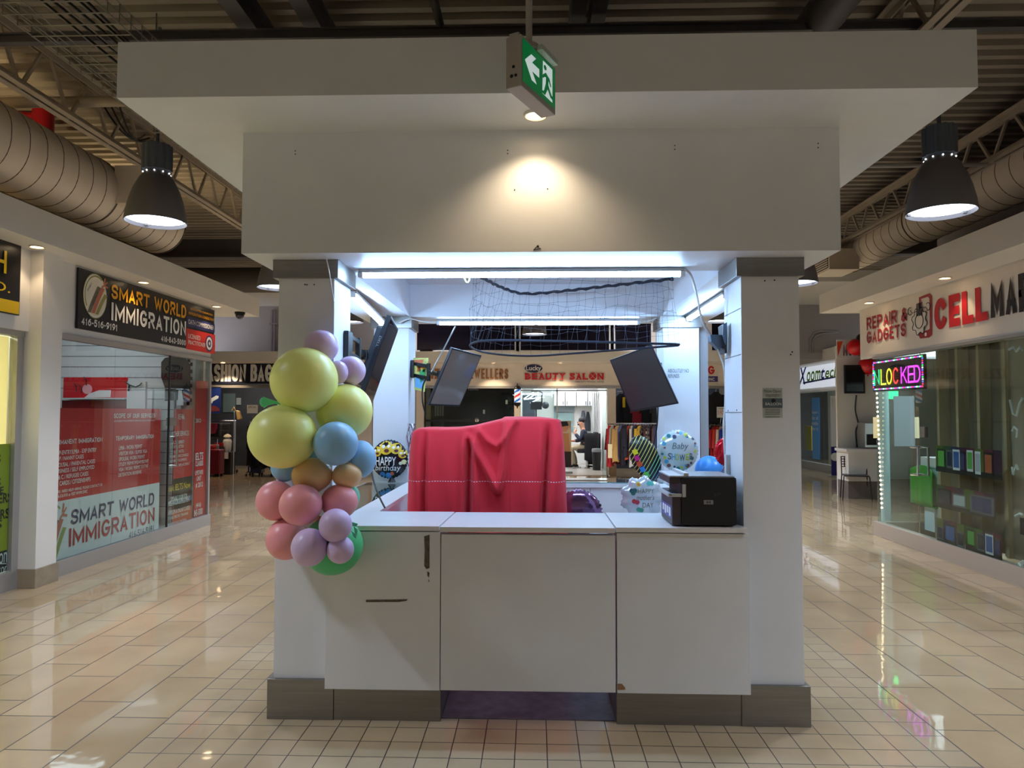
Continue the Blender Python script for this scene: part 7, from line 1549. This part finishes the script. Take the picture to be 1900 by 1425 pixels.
mb.build('torn_rubber', BM['green'], t); MB().prism([P(x, y, Y=3.5) for x, y in ((484, 742), (488, 736), (498, 740), (514, 745), (520, 751), (508, 749), (496, 752), (489, 757))], (0, .01, 0)).build('torn_rubber', BM['green'], t)

# --- foil balloons
def foil_mat(name, c, metal=.35, rough=.22, var=0.0): return M(name, c, rough, metal, var=var, scale=14, bump=.25)
def foil(name, label, c, rx, rz, mat, depth=.42, roll=0.0, lobes=0, crimp=.03):
    t = thing(name, label, 'balloon', c - Vector((0, 0, rz)), 'foil balloons in the kiosk'); ca, sa = math.cos(roll), math.sin(roll); ry = depth * min(rx, rz)
    def W(x, z, k=0.0):
        q_ = 1 - min(.999, (x / rx) ** 2 + (z / rz) ** 2); return Vector((c.x + x * ca - z * sa, c.y - ry * math.sqrt(q_) - k, c.z + x * sa + z * ca))
    def fn(u, v):
        a_ = 2 * PI * u; b_ = PI * (v - .5); rim = math.cos(b_); m = 1 + (lobes and .08 * math.cos(lobes * a_)) + crimp * rim ** 8 * math.cos(34 * a_)
        x, z = rx * rim * math.cos(a_) * m, rz * rim * math.sin(a_) * m
        return Vector((c.x + x * ca - z * sa, c.y + ry * math.sin(b_), c.z + x * sa + z * ca))
    MB().grid(fn, 72, 25, True).build('foil_skin', mat, t, smooth=True, angle=180)
    return t, W
def patch(W, cx_, cz_, r, mat, nm, t, k=.003, n=18, sq=1.0):
    mb = MB(); ring = [W(cx_ + r * math.cos(2 * PI * i / n), cz_ + r * sq * math.sin(2 * PI * i / n), k) for i in range(n)]; mb.add(ring + [W(cx_, cz_, k)], [[i, (i + 1) % n, n] for i in range(n)]); return mb.build(nm, mat, t)
def art(s_, W, x, z, w, h, mat, t, k=.004, **kw): return text(s_, (0, 0, 0), (1, 0, 0), (0, 0, 1), w, h, mat, t, wrap=lambda a_, b_: W(x + a_, z + b_, k), **kw)
K = 5.84 / FPX
t, W = foil('foil_balloon', 'round black HAPPY birthday foil balloon with yellow smiley faces', P(723, 852, Y=5.84), 34 * K, 36 * K, foil_mat('black foil', (22, 22, 30)))
YE = M('smiley yellow', (226, 190, 50), .4); MT = M('smiley mouth', (90, 30, 24), .5)
for x, z, r in ((-.095, .065, .04), (-.02, .095, .055), (.06, .09, .045), (.115, .045, .035)):
    f_ = patch(W, x, z, r, YE, 'smiley_face', t); patch(W, x + r * .1, z - r * .4, r * .38, MT, 'smiley_mouth', f_, .006, sq=.7); patch(W, x - r * .4, z + r * .2, r * .26, WHT, 'smiley_eye', f_, .006); patch(W, x + r * .4, z + r * .25, r * .22, WHT, 'smiley_eye', f_, .006)
art('HAPPY', W, -.105, -.045, .17, .068, WHT, t, bold=.01); art('birthday', W, -.11, -.105, .21, .062, WHT, t, shear=.2)
for x, z, r, c_ in ((-.05, -.125, .024, (70, 130, 200)), (.0, -.13, .024, (70, 140, 210)), (.03, -.115, .016, (190, 90, 60)), (.10, -.03, .014, (214, 214, 190)), (.125, -.02, .02, (214, 210, 150))): patch(W, x, z, r, M('foil print %d%d' % c_[:2], c_, .4), 'printed_dot', t)
q = P(727, 884, Y=5.84); MB().lathe([(.012, .0), (.02, -.02), (.035, q.z - 1.0 and -(q.z - 1.002)), (0, -(q.z - 1.002))], (q.x, q.y, q.z), 12).build('neck', BLACK, t)
K = 5.45 / FPX
t, W = foil('foil_balloon', 'round clear white Baby SHOWER foil balloon with colourful baby prints', P(1257.5, 836, Y=5.45), 37 * K, 38 * K, foil_mat('pearl foil', (206, 220, 226), .25, .15))
GL = M('grey green letters', (92, 110, 112), .5); art('Baby', W, -.055, .0, .125, .062, GL, t, shear=.25)
for ch, x, c_ in (('S', -.085, (84, 100, 110)), ('H', -.057, (84, 160, 190)), ('O', -.03, (178, 186, 60)), ('W', .0, (84, 100, 110)), ('E', .048, (178, 186, 60)), ('R', .078, (84, 100, 110))): art(ch, W, x, -.075 + abs(x) * .12, .042 if ch == 'W' else .026, .05, M('shower %d%d' % c_[:2], c_, .5), t, bold=.02)
random.seed(3)
for i in range(26):
    a_ = 2 * PI * i / 26 + random.uniform(-.1, .1); r_ = random.uniform(.105, .14); c_ = [(196, 206, 60), (70, 160, 200), (120, 80, 84), (60, 66, 96), (40, 120, 130)][i % 5]
    if abs(math.sin(a_)) < .25 and i % 2: continue
    patch(W, r_ * math.cos(a_), r_ * math.sin(a_) + .005, random.uniform(.007, .017), M('baby print %d' % (i % 5), c_, .4), 'printed_shape', t, n=8)
q = P(1258, 874, Y=5.45); MB().tube([q, q + Vector((.01, .1, -.1)), q + Vector((.02, .3, -.14))], .003, 5).build('ribbon', WHT, t)
K = 4.9 / FPX
t, W = foil('foil_balloon', 'white flower shaped Happy Mothers Day foil balloon left of the printer', P(1191, 923, Y=4.9), 38 * K, 38 * K, foil_mat('white foil', (216, 224, 230), .3, .15), lobes=9)
GD = M('gold lettering foil', (126, 120, 96), .3, .4); art('HAPPY', W, -.035, .035, .11, .03, GD, t); art("mother's", W, -.045, -.01, .12, .035, GD, t, shear=.25); art('DAY', W, -.005, -.062, .075, .034, GD, t)
for x, z, c_ in ((-.03, .095, (226, 190, 50)), (-.03, .095, (220, 120, 60)), (.04, .10, (70, 170, 160)), (.062, .10, (70, 170, 160)), (-.075, .05, (40, 76, 90)), (-.055, .052, (40, 90, 90)), (-.066, .035, (40, 110, 90)), (-.06, -.02, (180, 60, 60)), (-.04, -.026, (190, 60, 80)), (-.03, -.075, (70, 150, 130)), (-.012, -.08, (70, 150, 130))): patch(W, x, z, .016 if c_[0] != 220 else .008, M('flower print %d%d' % c_[:2], c_, .45), 'printed_petal', t, .003 if c_[0] != 220 else .005, n=10)
MB().box(.60, .86, 4.75, 5.1, 0, P(1191, 960, Y=4.9).z).build('white_carton', LAM, label='white carton under the flower shaped foil balloon inside the kiosk', cat='box')
K = 4.8 / FPX
t, W = foil('foil_balloon', 'shiny purple foil balloon half hidden behind the lift up flap', P(1073, 951, Y=4.8), 44 * K, 42 * K, foil_mat('purple foil', (150, 112, 156), .85, .12), crimp=.05)
q = P(1113, 938, Y=4.78); MB().tube([q + Vector((.008 * math.cos(2 * PI * i / 12), 0, .008 * math.sin(2 * PI * i / 12))) for i in range(12)], .003, 5, closed=True).build('tie_ring', DARK, t)
MB().box(.15, .42, 4.65, 4.98, 0, P(1073, 993, Y=4.8).z).build('white_carton', LAM, label='white carton under the purple foil balloon inside the kiosk', cat='box')
# leaf shaped striped balloon
def neon_mat():
    m = M('neon striped foil', (16, 14, 20), .3); nt = m.node_tree; b = nt.nodes['Principled BSDF']; N = nt.nodes.new; L_ = nt.links.new
    tc = N('ShaderNodeTexCoord'); s = N('ShaderNodeSeparateXYZ'); L_(tc.outputs['Object'], s.inputs[0])
    def mt(op, a, c):
        n = N('ShaderNodeMath'); n.operation = op
        for i, q in enumerate((a, c)):
            if isinstance(q, (int, float)): n.inputs[i].default_value = q
            else: L_(q, n.inputs[i])
        return n.outputs[0]
    d = mt('SUBTRACT', mt('MULTIPLY', s.outputs[0], 1.0), mt('MULTIPLY', s.outputs[2], .55))
    k = mt('LESS_THAN', mt('FRACT', mt('MULTIPLY', d, 36), 0), .22)
    r = N('ShaderNodeValToRGB'); r.color_ramp.interpolation = 'CONSTANT'; e = r.color_ramp.elements; e[0].position = 0; e[0].color = (*lin((210, 214, 110)), 1); e[1].position = .22; e[1].color = (*lin((130, 214, 160)), 1)
    for p_, c_ in ((.42, (90, 160, 220)), (.58, (200, 110, 130)), (.75, (220, 190, 110))): q_ = e.new(p_); q_.color = (*lin(c_), 1)
    L_(mt('ADD', mt('MULTIPLY', d, 2.6), .34), r.inputs[0])
    mx = N('ShaderNodeMix'); mx.data_type = 'RGBA'; L_(k, mx.inputs[0]); mx.inputs[6].default_value = (.008, .007, .012, 1); L_(r.outputs[0], mx.inputs[7]); L_(mx.outputs[2], b.inputs['Base Color']); return m
K = 5.3 / FPX
c = P(1197, 850, Y=5.3); t, W = foil('foil_balloon', 'dark leaf shaped foil balloon with neon diagonal stripes', c, 26 * K, 44 * K, neon_mat(), roll=math.radians(24), depth=.5)
for i, c_ in enumerate(((216, 214, 40), (204, 40, 130), (216, 84, 50), (50, 140, 220), (90, 200, 90))):
    z = .075 - .046 * i; x = -.078 * math.sqrt(max(.05, 1 - (z / .17) ** 2)); mb = MB(); mb.add([W(x, z - .019, .004), W(x + .034, z - .019, .004), W(x + .034, z + .019, .004), W(x, z + .019, .004)], [[0, 1, 2, 3]]); mb.build('neon_square', M('neon %d%d' % c_[:2], c_, .4), t)
MB().tube([c + Vector((.06, .02, -.15)), c + Vector((.06, .3, -.19))], .004, 5).build('ribbon', DARK, t)
q = P(1316, 873, Y=5.6); K = 5.6 / FPX; t = thing('balloon', 'bright blue balloon beyond the printer on the right side counter', 'balloon', q - Vector((0, 0, 27 * K))); MB().ball(q, 1, 28, 16, (26 * K, 26 * K, 27 * K)).build('rubber', M('balloon bright blue', (60, 140, 222), .34), t, smooth=True, angle=180); MB().lathe([(.006, 0), (.014, -.014), (0, -.016)], q - Vector((0, 0, 26.5 * K)), 10).build('knot', M('balloon bright blue', (60, 140, 222)), t)
K = 5.2 / FPX
t, W = foil('foil_balloon', 'shiny red foil balloon peeping past the right front column', P(1347, 838, Y=5.2), 21 * K, 26 * K, foil_mat('red foil', (206, 24, 40), .6, .15), crimp=.06)
q = P(1347, 862, Y=5.2); MB().tube([q, q + Vector((-.06, 0, -.1)), (q.x - .06, q.y, .994)], .003, 5).build('ribbon', RED, t)
# foil fringe left of the red cloth
mb = [MB(), MB()]
for i in range(11):
    a_ = P(756 + 1.5 * i, 786, Y=5.88); b_ = P(755 + 1.5 * i, 858 + 10 * math.sin(i * 2), Y=5.86)
    mb[i % 2].tube([a_.lerp(b_, k / 8) + Vector((.012 * math.sin(k * 1.6 + i), .01 * math.cos(k * 2.1 + i), 0)) for k in range(9)], .0035, 4)
t = thing('foil_fringe', 'curly silver and wine ribbons hanging left of the red cloth', 'ribbon', P(764, 858, Y=5.88)); mb[0].build('silver_ribbons', M('silver ribbon', (190, 190, 206), .3, .5), t, kind='stuff'); mb[1].build('wine_ribbons', M('wine ribbon', (110, 44, 74), .4), t, kind='stuff')
